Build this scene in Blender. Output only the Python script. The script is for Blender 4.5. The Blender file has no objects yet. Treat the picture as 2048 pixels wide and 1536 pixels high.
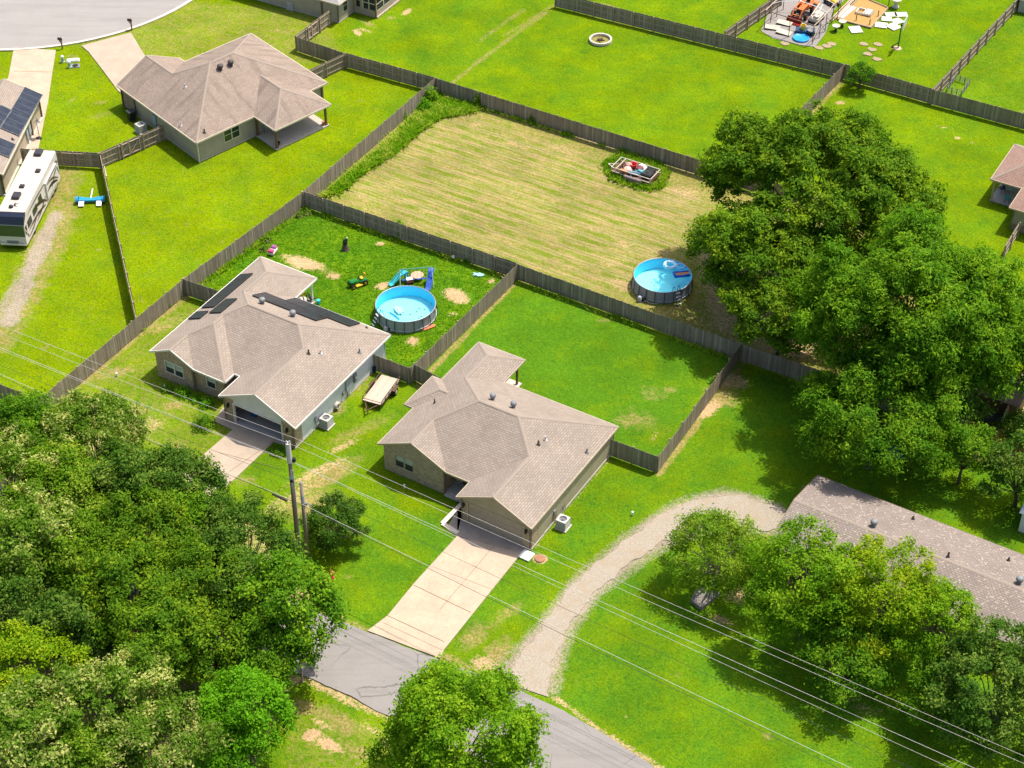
import bpy, math, random
import numpy as np
from mathutils import Vector, Matrix
rad = math.radians
random.seed(7)
SC = bpy.context.scene
COL = SC.collection
# ------------------------------------------------------------------ camera geometry (metres)
CF, CTH, CH = 3700.0, rad(39.5), 102.0
FW = np.array([0, math.cos(CTH), -math.sin(CTH)]); DN = np.array([0, -math.sin(CTH), -math.cos(CTH)])
def at(px, py, z=0.0):
    """point on the horizontal plane at height z that was surveyed at photo position px,py"""
    d = FW * CF + np.array([1, 0, 0]) * (px - 1024) + DN * (py - 768)
    s = (z - CH) / d[2]
    return Vector((d[0] * s, d[1] * s, z))
def ang(a, b): return math.atan2(b[1] - a[1], b[0] - a[0])
# ------------------------------------------------------------------ mesh builder
class MB:
    def __init__(s, T=None): s.v = []; s.f = []; s.m = []; s.uv = []; s.T = T
    def face(s, pts, m=0, uv=None):
        n = len(s.v)
        for p in pts: s.v.append(tuple(s.T(p)) if s.T else tuple(p))
        s.f.append(tuple(range(n, n + len(pts)))); s.m.append(m); s.uv.append(uv)
    def mesh(s, vs, fs, m=0):
        n = len(s.v)
        for p in vs: s.v.append(tuple(s.T(p)) if s.T else tuple(p))
        for f in fs: s.f.append(tuple(n + i for i in f)); s.m.append(m); s.uv.append(None)
    def hexa(s, P, m=0):
        s.mesh(P, [(3, 2, 1, 0), (4, 5, 6, 7), (0, 1, 5, 4), (1, 2, 6, 5), (2, 3, 7, 6), (3, 0, 4, 7)], m)
    def bx(s, x0, y0, z0, x1, y1, z1, m=0):
        s.hexa([(x0, y0, z0), (x1, y0, z0), (x1, y1, z0), (x0, y1, z0), (x0, y0, z1), (x1, y0, z1), (x1, y1, z1), (x0, y1, z1)], m)
    def box(s, c, d, rz=0, m=0, tilt=0, ch=0):
        M = Matrix.Translation(c) @ Matrix.Rotation(rz, 4, 'Z') @ Matrix.Rotation(tilt, 4, 'Y')
        x, y, z = d[0] / 2, d[1] / 2, d[2] / 2
        if ch:
            k = ch; P = []
            for zz, q in ((-z, k), (-z + k, 0), (z - k, 0), (z, k)):
                for a, b in ((-x + q, -y + q * 0 + k), (-x + k, -y + q), (x - k, -y + q), (x - q, -y + k), (x - q, y - k), (x - k, y - q), (-x + k, y - q), (-x + q, y - k)):
                    P.append(M @ Vector((a, b, zz)))
            F = [tuple(range(7, -1, -1)), tuple(range(24, 32))]
            for r in range(3):
                for i in range(8): F.append((r * 8 + i, r * 8 + (i + 1) % 8, r * 8 + 8 + (i + 1) % 8, r * 8 + 8 + i))
            s.mesh(P, F, m); return
        s.hexa([M @ Vector(p) for p in ((-x, -y, -z), (x, -y, -z), (x, y, -z), (-x, y, -z), (-x, -y, z), (x, -y, z), (x, y, z), (-x, y, z))], m)
    def beam(s, p, q, w, h=None, m=0, up=(0, 0, 1)):
        h = h or w; p = Vector(p); q = Vector(q); d = (q - p).normalized(); u = Vector(up)
        if abs(d.dot(u)) > .98: u = Vector((1, 0, 0))
        a = d.cross(u).normalized() * (w / 2); b = a.cross(d).normalized() * (h / 2)
        s.hexa([p - a - b, p + a - b, q + a - b, q - a - b, p - a + b, p + a + b, q + a + b, q - a + b], m)
    def tube(s, pts, r, n=8, m=0, cap=True, closed=False):
        pts = [Vector(p) for p in pts]; k = len(pts); rs = r if isinstance(r, (list, tuple)) else [r] * k
        V = []; ref = None
        for i, p in enumerate(pts):
            a = pts[(i - 1) % k] if (closed or i > 0) else p; b = pts[(i + 1) % k] if (closed or i < k - 1) else p
            d = (b - a).normalized()
            if ref is None:
                ref = Vector((0, 0, 1)) if abs(d.z) < .9 else Vector((1, 0, 0))
            u = (ref - d * ref.dot(d)).normalized(); w = d.cross(u); ref = u
            for j in range(n):
                t = 2 * math.pi * j / n; V.append(p + (u * math.cos(t) + w * math.sin(t)) * rs[i])
        F = []
        for i in range(k if closed else k - 1):
            for j in range(n):
                F.append((i * n + j, i * n + (j + 1) % n, ((i + 1) % k) * n + (j + 1) % n, ((i + 1) % k) * n + j))
        if cap and not closed: F += [tuple(range(n - 1, -1, -1)), tuple(range((k - 1) * n, k * n))]
        s.mesh(V, F, m)
    def lathe(s, prof, n=16, c=(0, 0, 0), m=0, cap=True, M=None):
        V = []; F = []; k = len(prof)
        for r, z in prof:
            for j in range(n):
                t = 2 * math.pi * j / n; p = Vector((r * math.cos(t), r * math.sin(t), z))
                if M: p = M @ p
                V.append(p + Vector(c))
        for i in range(k - 1):
            for j in range(n): F.append((i * n + j, i * n + (j + 1) % n, (i + 1) * n + (j + 1) % n, (i + 1) * n + j))
        if cap: F += [tuple(range(n - 1, -1, -1)), tuple(range((k - 1) * n, k * n))]
        s.mesh(V, F, m)
    def sphere(s, c, r, n=12, m=0, sz=1.0):
        k = max(4, n // 2); s.lathe([(max(.002, r * math.sin(math.pi * i / k)), -r * sz * math.cos(math.pi * i / k)) for i in range(k + 1)], n, c, m)
    def prism(s, poly, z0, z1, m=0):
        A = sum(poly[i][0] * poly[(i + 1) % len(poly)][1] - poly[(i + 1) % len(poly)][0] * poly[i][1] for i in range(len(poly)))
        if A < 0: poly = poly[::-1]
        n = len(poly)
        s.mesh([(p[0], p[1], z0) for p in poly] + [(p[0], p[1], z1) for p in poly],
               [tuple(range(n - 1, -1, -1)), tuple(range(n, 2 * n))] + [(i, (i + 1) % n, n + (i + 1) % n, n + i) for i in range(n)], m)
    def build(s, name, mats, parent=None, smooth=False, loc=None, rz=0, kind=None):
        me = bpy.data.meshes.new(name); me.from_pydata(s.v, [], s.f)
        mats = mats if isinstance(mats, (list, tuple)) else [mats]
        for x in mats: me.materials.append(x)
        if len(mats) > 1: me.polygons.foreach_set('material_index', s.m)
        if any(u is not None for u in s.uv):
            L = me.uv_layers.new(name='UVMap'); dat = []
            for f, u in zip(s.f, s.uv):
                for i in range(len(f)): dat += list(u[i]) if u else [0, 0]
            L.data.foreach_set('uv', dat)
        if smooth: me.polygons.foreach_set('use_smooth', [True] * len(me.polygons))
        me.update()
        return link(name, me, parent, loc, rz, kind)
def link(name, me, parent=None, loc=None, rz=0, kind=None):
    o = bpy.data.objects.new(name, me); COL.objects.link(o)
    if parent: o.parent = parent
    if loc is not None: o.location = loc
    if rz: o.rotation_euler = (0, 0, rz)
    if kind: o['kind'] = kind
    return o
def tag(o, label, cat, group=None, kind=None):
    o['label'] = label; o['category'] = cat
    if group: o['group'] = group
    if kind: o['kind'] = kind
    return o
def thing(name, label, cat, loc=(0, 0, 0), rz=0, group=None):
    o = bpy.data.objects.new(name, None); COL.objects.link(o); o.location = loc; o.rotation_euler = (0, 0, rz)
    o.empty_display_size = .3
    return tag(o, label, cat, group)
def copy_thing(o, loc, rz, label, parent=None):
    c = o.copy(); COL.objects.link(c); c.parent = parent
    if parent is None: c.location = loc; c.rotation_euler = (0, 0, rz); c['label'] = label
    for ch in list(o.children): copy_thing(ch, None, 0, None, c)
    return c
def ground_thing(name, label, cat, px, py, rz=0, z=0, group=None): return thing(name, label, cat, at(px, py, z), rz, group)
# ------------------------------------------------------------------ materials
class NT:
    def __init__(s, name):
        s.m = bpy.data.materials.new(name); s.m.use_nodes = True; s.t = s.m.node_tree; s.t.nodes.clear()
        s.out = s.n('ShaderNodeOutputMaterial')
    def n(s, t, **k):
        x = s.t.nodes.new(t)
        for a, b in k.items(): setattr(x, a, b)
        return x
    def l(s, a, b): s.t.links.new(a, b)
    def put(s, sock, v):
        if hasattr(v, 'is_output'): s.l(v, sock)
        else: sock.default_value = v if not (isinstance(v, tuple) and len(v) == 3 and sock.type == 'RGBA') else (*v, 1)
    def math(s, op, a, b=None, c=None, clamp=False):
        x = s.n('ShaderNodeMath', operation=op, use_clamp=clamp)
        for i, v in enumerate((a, b, c)):
            if v is not None: s.put(x.inputs[i], v)
        return x.outputs[0]
    def mix(s, f, a, b, mode='MIX'):
        x = s.n('ShaderNodeMix', data_type='RGBA', blend_type=mode)
        s.put(x.inputs[0], f); s.put(x.inputs[6], a); s.put(x.inputs[7], b); return x.outputs[2]
    def noise(s, vec, scale, detail=3, rough=.55, dist=0):
        x = s.n('ShaderNodeTexNoise'); x.inputs['Scale'].default_value = scale; x.inputs['Detail'].default_value = detail
        x.inputs['Roughness'].default_value = rough; x.inputs['Distortion'].default_value = dist
        if vec is not None: s.l(vec, x.inputs['Vector'])
        return x.outputs['Fac']
    def mapr(s, v, a, b, c=0.0, d=1.0):
        x = s.n('ShaderNodeMapRange'); s.put(x.inputs[0], v)
        for i, q in enumerate((a, b, c, d)): x.inputs[i + 1].default_value = q
        return x.outputs[0]
    def coord(s, which='Object', scale=None, rot=None):
        c = s.n('ShaderNodeTexCoord').outputs[which]
        if scale or rot:
            m = s.n('ShaderNodeMapping'); s.l(c, m.inputs[0])
            if scale: m.inputs['Scale'].default_value = scale
            if rot: m.inputs['Rotation'].default_value = rot
            c = m.outputs[0]
        return c
    def bump(s, h, st=.4, dist=.05):
        x = s.n('ShaderNodeBump'); x.inputs['Strength'].default_value = st; x.inputs['Distance'].default_value = dist; s.l(h, x.inputs['Height']); return x.outputs[0]
    def bsdf(s, col, rough=.8, metal=0.0, spec=.3, normal=None, alpha=None, **k):
        b = s.n('ShaderNodeBsdfPrincipled'); s.put(b.inputs['Base Color'], col); s.put(b.inputs['Roughness'], rough)
        b.inputs['Metallic'].default_value = metal; b.inputs['Specular IOR Level'].default_value = spec
        if normal is not None: s.l(normal, b.inputs['Normal'])
        for a, v in k.items(): s.put(b.inputs[a.replace('_', ' ')], v)
        s.l(b.outputs[0], s.out.inputs[0]); return b
_MC = {}
def M(name, col, rough=.75, var=.25, scale=3.0, metal=0.0, spec=.3, bump=.15, stretch=None, isl=0.0):
    """a surface of one colour with uneven wear: two noises, small bump"""
    if name in _MC: return _MC[name]
    t = NT(name); c = t.coord('Object', stretch)
    a = t.noise(c, scale, 5, .65); b = t.noise(c, scale * 9, 2, .6)
    f = t.math('ADD', t.math('MULTIPLY', a, .65), t.math('MULTIPLY', b, .35))
    f = t.mapr(f, .3, .7)
    lo = tuple(x * (1 - var) for x in col); hi = tuple(min(.95, x * (1 + var * .7)) for x in col)
    cc = t.mix(f, lo, hi)
    if isl:
        g = t.n('ShaderNodeNewGeometry').outputs['Random Per Island']
        cc = t.mix(1.0, cc, t.mix(g, (1 - isl,) * 3, (1 + isl * .4,) * 3), 'MULTIPLY')
    t.bsdf(cc, t.mapr(a, .2, .8, max(.05, rough - .12), min(1, rough + .1)), metal, spec, t.bump(b, bump, .02))
    _MC[name] = t.m; return t.m
def shingle_mat(name, base, dark, speck=0.0, streak=0.0, tabs=.4, course=.19, blotch=.1):
    t = NT(name); uv = t.n('ShaderNodeUVMap').outputs[0]
    br = t.n('ShaderNodeTexBrick'); t.l(uv, br.inputs['Vector'])
    br.offset = .5; br.inputs['Scale'].default_value = 1.0; br.inputs['Brick Width'].default_value = tabs; br.inputs['Row Height'].default_value = course
    br.inputs['Mortar Size'].default_value = .026; br.inputs['Mortar Smooth'].default_value = .2; br.inputs['Bias'].default_value = -.1
    br.inputs['Color1'].default_value = (*base, 1); br.inputs['Color2'].default_value = (*[x * .8 for x in base], 1); br.inputs['Mortar'].default_value = (*dark, 1)
    big = t.noise(uv, .35, 4, .6); fine = t.noise(uv, 22, 2, .7)
    v = t.mapr(big, .3, .7, 1 - blotch, 1 + blotch); v = t.math('MULTIPLY', v, t.mapr(fine, .25, .75, .88, 1.1))
    g = t.n('ShaderNodeCombineColor'); [t.l(v, g.inputs[i]) for i in range(3)]
    col = t.mix(1.0, br.outputs['Color'], g.outputs[0], 'MULTIPLY')
    tint = t.noise(uv, 5.5, 1, .5)
    col = t.mix(t.mapr(tint, .52, .75, 0, .35), col, tuple(min(.9, x * f) for x, f in zip(base, (1.12, .93, .9))))
    if streak:
        m = t.n('ShaderNodeMapping'); m.inputs['Scale'].default_value = (1.1, .16, 1); t.l(uv, m.inputs[0])
        st = t.noise(m.outputs[0], 1.0, 4, .6)
        col = t.mix(t.mapr(st, .5, .68, 0, streak), col, tuple(x * .42 for x in base))
    if speck:
        b2 = t.n('ShaderNodeTexBrick'); t.l(uv, b2.inputs['Vector']); b2.inputs['Scale'].default_value = 1.0
        b2.inputs['Brick Width'].default_value = tabs * .5; b2.inputs['Row Height'].default_value = course * .8
        b2.inputs['Color1'].default_value = (0, 0, 0, 1); b2.inputs['Color2'].default_value = (1, 1, 1, 1); b2.inputs['Mortar'].default_value = (0, 0, 0, 1); b2.inputs['Bias'].default_value = -.45
        col = t.mix(t.mapr(b2.outputs['Color'], .4, .52, 0, speck), col, (.5, .43, .36))
    t.bsdf(col, .92, 0, .15, t.bump(br.outputs['Fac'], -.35, .02))
    return t.m
def brick_mat(name, c1, c2, mortar):
    t = NT(name); uv = t.n('ShaderNodeUVMap').outputs[0]
    br = t.n('ShaderNodeTexBrick'); t.l(uv, br.inputs['Vector']); br.inputs['Scale'].default_value = 1.0
    br.inputs['Brick Width'].default_value = .24; br.inputs['Row Height'].default_value = .085; br.inputs['Mortar Size'].default_value = .008
    br.inputs['Color1'].default_value = (*c1, 1); br.inputs['Color2'].default_value = (*c2, 1); br.inputs['Mortar'].default_value = (*mortar, 1)
    n = t.noise(uv, 2.3, 4, .7); n2 = t.noise(uv, 9, 2, .6)
    col = t.mix(t.mapr(n2, .5, .72), br.outputs['Color'], tuple(x * .45 for x in c2)); col = t.mix(t.mapr(n, .45, .75, 0, .5), col, mortar)
    t.bsdf(col, .9, 0, .15, t.bump(br.outputs['Fac'], -.4, .015)); return t.m
def siding_mat(name, col, lap=.18):
    t = NT(name); c = t.coord('Object'); s = t.n('ShaderNodeSeparateXYZ'); t.l(c, s.inputs[0])
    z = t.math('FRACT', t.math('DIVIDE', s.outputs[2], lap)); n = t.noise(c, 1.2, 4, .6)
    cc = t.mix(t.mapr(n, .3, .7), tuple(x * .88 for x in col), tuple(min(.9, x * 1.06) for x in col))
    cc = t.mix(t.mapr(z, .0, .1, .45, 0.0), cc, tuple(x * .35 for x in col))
    t.bsdf(cc, .7, 0, .3, t.bump(z, .3, .02)); return t.m
def leaf_mat(name, c1, c2, tip=None, trans=.4):
    t = NT(name); g = t.n('ShaderNodeNewGeometry').outputs['Random Per Island']
    oi = t.n('ShaderNodeObjectInfo').outputs['Random']; n = t.noise(t.coord('Object'), .45, 3, .6)
    f = t.math('ADD', t.math('MULTIPLY', g, .55), t.math('MULTIPLY', t.mapr(n, .3, .7), .45))
    col = t.mix(f, c1, c2)
    if tip:
        col = t.mix(t.math('MULTIPLY', t.mapr(n, .45, .62), t.mapr(g, .25, .6)), col, tip)
    col = t.mix(t.math('MULTIPLY', oi, .25), col, tuple(x * .8 for x in c1))
    d = t.n('ShaderNodeBsdfPrincipled'); t.l(col, d.inputs['Base Color']); d.inputs['Roughness'].default_value = .7; d.inputs['Specular IOR Level'].default_value = .08
    tr = t.n('ShaderNodeBsdfTranslucent'); c2n = t.mix(1.0, col, (1.15, 1.2, .5), 'MULTIPLY'); t.l(c2n, tr.inputs[0])
    mx = t.n('ShaderNodeMixShader'); mx.inputs[0].default_value = trans; t.l(d.outputs[0], mx.inputs[1]); t.l(tr.outputs[0], mx.inputs[2]); t.l(mx.outputs[0], t.out.inputs[0])
    return t.m
def glass_mat(name, col, rough=.08):
    t = NT(name); n = t.noise(t.coord('Object'), 1.4, 2)
    t.bsdf(t.mix(n, tuple(x * .7 for x in col), tuple(x * 1.2 for x in col)), rough, 0, .8); return t.m
# ------------------------------------------------------------------ camera, light, sky
cam = bpy.data.cameras.new('camera'); co = bpy.data.objects.new('camera', cam); COL.objects.link(co)
co.location = (0, 0, CH); co.rotation_euler = (math.pi / 2 - CTH, 0, 0)
cam.sensor_width = 36; cam.lens = CF / 2048 * 36; cam.clip_start = 1; cam.clip_end = 6000; SC.camera = co
SUN_AZ, SUN_EL = rad(33), rad(65)
sl = bpy.data.lights.new('sun', 'SUN'); sl.energy = 4.3; sl.angle = rad(.55); sl.color = (1, .94, .835)
so = bpy.data.objects.new('sun', sl); COL.objects.link(so)
sd = Vector((-math.cos(SUN_AZ) * math.cos(SUN_EL), -math.sin(SUN_AZ) * math.cos(SUN_EL), -math.sin(SUN_EL)))
so.rotation_euler = sd.to_track_quat('-Z', 'Y').to_euler()
w = bpy.data.worlds.new('World'); SC.world = w; w.use_nodes = True
wt = w.node_tree; sky = wt.nodes.new('ShaderNodeTexSky'); sky.sky_type = 'NISHITA'; sky.sun_disc = False
sky.sun_elevation = SUN_EL; sky.sun_rotation = math.pi / 2 - SUN_AZ; sky.air_density = .9; sky.dust_density = 3.5
wt.links.new(sky.outputs[0], wt.nodes['Background'].inputs[0]); wt.nodes['Background'].inputs[1].default_value = .15
SC.view_settings.view_transform = 'Standard'; SC.view_settings.look = 'None'; SC.view_settings.exposure = 0.6; SC.view_settings.gamma = 1
# ------------------------------------------------------------------ fence corner points (surveyed at the top of the boards)
def ft(x, y): return at(x, y, 1.83)
A1, A2, A3, A0 = ft(366, 557), ft(605, 383), ft(870, 155), ft(78, 797)
B1, B2, C1, C2 = ft(1035, 527), ft(1482, 687), ft(820, 735), ft(1316, 912)
R1 = ft(1688, 128)
# ------------------------------------------------------------------ ground
rng = np.random.default_rng(11)
def inpoly(X, Y, P):
    r = np.zeros(X.shape, bool); n = len(P)
    for i in range(n):
        x1, y1 = P[i][0], P[i][1]; x2, y2 = P[(i + 1) % n][0], P[(i + 1) % n][1]
        c = ((y1 > Y) != (y2 > Y)); 
        with np.errstate(divide='ignore', invalid='ignore'): r ^= c & (X < (x2 - x1) * (Y - y1) / (y2 - y1 + 1e-12) + x1)
    return r
gx = np.concatenate([[-2500, -600, -150], np.arange(-66, 66.1, .3), [150, 600, 2500]]); gy = np.concatenate([[-2500, -500, 0, 50], np.arange(74, 206, .3), [260, 600, 2500, 6000]])
GX, GY = np.meshgrid(gx, gy)
Zn = np.zeros(GX.shape + (4,), np.float32); Zn[..., 0] = .5; ROW = np.zeros(GX.shape, np.float32)
g = lambda *p: [at(*q) for q in p]
# broad tone of each yard: 0 yellow, 1 dry straw, 2 bare earth, 3 gravel
for P, val in (
    (g((-80, 60), (700, -60), (830, 170), (380, 590), (60, 830), (-200, 900)), (.8, .2, 0, 0)),
    (g((150, 90), (330, 0), (640, 20), (690, 130), (300, 120)), (.75, .45, .05, 0)),
    ([A0, A1, at(470, 600), at(540, 900), at(380, 980), at(250, 900), at(100, 850)], (.6, .36, .06, 0)),
    (g((560, 1000), (900, 700), (850, 800), (700, 960), (660, 1220), (560, 1150)), (.45, .1, 0, 0)),
    ([A3, ft(1150, -60), R1, ft(1600, 222), ft(1400, 318)], (.55, .04, 0, 0)),
    (g((690, 20), (1080, -40), (960, 170), (880, 150), (690, 100)), (.5, .14, 0, 0)),
    ([R1, ft(1590, 228), ft(1500, 350), ft(1900, 500), ft(2080, 560), ft(2080, 235)], (.55, .1, 0, 0)),
    ([ft(1100, -30), R1, ft(1865, 177), ft(2050, -30)], (.5, .05, 0, 0)),
    ([ft(1865, 177), ft(2035, -5), ft(2200, 0), ft(2150, 250)], (.42, .2, 0, 0)),
    ([A1, A2, B1, C1, at(640, 760)], (.3, .03, 0, 0)),
    ([B1, B2, C2, C1], (.12, .03, 0, 0)),
    (g((1240, 900), (1480, 740), (1640, 770), (1640, 1000), (1480, 990), (1300, 1010), (1160, 1120), (900, 1320), (640, 1220), (760, 1000), (1100, 1090)), (.3, .05, 0, 0)),
    (g((1110, 1370), (1180, 1190), (1320, 1090), (1700, 1200), (2060, 1400), (2060, 1560), (1350, 1560)), (.28, .04, 0, 0)),
    (g((560, 1370), (760, 1440), (1000, 1560), (560, 1580)), (.55, .36, .08, 0)),
    (g((1480, 740), (1690, 790), (2060, 890), (2060, 1120), (1630, 950), (1500, 800)), (.25, .05, 0, 0)),
    ([A2, A3, ft(1400, 318), ft(1900, 475), ft(1900, 830), B2, B1], (.72, .74, .12, 0)),
    (g((1380, 480), (1700, 560), (1640, 730), (1420, 660)), (.3, .55, .6, 0))):
    Zn[inpoly(GX, GY, P)] = val
Zn[inpoly(GX, GY, g((-60, 830), (70, 820), (300, 900), (440, 990), (560, 1060), (640, 1200), (600, 1340), (520, 1560), (-100, 1600)))] = (.3, .25, .5, 0)
ROW[inpoly(GX, GY, g((690, 385), (900, 215), (1420, 400), (1380, 500), (1240, 590), (1040, 540)))] = 1
def blur(a, k):
    for _ in range(k):
        a[1:-1] = (a[:-2] + a[1:-1] * 2 + a[2:]) / 4; a[:, 1:-1] = (a[:, :-2] + a[:, 1:-1] * 2 + a[:, 2:]) / 4
    return a
blur(ROW, 14)
sharp = Zn.copy(); blur(Zn, 5)
def fbm(X, Y, s, seed):
    r = np.random.default_rng(seed); o = np.zeros(X.shape)
    for k in range(14):
        a = r.uniform(0, 6.28); f = s * 2 ** r.uniform(-.6, 2.2); o += np.sin((X * math.cos(a) + Y * math.sin(a)) * f + r.uniform(0, 6.28)) / (f / s) ** .6
    return o / 4.2
NB = fbm(GX, GY, .9, 3); NB2 = fbm(GX, GY, 2.4, 9)
def blob(px, py, rx, ry, a, ch, v, soft=.6, add=True):
    c = at(px, py); a = rad(a); dx, dy = GX - c.x, GY - c.y
    u = (dx * math.cos(a) + dy * math.sin(a)) / rx; q = (-dx * math.sin(a) + dy * math.cos(a)) / ry
    d = np.sqrt(u * u + q * q) + NB * .22 + NB2 * .14; k = np.clip((1 + soft - d) / (2 * soft), 0, 1) * v
    Zn[..., ch] = np.maximum(Zn[..., ch], k) if v > 0 else np.clip(Zn[..., ch] + k, 0, 1)
def line(pts, wd, ch, v, soft=.5):
    for (x1, y1), (x2, y2) in zip(pts, pts[1:]):
        a, b = at(x1, y1), at(x2, y2); d = b - a; L2 = d.x ** 2 + d.y ** 2
        t = np.clip(((GX - a.x) * d.x + (GY - a.y) * d.y) / L2, 0, 1)
        dist = np.hypot(GX - a.x - t * d.x, GY - a.y - t * d.y) / wd + NB * .25 + NB2 * .2
        Zn[..., ch] = np.maximum(Zn[..., ch], np.clip((1 + soft - dist) / (2 * soft), 0, 1) * v)
# bare and dry patches
for a in ((620, 530, 3.0, 1.0, -30, 2, .85), (665, 553, .9, .6, -20, 2, .8), (911, 592, 1.3, .95, -35, 2, .85), (823, 682, .7, .7, 0, 2, .85), (760, 487, .6, .4, 0, 2, .9), (1000, 548, .8, .8, 60, 2, .9), (983, 562, .5, .4, 0, 2, .8), (905, 628, .6, .4, 0, 2, .7), (765, 572, .7, .5, 40, 2, .8),
          (1290, 845, 1.6, 2.4, 60, 1, .45), (1262, 838, 1.3, .9, 20, 1, .6), (1310, 790, 1.0, 1.6, 60, 1, .42), (1308, 872, .35, 1.2, -28, 2, .5), (1340, 778, .6, .5, 0, 1, .6), (1208, 640, .7, .3, 0, 1, .6), (1415, 820, 1.6, .9, 50, 2, .75), (1440, 795, 1.4, 1.3, 0, 1, .8), (1470, 760, 1.8, 1.2, -30, 2, .6),
          (940, 240, 2.5, 1.5, -20, 1, .9), (985, 265, 2.6, .8, -30, 2, .45), (960, 250, 1.5, .8, -20, 2, .6), (1040, 290, 3, .7, -30, 2, .55), (1130, 300, 3, .8, -30, 2, .5), (1230, 355, 2.2, 1.2, -30, 1, .95), (1330, 420, 3.5, 1.8, -35, 1, .95), (1270, 490, 3.0, 1.6, -30, 2, .55), (1240, 520, 2.5, 1.0, 30, 2, .5), (1250, 570, 1.6, 1, -30, 2, .6), (740, 380, .7, 5, -28, 1, .95), (830, 300, .9, 4, -28, 1, .9),
          (1360, 390, 2.5, 1.6, -20, 2, .6), (1520, 690, 3, 1.4, -20, 2, .6), (1590, 700, 3, 1.2, -20, 2, .7), (1990, 890, 2, 2.2, 0, 2, .9), (2030, 820, 1.6, 2, 0, 2, .8), (1930, 820, 4, 2, 0, 2, .6), (1445, 1240, 1.4, .7, -30, 2, .6), (1480, 1190, 1.2, 1.4, -30, 2, .75), (1700, 1400, 3, 1.0, -30, 2, .4),
          (640, 940, .7, 3.4, -55, 2, .58), (600, 985, .9, 1.6, -40, 2, .5), (560, 1010, 1.0, 1.8, -40, 2, .5), (690, 890, .45, 2.0, -50, 2, .6), (660, 950, 1.0, 3, -50, 1, .9), (620, 1010, 1.6, 2, -40, 1, .8), (720, 860, .8, 3, -55, 1, .6), (690, 770, 2, 1.6, 0, 1, .55), (675, 810, .8, 1.2, 0, 1, .8),
          (160, 800, 1.4, .7, 30, 1, .9), (240, 820, 2.4, .9, 0, 1, .85), (300, 850, 1.4, 1.2, 0, 2, .5), (350, 810, .9, .7, 0, 1, .9), (230, 745, 2.8, .6, 20, 1, .85), (330, 650, 1.8, .8, 40, 1, .8), (380, 640, .7, 1.2, -30, 2, .45), (360, 890, .7, .9, 0, 1, .8), (490, 960, 1.2, .9, 0, 1, .6), (1375, 1082, .01, .01, 0, 2, .1),
          (620, 1470, .7, .5, 30, 2, 1), (660, 1490, 1.4, .5, -30, 2, .8), (640, 1445, .9, .2, -30, 2, .8), (745, 1460, 1.3, .5, -30, 2, .7), (600, 1415, 1.2, .7, -20, 1, .9), (690, 1450, 2.5, .7, -30, 1, .85), (715, 1500, 1.6, .6, -30, 1, .8), (780, 1490, 1.5, .5, -35, 2, .8), (590, 1360, .9, .5, 20, 2, .8),
          (715, 65, .9, .35, -60, 2, .9), (735, 45, 1.4, .4, -50, 1, .8), (730, 60, 1.2, .3, -30, 2, .6), (780, 35, .5, .4, 0, 1, .8), (815, 22, .4, .9, -30, 2, .7), (1220, 12, 2.2, .4, -30, 2, .5), (1145, 18, 1, .4, -20, 1, .6), (1275, 52, 1.4, .3, -30, 2, .4),
          (1890, 255, .9, .15, -20, 2, .8), (1915, 275, .4, .3, 0, 2, .7), (1945, 285, .3, .3, 0, 2, .6), (1680, 205, .7, .6, -10, 2, .7), (1660, 185, .5, 1.6, -30, 2, .5), (1255, 1130, .01, .01, 0, 2, .1), (1254, 1434, .28, .2, 0, 2, .9), (1080, 1117, .55, .45, 0, 2, 1), (1380, 1040, 2.5, 1, -30, 1, .5), (1350, 1350, .6, .3, -30, 1, .4), (1140, 800, .01, .01, 0, 1, .1),
          (950, 1270, .9, 1.6, -35, 1, .7), (1010, 1230, .7, 2.2, -40, 1, .55), (900, 1320, 1.6, .5, -30, 1, .8), (975, 1330, 1.4, 1.0, -30, 2, .7), (1000, 1300, 1, 1.6, -35, 1, .9), (200, 230, 1.4, .9, 30, 1, .6), (200, 205, 1, .5, 30, 1, .55), (145, 112, .8, .4, 0, 1, .8), (1630, 60, .01, .01, 0, 2, .1), (500, 120, 1, .4, 0, 1, .7), (560, 60, 1.4, .5, -20, 1, .7), (430, 60, 2.2, .8, -20, 1, .6), (350, 75, 1.2, .8, 0, 1, .5), (480, 30, 1.4, .6, 0, 1, .5)):
    blob(*a)
GL_ = ((962, 1352), (1010, 1325), (1082, 1240), (1150, 1152), (1262, 1062), (1345, 1006), (1430, 980), (1500, 985), (1575, 1012)); GR_ = ((1130, 1400), (1112, 1368), (1140, 1270), (1200, 1190), (1300, 1112), (1390, 1072), (1450, 1062), (1520, 1075), (1560, 1062))
gp = np.zeros(GX.shape, np.float32); gp[inpoly(GX, GY, g(*GL_, *GR_[::-1]))] = 1; blur(gp, 5); Zn[..., 3] = np.maximum(Zn[..., 3], np.clip(gp * (1 + NB * .12 + NB2 * .1), 0, 1) * .9)
line([(20, 640), (60, 540), (110, 430)], .9, 3, .75); line([(0, 620), (40, 560)], .9, 3, .6); line([(120, 350), (125, 430), (60, 560), (0, 680)], 1.8, 1, .7)
line([(1090, 25), (960, 120), (905, 165)], .35, 1, .6); line([(1045, 20), (960, 80)], .4, 1, .5); line([(1110, 8), (1010, 70)], .3, 1, .5)
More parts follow.
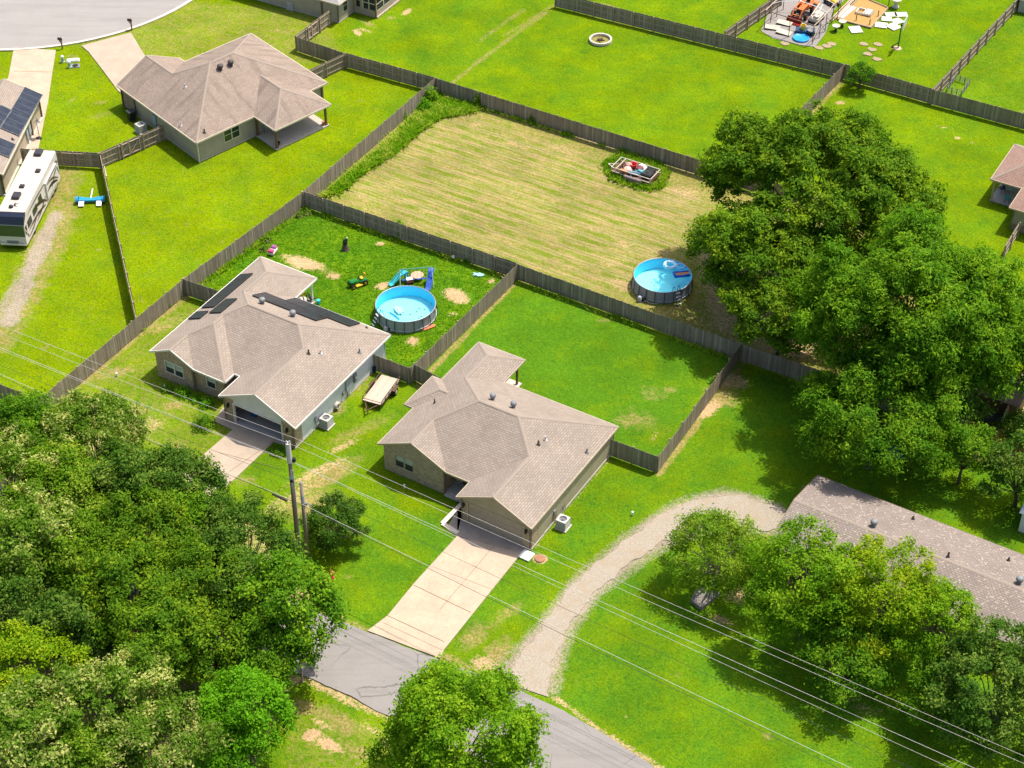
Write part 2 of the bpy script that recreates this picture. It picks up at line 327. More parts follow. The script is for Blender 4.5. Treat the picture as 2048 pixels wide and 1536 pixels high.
# worn strips along the foot of the fences
for P in ([(605, 411), (870, 184)], [(368, 590), (605, 412)], [(85, 825), (366, 592)]): line([(x + 4, y + 1) for x, y in P], .35, 1, .9)
line([(835, 770), (1035, 560)], .3, 1, .9); line([(1318, 946), (1490, 722)], .3, 1, .95); line([(1600, 250), (1688, 160)], .3, 1, .9); line([(880, 190), (1400, 352)], .5, 2, .55); line([(1040, 556), (1260, 640)], .5, 1, .5); line([(1160, 26), (1690, 163), (1900, 215)], .25, 1, .5)
line([(985, 1335), (1085, 1235), (1150, 1150), (1260, 1060), (1345, 1003), (1450, 975), (1560, 1010)], .4, 3, .45, .8); line([(1115, 1375), (1140, 1270), (1200, 1190), (1300, 1115), (1380, 1075)], .4, 3, .5, .8)
line([(610, 1352), (760, 1428), (1000, 1555)], .5, 2, .6); line([(645, 1222), (740, 1262)], .3, 1, .7); line([(1110, 1395), (1180, 1445), (1320, 1536)], .35, 2, .6)
line([(400, 327), (520, 273)], .1, 2, .4); line([(585, 882), (745, 745)], .25, 2, .5); line([(1062, 1105), (1220, 918)], .1, 2, .5)
for i in range(60):   # scattered small dry tufts and bare spots everywhere
    blob(rng.uniform(0, 2048), rng.uniform(0, 1536), rng.uniform(.2, .7), rng.uniform(.15, .4), rng.uniform(0, 180), 1, rng.uniform(.35, .7))
Zn = np.clip(Zn, 0, 1)
me = bpy.data.meshes.new('lawn'); ny, nx = GX.shape
hz = np.where((np.abs(GX) < 70) & (GY > 70) & (GY < 206), NB * .012 + NB2 * .008, 0) - .035
vs = np.stack([GX, GY, hz], -1).reshape(-1, 3).astype(np.float32)
ii = np.arange(ny * nx).reshape(ny, nx); q = np.stack([ii[:-1, :-1], ii[:-1, 1:], ii[1:, 1:], ii[1:, :-1]], -1).reshape(-1)
def fill_mesh(me, vs, q, k=4):
    n = len(q) // k; me.vertices.add(len(vs)); me.vertices.foreach_set('co', vs.reshape(-1)); me.loops.add(len(q)); me.loops.foreach_set('vertex_index', q.astype(np.int32))
    me.polygons.add(n); me.polygons.foreach_set('loop_start', np.arange(0, n * k, k, dtype=np.int32)); me.update(calc_edges=True)
fill_mesh(me, vs, q)
ca = me.color_attributes.new('zone', 'FLOAT_COLOR', 'POINT'); ca.data.foreach_set('color', Zn.reshape(-1).astype(np.float32))
fa = me.attributes.new('rows', 'FLOAT', 'POINT'); fa.data.foreach_set('value', ROW.reshape(-1))
me.polygons.foreach_set('use_smooth', [True] * len(me.polygons))
t = NT('lawn_grass'); P = t.coord('Object')
za = t.n('ShaderNodeVertexColor', layer_name='zone'); sp = t.n('ShaderNodeSeparateColor'); t.l(za.outputs['Color'], sp.inputs[0]); rowa = t.n('ShaderNodeAttribute', attribute_name='rows').outputs['Fac']
n_f = t.noise(P, 7.0, 3, .7); n_m = t.noise(P, 1.6, 4, .65); n_l = t.noise(P, .28, 4, .6); n_b = t.noise(P, 3.6, 3, .7); n_x = t.noise(P, 14, 2, .7); nn_ = t.noise(P, .75, 4, .65)
f1 = t.mapr(n_f, .3, .7); f2 = t.mapr(n_m, .3, .7)
green = t.mix(f1, (.034, .100, .006), (.094, .212, .010)); green = t.mix(t.math('MULTIPLY', f2, .5), green, (.080, .185, .008)); green = t.mix(t.math('MULTIPLY', t.mapr(n_b, .52, .72), .55), green, (.030, .098, .004))
yel = t.mix(f1, (.080, .155, .001), (.22, .29, .001)); yel = t.mix(t.math('MULTIPLY', t.mapr(n_b, .45, .72), .8), yel, (.19, .205, .008)); yel = t.mix(t.math('MULTIPLY', t.mapr(n_m, .52, .66), .6), yel, (.05, .145, .001))
dry = t.mix(t.mapr(n_b, .32, .62), (.135, .16, .022), (.335, .25, .105)); dry = t.mix(t.math('MULTIPLY', t.mapr(n_x, .35, .65), .4), dry, (.22, .18, .05)); dry = t.mix(t.math('MULTIPLY', t.mapr(nn_, .5, .6), .6), dry, (.12, .19, .012))
dirt = t.mix(t.mapr(n_x, .3, .7), (.30, .19, .095), (.56, .39, .22))
grav = t.mix(t.mapr(n_x, .3, .7), (.19, .155, .11), (.40, .335, .255))
def thr(v, n, k, lo, hi): return t.mapr(t.math('ADD', v, t.math('MULTIPLY', t.math('SUBTRACT', n, .5), k)), lo, hi)
nn = t.math('ADD', t.math('MULTIPLY', n_l, .6), t.math('MULTIPLY', n_m, .4))
col = t.mix(thr(sp.outputs[0], nn, 2.6, .1, .9), green, yel)
nd = t.math('ADD', t.math('MULTIPLY', n_m, .5), t.math('MULTIPLY', n_b, .5))
col = t.mix(thr(sp.outputs[1], nd, 1.5, .25, .8), col, dry)
nd2 = t.math('ADD', t.math('MULTIPLY', n_f, .4), t.math('MULTIPLY', n_b, .6))
col = t.mix(thr(sp.outputs[2], nd2, 1.6, .38, .7), col, dirt)
col = t.mix(thr(za.outputs['Alpha'], nd2, 1.5, .3, .75), col, grav)
# rows of cut hay: dark thin lines between paler strips
mp = t.n('ShaderNodeMapping'); mp.inputs['Rotation'].default_value = (0, 0, rad(31)); t.l(P, mp.inputs[0])
wv = t.n('ShaderNodeTexWave', wave_type='BANDS', bands_direction='Y', wave_profile='SIN'); t.l(mp.outputs[0], wv.inputs['Vector']); wv.inputs['Scale'].default_value = .23; wv.inputs['Distortion'].default_value = 1.6; wv.inputs['Detail'].default_value = 4; wv.inputs['Detail Scale'].default_value = 1.1; wv.inputs['Detail Roughness'].default_value = .75
mp2 = t.n('ShaderNodeMapping'); mp2.inputs['Scale'].default_value = (.3, 2.2, 1); t.l(mp.outputs[0], mp2.inputs[0]); stk = t.noise(mp2.outputs[0], .9, 4, .65)
col = t.mix(t.math('MULTIPLY', rowa, t.mapr(stk, .46, .6, 0, .8)), col, (.125, .175, .012)); col = t.mix(t.math('MULTIPLY', rowa, t.mapr(stk, .5, .36, 0, .6)), col, (.34, .245, .105))
rm = t.math('MULTIPLY', rowa, t.mapr(t.math('ADD', wv.outputs['Fac'], t.math('MULTIPLY', t.math('SUBTRACT', n_b, .55), .45)), .90, 1.04, 0, .62))
col = t.mix(t.math('MULTIPLY', rowa, t.mapr(wv.outputs['Fac'], .3, .9, .0, .35)), col, (.40, .32, .16))
col = t.mix(rm, col, (.085, .075, .02))
lum = t.mapr(t.noise(P, .16, 4, .65), .3, .7, .8, 1.14); lum = t.math('MULTIPLY', lum, t.mapr(t.noise(P, 8.5, 4, .85), .32, .68, .68, 1.32)); cb = t.n('ShaderNodeCombineColor'); [t.l(lum, cb.inputs[i]) for i in range(3)]
col = t.mix(1.0, col, cb.outputs[0], 'MULTIPLY')
hb = t.math('ADD', t.math('MULTIPLY', n_f, .5), t.math('MULTIPLY', n_m, 1.2))
t.bsdf(col, 1.0, 0, .0, t.bump(hb, .9, .16))
me.materials.append(t.m); link('lawn', me, kind='structure')
# ------------------------------------------------------------------ paved ground
def road_mat(name, base, crack=True):
    t = NT(name); P = t.coord('Object'); n = t.noise(P, 30, 2, .8); b = t.noise(P, .35, 4, .6)
    col = t.mix(t.mapr(n, .3, .7), tuple(x * .85 for x in base), tuple(x * 1.12 for x in base)); col = t.mix(t.mapr(b, .4, .7, 0, .35), col, tuple(x * .78 for x in base))
    mr = t.n('ShaderNodeMapping'); mr.inputs['Rotation'].default_value = (0, 0, rad(28)); mr.inputs['Scale'].default_value = (.06, .8, 1); t.l(P, mr.inputs[0]); st = t.noise(mr.outputs[0], 1.3, 4, .6); col = t.mix(t.mapr(st, .48, .66, 0, .35), col, tuple(x * .68 for x in base)); col = t.mix(t.mapr(t.noise(P, 1.7, 4, .7), .6, .72, 0, .35), col, tuple(x * .6 for x in base))
    if crack:
        v = t.n('ShaderNodeTexVoronoi', feature='DISTANCE_TO_EDGE'); v.inputs['Scale'].default_value = .33; mm = t.n('ShaderNodeMix', data_type='VECTOR'); mm.inputs[0].default_value = .25
        nz = t.n('ShaderNodeTexNoise'); nz.inputs['Scale'].default_value = 1.2; t.l(P, nz.inputs['Vector']); t.l(P, mm.inputs[4]); t.l(nz.outputs['Color'], mm.inputs[5]); t.l(mm.outputs[1], v.inputs['Vector'])
        col = t.mix(t.math('MULTIPLY', t.mapr(v.outputs['Distance'], .0, .014, .75, 0), t.mapr(t.noise(P, .22, 2), .48, .6)), col, tuple(x * .35 for x in base))
    t.bsdf(col, .9, 0, .2, t.bump(n, .3, .01)); return t.m
ASPH = road_mat('asphalt_worn', (.235, .218, .205)); CONC = M('driveway_concrete', (.42, .325, .235), .85, .22, .6, bump=.1); CONC2 = M('old_concrete', (.37, .295, .225), .88, .2, .7, bump=.1); DARKC = M('dark_concrete', (.33, .27, .22), .85, .3, 1.1)  # DARKC: darker, more mottled concrete tone for the garage apron
def sheet(name, poly, mat, z=.05, th=.12):
    b = MB(); b.prism([(p[0], p[1]) for p in poly], z - th, z); return b.build(name, mat, kind='structure')
def smooth_line(pts, n=8):
    out = []
    for i in range(len(pts) - 1):
        p0, p1, p2, p3 = pts[max(0, i - 1)], pts[i], pts[i + 1], pts[min(len(pts) - 1, i + 2)]
        for k in range(n):
            u = k / n; out.append(tuple(.5 * (2 * p1[j] + (p2[j] - p0[j]) * u + (2 * p0[j] - 5 * p1[j] + 4 * p2[j] - p3[j]) * u * u + (3 * p1[j] - p0[j] - 3 * p2[j] + p3[j]) * u ** 3) for j in range(2)))
    return out + [tuple(pts[-1][:2])]
far = smooth_line([(-62, 122), (-36, 108), (-14.3, 96.5), (-6, 92.2), (.2, 89.1), (4.8, 86.2), (9.9, 81.9), (20, 72)]); near = smooth_line([(-65, 116.2), (-39, 102), (-15.1, 90.3), (-9.4, 86.9), (-3.2, 83.3), (1.2, 80), (5.8, 76), (15.5, 66.5)])
def ragged(l, amp, seed):
    """edge line with smooth uneven wobble sideways"""
    o = []; q = random.Random(seed); ph = [q.uniform(0, 6) for _ in range(4)]; d0 = 0
    for a, b in zip(l, l[1:]):
        dx, dy = b[0] - a[0], b[1] - a[1]; L_ = math.hypot(dx, dy) + 1e-9; k = max(1, int(L_ / .35))
        for i in range(k):
            u = i / k; d = d0 + L_ * u; w_ = amp * (math.sin(d * 1.7 + ph[0]) * .5 + math.sin(d * 4.1 + ph[1]) * .35 + math.sin(d * 8.3 + ph[2]) * .25); o.append((a[0] + dx * u - dy / L_ * w_, a[1] + dy * u + dx / L_ * w_))
        d0 += L_
    return o + [tuple(l[-1][:2])]
sheet('road', ragged(far, .05, 1) + ragged(near, .06, 2)[::-1], ASPH, .05)
# gravel drive with ragged verges
L = [at(*p) for p in ((962, 1352), (1010, 1325), (1082, 1240), (1150, 1152), (1262, 1062), (1345, 1006), (1430, 980), (1500, 985), (1575, 1012))]
Rr = [at(*p) for p in ((1130, 1400), (1112, 1368), (1140, 1270), (1200, 1190), (1300, 1112), (1390, 1072), (1450, 1062), (1520, 1075), (1560, 1062))]
t = NT('gravel'); P = t.coord('Object'); n = t.noise(P, 16, 3, .8); b = t.noise(P, .8, 4, .65); d = t.noise(P, 2.6, 4, .7)
col = t.mix(t.mapr(n, .32, .68), (.20, .17, .13), (.43, .375, .305)); col = t.mix(t.mapr(b, .46, .68, 0, .7), col, (.31, .245, .165)); col = t.mix(t.mapr(d, .62, .75, 0, .5), col, (.16, .17, .04))
t.bsdf(col, .95, 0, .1, t.bump(n, .8, .05))
def strip(name, A, B, mat, z=.03, n=160, cross=10):
    """road-like strip between two edge lines, as a fine grid"""
    def res(l):
        l = np.array(l); d = np.concatenate([[0], np.cumsum(np.hypot(*np.diff(l, axis=0).T))]); u = np.linspace(0, d[-1], n); return np.stack([np.interp(u, d, l[:, 0]), np.interp(u, d, l[:, 1])], 1)
    a, b = res(A), res(B); a, b = a * .84 + b * .16, b * .84 + a * .16; b_ = MB(); V = [(*(a[i] * (1 - j / cross) + b[i] * j / cross), z) for i in range(n) for j in range(cross + 1)]; k = cross + 1
    b_.mesh(V, [(i * k + j, i * k + j + 1, (i + 1) * k + j + 1, (i + 1) * k + j) for i in range(n - 1) for j in range(cross)]); return b_.build(name, mat, kind='structure')
strip('gravel_drive', ragged(smooth_line(Rr, 6), .3, 4), ragged(smooth_line(L, 6), .3, 3), t.m, .02)
# concrete driveways
dB = [at(*p) for p in ((470, 820), (588, 866), (577, 893), (548, 884), (452, 975), (420, 1010), (340, 970), (388, 926), (465, 860), (428, 843), (446, 815))]
sheet('driveway', dB, CONC2, .05)
dC = [at(*p) for p in ((914, 1073), (1042, 1108), (960, 1210), (888, 1300), (880, 1317), (735, 1262), (775, 1232), (830, 1165))]
sheet('driveway', dC, CONC, .056)
apC = [at(*p) for p in ((916, 1000), (1060, 1098), (1042, 1109), (914, 1072), (892, 1058), (932, 995))]
sheet('driveway_apron', apC, DARKC, .052)
kb = MB(); e0, e1, e2 = at(924, 1008), at(885, 1048), at(916, 1067)
kb.beam(e0 + Vector((0, 0, .05)), e1 + Vector((0, 0, .05)), .38, .12); kb.beam(e1 + Vector((0, 0, .048)), e2 + Vector((0, 0, .048)), .38, .12)
tag(kb.build('concrete_kerb', M('pale_concrete', (.72, .62, .47), .85, .12)), 'pale L-shaped concrete kerb edging the apron of the front house garage', 'kerb')
b = MB(); c = at(1053, 1112); b.box((c.x, c.y, .06), (.95, .95, .12), rad(58)); tag(b.build('concrete_pad', M('white_pad', (.78, .75, .68), .8, .08)), 'small white square concrete pad at the garage corner of the front house', 'pad')
# joints in the drives
def joint(p, q, par='', w=.05):
    b = MB(); a, c = at(*p), at(*q); b.beam((a.x, a.y, .058), (c.x, c.y, .058), w, .01); return b
jm = M('joint_dirt', (.17, .12, .06), .95, .3)
for i, (p, q) in enumerate((((827, 1171), (942, 1226)), ((775, 1232), (889, 1285)), ((862, 1133), (985, 1180)), ((766, 1246), (884, 1301)), ((990, 1090), (880, 1220)))):
    joint(p, q, w=.06 if i < 2 else .03).build('driveway_joint', jm, kind='structure')
joint((548, 883), (436, 960), w=.03).build('driveway_joint', jm, kind='structure'); joint((435, 905), (560, 938), w=.03).build('driveway_joint', jm, kind='structure')
# cul-de-sac with kerb and two drives
cc = at(75, -90); cr = (at(125, 88) - cc).length
arc = [(cc.x + cr * math.cos(a), cc.y + cr * math.sin(a)) for a in np.linspace(0, 2 * math.pi, 96, endpoint=False)]
sheet('cul_de_sac', arc, road_mat('asphalt_pale', (.275, .255, .24), False), .02)
b = MB()
n = len(arc)
for i in range(n):
    p, q = arc[i], arc[(i + 1) % n]; u = lambda s, k: (cc.x + (s[0] - cc.x) * (cr + k) / cr, cc.y + (s[1] - cc.y) * (cr + k) / cr)
    p2, q2, p3, q3 = u(p, .5), u(q, .5), u(p, .15), u(q, .15)
    b.mesh([(*p, .0), (*p2, .0), (*q2, .0), (*q, .0), (*p, .03), (*p2, .13), (*q2, .13), (*q, .03)], [(4, 5, 6, 7), (0, 4, 7, 3), (1, 2, 6, 5)])
b.build('kerb', M('kerb_concrete', (.62, .53, .42), .85, .15), kind='structure')
sheet('driveway', [at(*p) for p in ((28, 96), (112, 101), (104, 150), (96, 205), (70, 330), (20, 300), (0, 210), (18, 150))], CONC, .06)
sheet('driveway', [at(*p) for p in ((163, 92), (262, 66), (290, 112), (330, 130), (280, 220), (236, 182), (205, 140), (178, 105))], CONC2, .064)
for p, q in (((28, 143), (104, 145)), ((190, 122), (286, 97)), ((222, 163), (300, 140))): joint(p, q, w=.07).build('driveway_joint', jm, kind='structure')
# ------------------------------------------------------------------ houses
PITCH, EAVE = .475, 2.6
class House:
    def __init__(s, name, label, origin, ax, ay=None, cat='house'):
        s.o = Vector((origin[0], origin[1], 0)); s.a = rad(ax); d = rad((ay if ay is not None else ax + 90) - ax); s.cd, s.sd = math.cos(d), math.sin(d)
        s.T = lambda p: (p[0] + p[1] * s.cd, p[1] * s.sd, p[2])
        s.e = thing(name, label, cat, s.o, s.a); s.label = label
    def loc(s, px, py, z):
        w = at(px, py, z) - s.o; x = w.x * math.cos(s.a) + w.y * math.sin(s.a); y = -w.x * math.sin(s.a) + w.y * math.cos(s.a)
        y2 = y / s.sd; return (x - y2 * s.cd, y2, z)
    def rp(s, px, py, zf, off=0.0):
        z = 3.0
        for _ in range(25):
            p = s.loc(px, py, z); z = zf(p[0], p[1]) + off
        return (p[0], p[1], z)
    def mb(s): return MB(s.T)
    def roof(s, faces, mat, trim, th=.17, caps=None, capmat=None):
        b = s.mb(); fb = s.mb(); edges = {}
        for pts, zf in faces:
            A = sum(pts[i][0] * pts[(i + 1) % len(pts)][1] - pts[(i + 1) % len(pts)][0] * pts[i][1] for i in range(len(pts)))
            if A < 0: pts = pts[::-1]
            P = [Vector((x, y, zf(x, y))) for x, y in pts]
            gx = zf(1, 0) - zf(0, 0); gy = zf(0, 1) - zf(0, 0); g = math.hypot(gx, gy); ux, uy = (gy / g, -gx / g); k = math.sqrt(1 + g * g)
            uv = [(p.x * ux + p.y * uy, (p.x * gx + p.y * gy) / g * k) for p in P]
            b.face(P, 0, uv); fb.face([p - Vector((0, 0, th)) for p in P][::-1], 0)
            for i in range(len(P)):
                a, c = P[i], P[(i + 1) % len(P)]; ka = tuple(round(x, 2) for x in a); kc = tuple(round(x, 2) for x in c)
                if (kc, ka) in edges: edges[(kc, ka)] = None
                else: edges[(ka, kc)] = (a, c)
        for e in edges.values():
            if e:
                a, c = e; d = Vector((0, 0, th)); n = (c - a); n = Vector((n.y, -n.x, 0)).normalized() * .025
                fb.mesh([a + n - d, c + n - d, c + n + Vector((0, 0, .012)), a + n + Vector((0, 0, .012)), a - n - d, c - n - d, c - n + Vector((0, 0, .012)), a - n + Vector((0, 0, .012))], [(0, 1, 2, 3), (5, 4, 7, 6), (3, 2, 6, 7), (0, 4, 5, 1)])
        r = b.build('roof', mat, s.e); fb.build('fascia', trim, s.e); s.r = r
        if caps:
            cb = s.mb()
            for p, q, zf in caps:
                a, c = Vector((*p, zf(*p))), Vector((*q, zf(*q))); d = c - a; n = Vector((-d.y, d.x, 0)).normalized() * .13; dz = Vector((0, 0, .022)); m = 8
                cb.mesh([a - n - dz, a + dz, a + n - dz, c - n - dz, c + dz, c + n - dz], [(0, 3, 4, 1), (1, 4, 5, 2), (0, 1, 2), (3, 5, 4)])
            cb.build('ridge_cap', capmat or CAPM, r)
        return r
    def wall(s, b, p, q, z0, z1, op=(), th=.18, m=0):
        p, q = Vector((*p, 0)), Vector((*q, 0)); d = (q - p); L = d.length; d /= L; n = Vector((-d.y, d.x, 0)) * th
        def piece(s0, s1, a, c):
            if s1 - s0 < .01 or c - a < .01: return
            A, B = p + d * s0, p + d * s1; za, zc = Vector((0, 0, a)), Vector((0, 0, c))
            b.face([A + za, B + za, B + zc, A + zc], m, [(s0, a), (s1, a), (s1, c), (s0, c)])
            b.face([B + n + za, A + n + za, A + n + zc, B + n + zc], m, [(s0, a), (s1, a), (s1, c), (s0, c)])
            for P, Q in ((A, A + n), (B + n, B)): b.face([Q + za, P + za, P + zc, Q + zc], m, [(0, a), (th, a), (th, c), (0, c)])
            b.face([A + zc, B + zc, B + n + zc, A + n + zc], m, [(s0, 0), (s1, 0), (s1, th), (s0, th)]); b.face([A + n + za, B + n + za, B + za, A + za], m, [(s0, 0), (s1, 0), (s1, th), (s0, th)])
        x = 0
        for s0, s1, a, c in sorted(op):
            piece(x, s0, z0, z1); piece(s0, s1, z0, a); piece(s0, s1, c, z1); x = s1
        piece(x, L, z0, z1)
    def gable(s, b, p, q, z, ztop, th=.18, m=0):
        p, q = Vector((*p, z)), Vector((*q, z)); d = (q - p); L = d.length; d /= L; n = Vector((-d.y, d.x, 0)) * th; a = p + d * L / 2; a.z = ztop
        b.face([p, q, a], m, [(0, z), (L, z), (L / 2, ztop)]); b.face([q + n, p + n, a + n], m, [(0, z), (L, z), (L / 2, ztop)])
    def window(s, p, q, s0, s1, z0, z1, trim, cols=2, hung=True, blind=.5, glass=None, name='window', label=None):
        p, q = Vector((*p, 0)), Vector((*q, 0)); d = (q - p).normalized(); n = Vector((d.y, -d.x, 0)); M_ = Matrix((( d.x, n.x, 0, p.x), (d.y, n.y, 0, p.y), (0, 0, 1, 0), (0, 0, 0, 1)))
        f = MB(lambda v: s.T(M_ @ Vector(v))); t_ = .07
        for a, c, e, g in ((s0 - .05, s1 + .05, z1, z1 + t_), (s0 - .05, s1 + .05, z0 - t_, z0), (s0 - t_, s0, z0, z1), (s1, s1 + t_, z0, z1)): f.bx(a, -.14, e, c, .035, g)
        W = (s1 - s0) / cols
        for i in range(1, cols): f.bx(s0 + W * i - .045, -.12, z0, s0 + W * i + .045, .03, z1)
        if hung:
            for i in range(cols): f.bx(s0 + W * i + .045, -.11, (z0 + z1) / 2 - .025, s0 + W * (i + 1) - .045, -.03, (z0 + z1) / 2 + .025)
        w_ = f.build(name, trim, s.e)
        if label: w_['label'] = label
        g_ = MB(f.T); g_.bx(s0, -.09, z0, s1, -.075, z1); g_.build('pane', glass or GLASS, w_)
        if blind:
            c = MB(f.T); c.bx(s0 + .02, -.07, z1 - (z1 - z0) * blind, s1 - .02, -.062, z1 - .01); c.build('blind', BLIND, w_)
        return w_
    def turbine(s, p, mat, r=.2):
        b = MB(s.T); c = Vector(p); b.lathe([(r * .8, -.3), (r * .8, .12), (r * .55, .14), (r * .55, .2), (r * 1.05, .26), (r * 1.25, .4), (r * 1.1, .55), (r * .5, .62), (.02, .63)], 14, c)
        for k in range(14):
            a = 2 * math.pi * k / 14; b.beam(c + Vector((r * 1.1 * math.cos(a), r * 1.1 * math.sin(a), .27)), c + Vector((r * 1.2 * math.cos(a), r * 1.2 * math.sin(a), .54)), .03, .02)
        b.build('roof_vent', mat, s.r, smooth=True)
    def pipe(s, p, mat, r=.06, h=.4):
        b = MB(s.T); c = Vector(p); b.lathe([(r * 2.4, -.06), (r * 1.5, .09), (r, .12), (r, h), (r * .75, h), (r * .75, h - .05)], 10, c); b.build('vent_pipe', mat, s.r)
    def panel(s, corners, zf, mat, edge):
        P = [Vector(s.rp(x, y, zf, .13)) for x, y in corners]; b = s.mb()
        a, bb, c, d = P
        # square the panel up in the roof plane
        u = ((bb - a) + (c - d)) / 2; v = ((d - a) + (c - bb)) / 2; o = (a + bb + c + d) / 4; v = v - u * (u.dot(v) / u.dot(u))
        Q = [o - u / 2 - v / 2, o + u / 2 - v / 2, o + u / 2 + v / 2, o - u / 2 + v / 2]; n = u.cross(v).normalized()
        if n.z < 0: n = -n
        b.hexa([q - n * .05 for q in Q] + list(Q)); pan = b.build('solar_panel', mat, s.e)
        e = s.mb(); lu, lv = u.length, v.length; k = max(1, round(max(lu, lv) / 1.0))
        for i in range(4): e.beam(Q[i] + n * .003, Q[(i + 1) % 4] + n * .003, .035, .03)
        lg, sh = (u, v) if lu > lv else (v, u)
        for i in range(1, k):
            m = o - lg / 2 + lg * i / k; e.beam(m - sh / 2 + n * .001, m + sh / 2 + n * .001, .018, .012)
        for f in (-.42, .42):
            m = o + sh * f - n * .09; e.beam(m - lg / 2, m + lg / 2, .04, .05)
            for g_ in (-.45, 0, .45): e.beam(o + sh * f + lg * g_ - n * .2, o + sh * f + lg * g_ - n * .05, .04, .04)
        e.build('panel_frame', edge, pan)
GLASS = glass_mat('window_glass', (.035, .05, .055)); BLIND = M('blind_slats', (.42, .47, .44), .6, .1, 6); GREEN_GLASS = glass_mat('tinted_glass', (.02, .05, .03))
CAPM = M('ridge_shingles', (.265, .217, .176), .9, .12, 5); SHC = shingle_mat('shingles_tan', (.30, .25, .206), (.186, .155, .128)); SHA = shingle_mat('shingles_pinkish', (.295, .232, .188), (.178, .14, .112), streak=.6, blotch=.1)
SHB = shingle_mat('shingles_beige', (.31, .256, .21), (.193, .16, .132)); SHD = shingle_mat('shingles_mauve', (.25, .21, .183), (.15, .12, .105), speck=.5, tabs=.32, course=.19); SHG = shingle_mat('shingles_red_brown', (.31, .205, .165), (.18, .11, .085)); SHE = shingle_mat('shingles_grey', (.34, .33, .31), (.2, .19, .18))
BRICK = brick_mat('mixed_brick', (.44, .315, .21), (.27, .18, .12), (.56, .48, .37)); BRICK_D = brick_mat('brown_brick', (.30, .205, .15), (.19, .13, .1), (.36, .30, .25))
TAN = siding_mat('tan_siding', (.40, .335, .235)); WHITE = siding_mat('white_siding', (.66, .68, .70)); BEIGE = siding_mat('beige_siding', (.36, .315, .245)); PEACH = siding_mat('peach_siding', (.42, .34, .26))
T_TAN = M('tan_trim', (.43, .35, .25), .6, .1); T_WHITE = M('white_trim', (.72, .69, .64), .55, .08); T_CREAM = M('cream_trim', (.62, .54, .40), .6, .1); T_BROWN = M('brown_trim', (.16, .09, .05), .6, .2)
SLAB = M('foundation', (.46, .42, .37), .9, .2); STEEL = M('galvanised', (.20, .21, .215), .6, .2, 8); DKV = M('dark_vent', (.07, .06, .055), .6, .2); PVC = M('pvc_pipe', (.6, .55, .5), .5, .1); BLK = M('black_plastic', (.018, .018, .02), .5, .2); SOLAR = M('solar_cells', (.016, .017, .022), .32, .25, .8, spec=.5, bump=.02); SOLARB = M('solar_cells_blue', (.014, .02, .034), .3, .4, 1.6, spec=.5, bump=.02); SFRAME = M('solar_frame', (.035, .034, .034), .5, .1); DOOR = M('dark_door', (.05, .04, .03), .5, .2); WHITEP = M('white_paint', (.75, .74, .72), .5, .1)
e = EAVE; p = PITCH
# ---- front house (tan roof)
H = House('brick_house', 'tan-roofed brick house beside the long concrete drive, with closed beige garage door', at(755, 887, 2.6), -31.5, 59)
zl = lambda x, y: e + p * x; zr = lambda x, y: e + p * (15.8 - x); zf_ = lambda x, y: e + p * y; zb = lambda x, y: e + p * (12.1 - y)
H.roof([([(0, 0), (3.325, 0), (3.325, 3.325), (6.05, 6.05), (2.375, 9.725), (2.375, 13.225), (0, 15.6), (0, 9.6), (2.175, 7.425), (0, 5.25)], zl),
        ([(3.325, 0), (6.65, 0), (3.325, 3.325)], lambda x, y: e + p * (6.65 - x)), ([(6.65, 0), (8.85, 0), (12.325, 3.475), (9.75, 6.05), (6.05, 6.05), (3.325, 3.325)], zf_),
        ([(8.85, -2), (12.325, -2), (12.325, 3.475), (8.85, 0)], lambda x, y: e + p * (x - 8.85)), ([(12.325, -2), (15.8, -2), (15.8, 12.1), (9.75, 6.05), (12.325, 3.475)], zr),
        ([(9.75, 6.05), (15.8, 12.1), (4.75, 12.1), (2.375, 9.725), (6.05, 6.05)], zb), ([(2.375, 9.725), (4.75, 12.1), (4.75, 15.6), (2.375, 13.225)], lambda x, y: e + p * (4.75 - x)),
        ([(2.375, 13.225), (4.75, 15.6), (0, 15.6)], lambda x, y: e + p * (15.6 - y)), ([(-.9, 5.25), (0, 5.25), (2.175, 7.425), (1.275, 7.425)], lambda x, y: e + p * (y - 5.25)),
        ([(-.9, 9.6), (-.9, 5.25), (1.275, 7.425)], lambda x, y: e + p * (x + .9)), ([(0, 9.6), (-.9, 9.6), (1.275, 7.425), (2.175, 7.425)], lambda x, y: e + p * (9.6 - y))], SHC, T_TAN,
       caps=[((3.325, 0), (3.325, 3.325), zl), ((3.325, 3.325), (6.05, 6.05), zl), ((6.05, 6.05), (9.75, 6.05), zf_), ((9.75, 6.05), (15.8, 12.1), zr), ((9.75, 6.05), (12.325, 3.475), zr), ((12.325, -2), (12.325, 3.475), zr), ((6.05, 6.05), (2.375, 9.725), zl), ((2.375, 9.725), (2.375, 13.225), zl), ((2.375, 13.225), (4.75, 15.6), lambda x, y: e + p * (15.6 - y)), ((2.375, 13.225), (0, 15.6), zl), ((2.175, 7.425), (1.275, 7.425), lambda x, y: e + p * (y - 5.25)), ((-.9, 5.25), (1.275, 7.425), lambda x, y: e + p * (x + .9))])
def std_walls(H, brick, side, segs_brick, segs_side, gables_b=(), gables_s=(), z1=2.62, base=.22):
    b = H.mb(); [H.wall(b, *a) for a in segs_brick]; [H.gable(b, *a) for a in gables_b]; wb = b.build('brick_wall', brick, H.e) if segs_brick else None
    b = H.mb(); [H.wall(b, *a) for a in segs_side]; [H.gable(b, *a) for a in gables_s]; ws = b.build('siding_wall', side, H.e)
WIN = [(1.15, 2.85, .95, 2.1)]
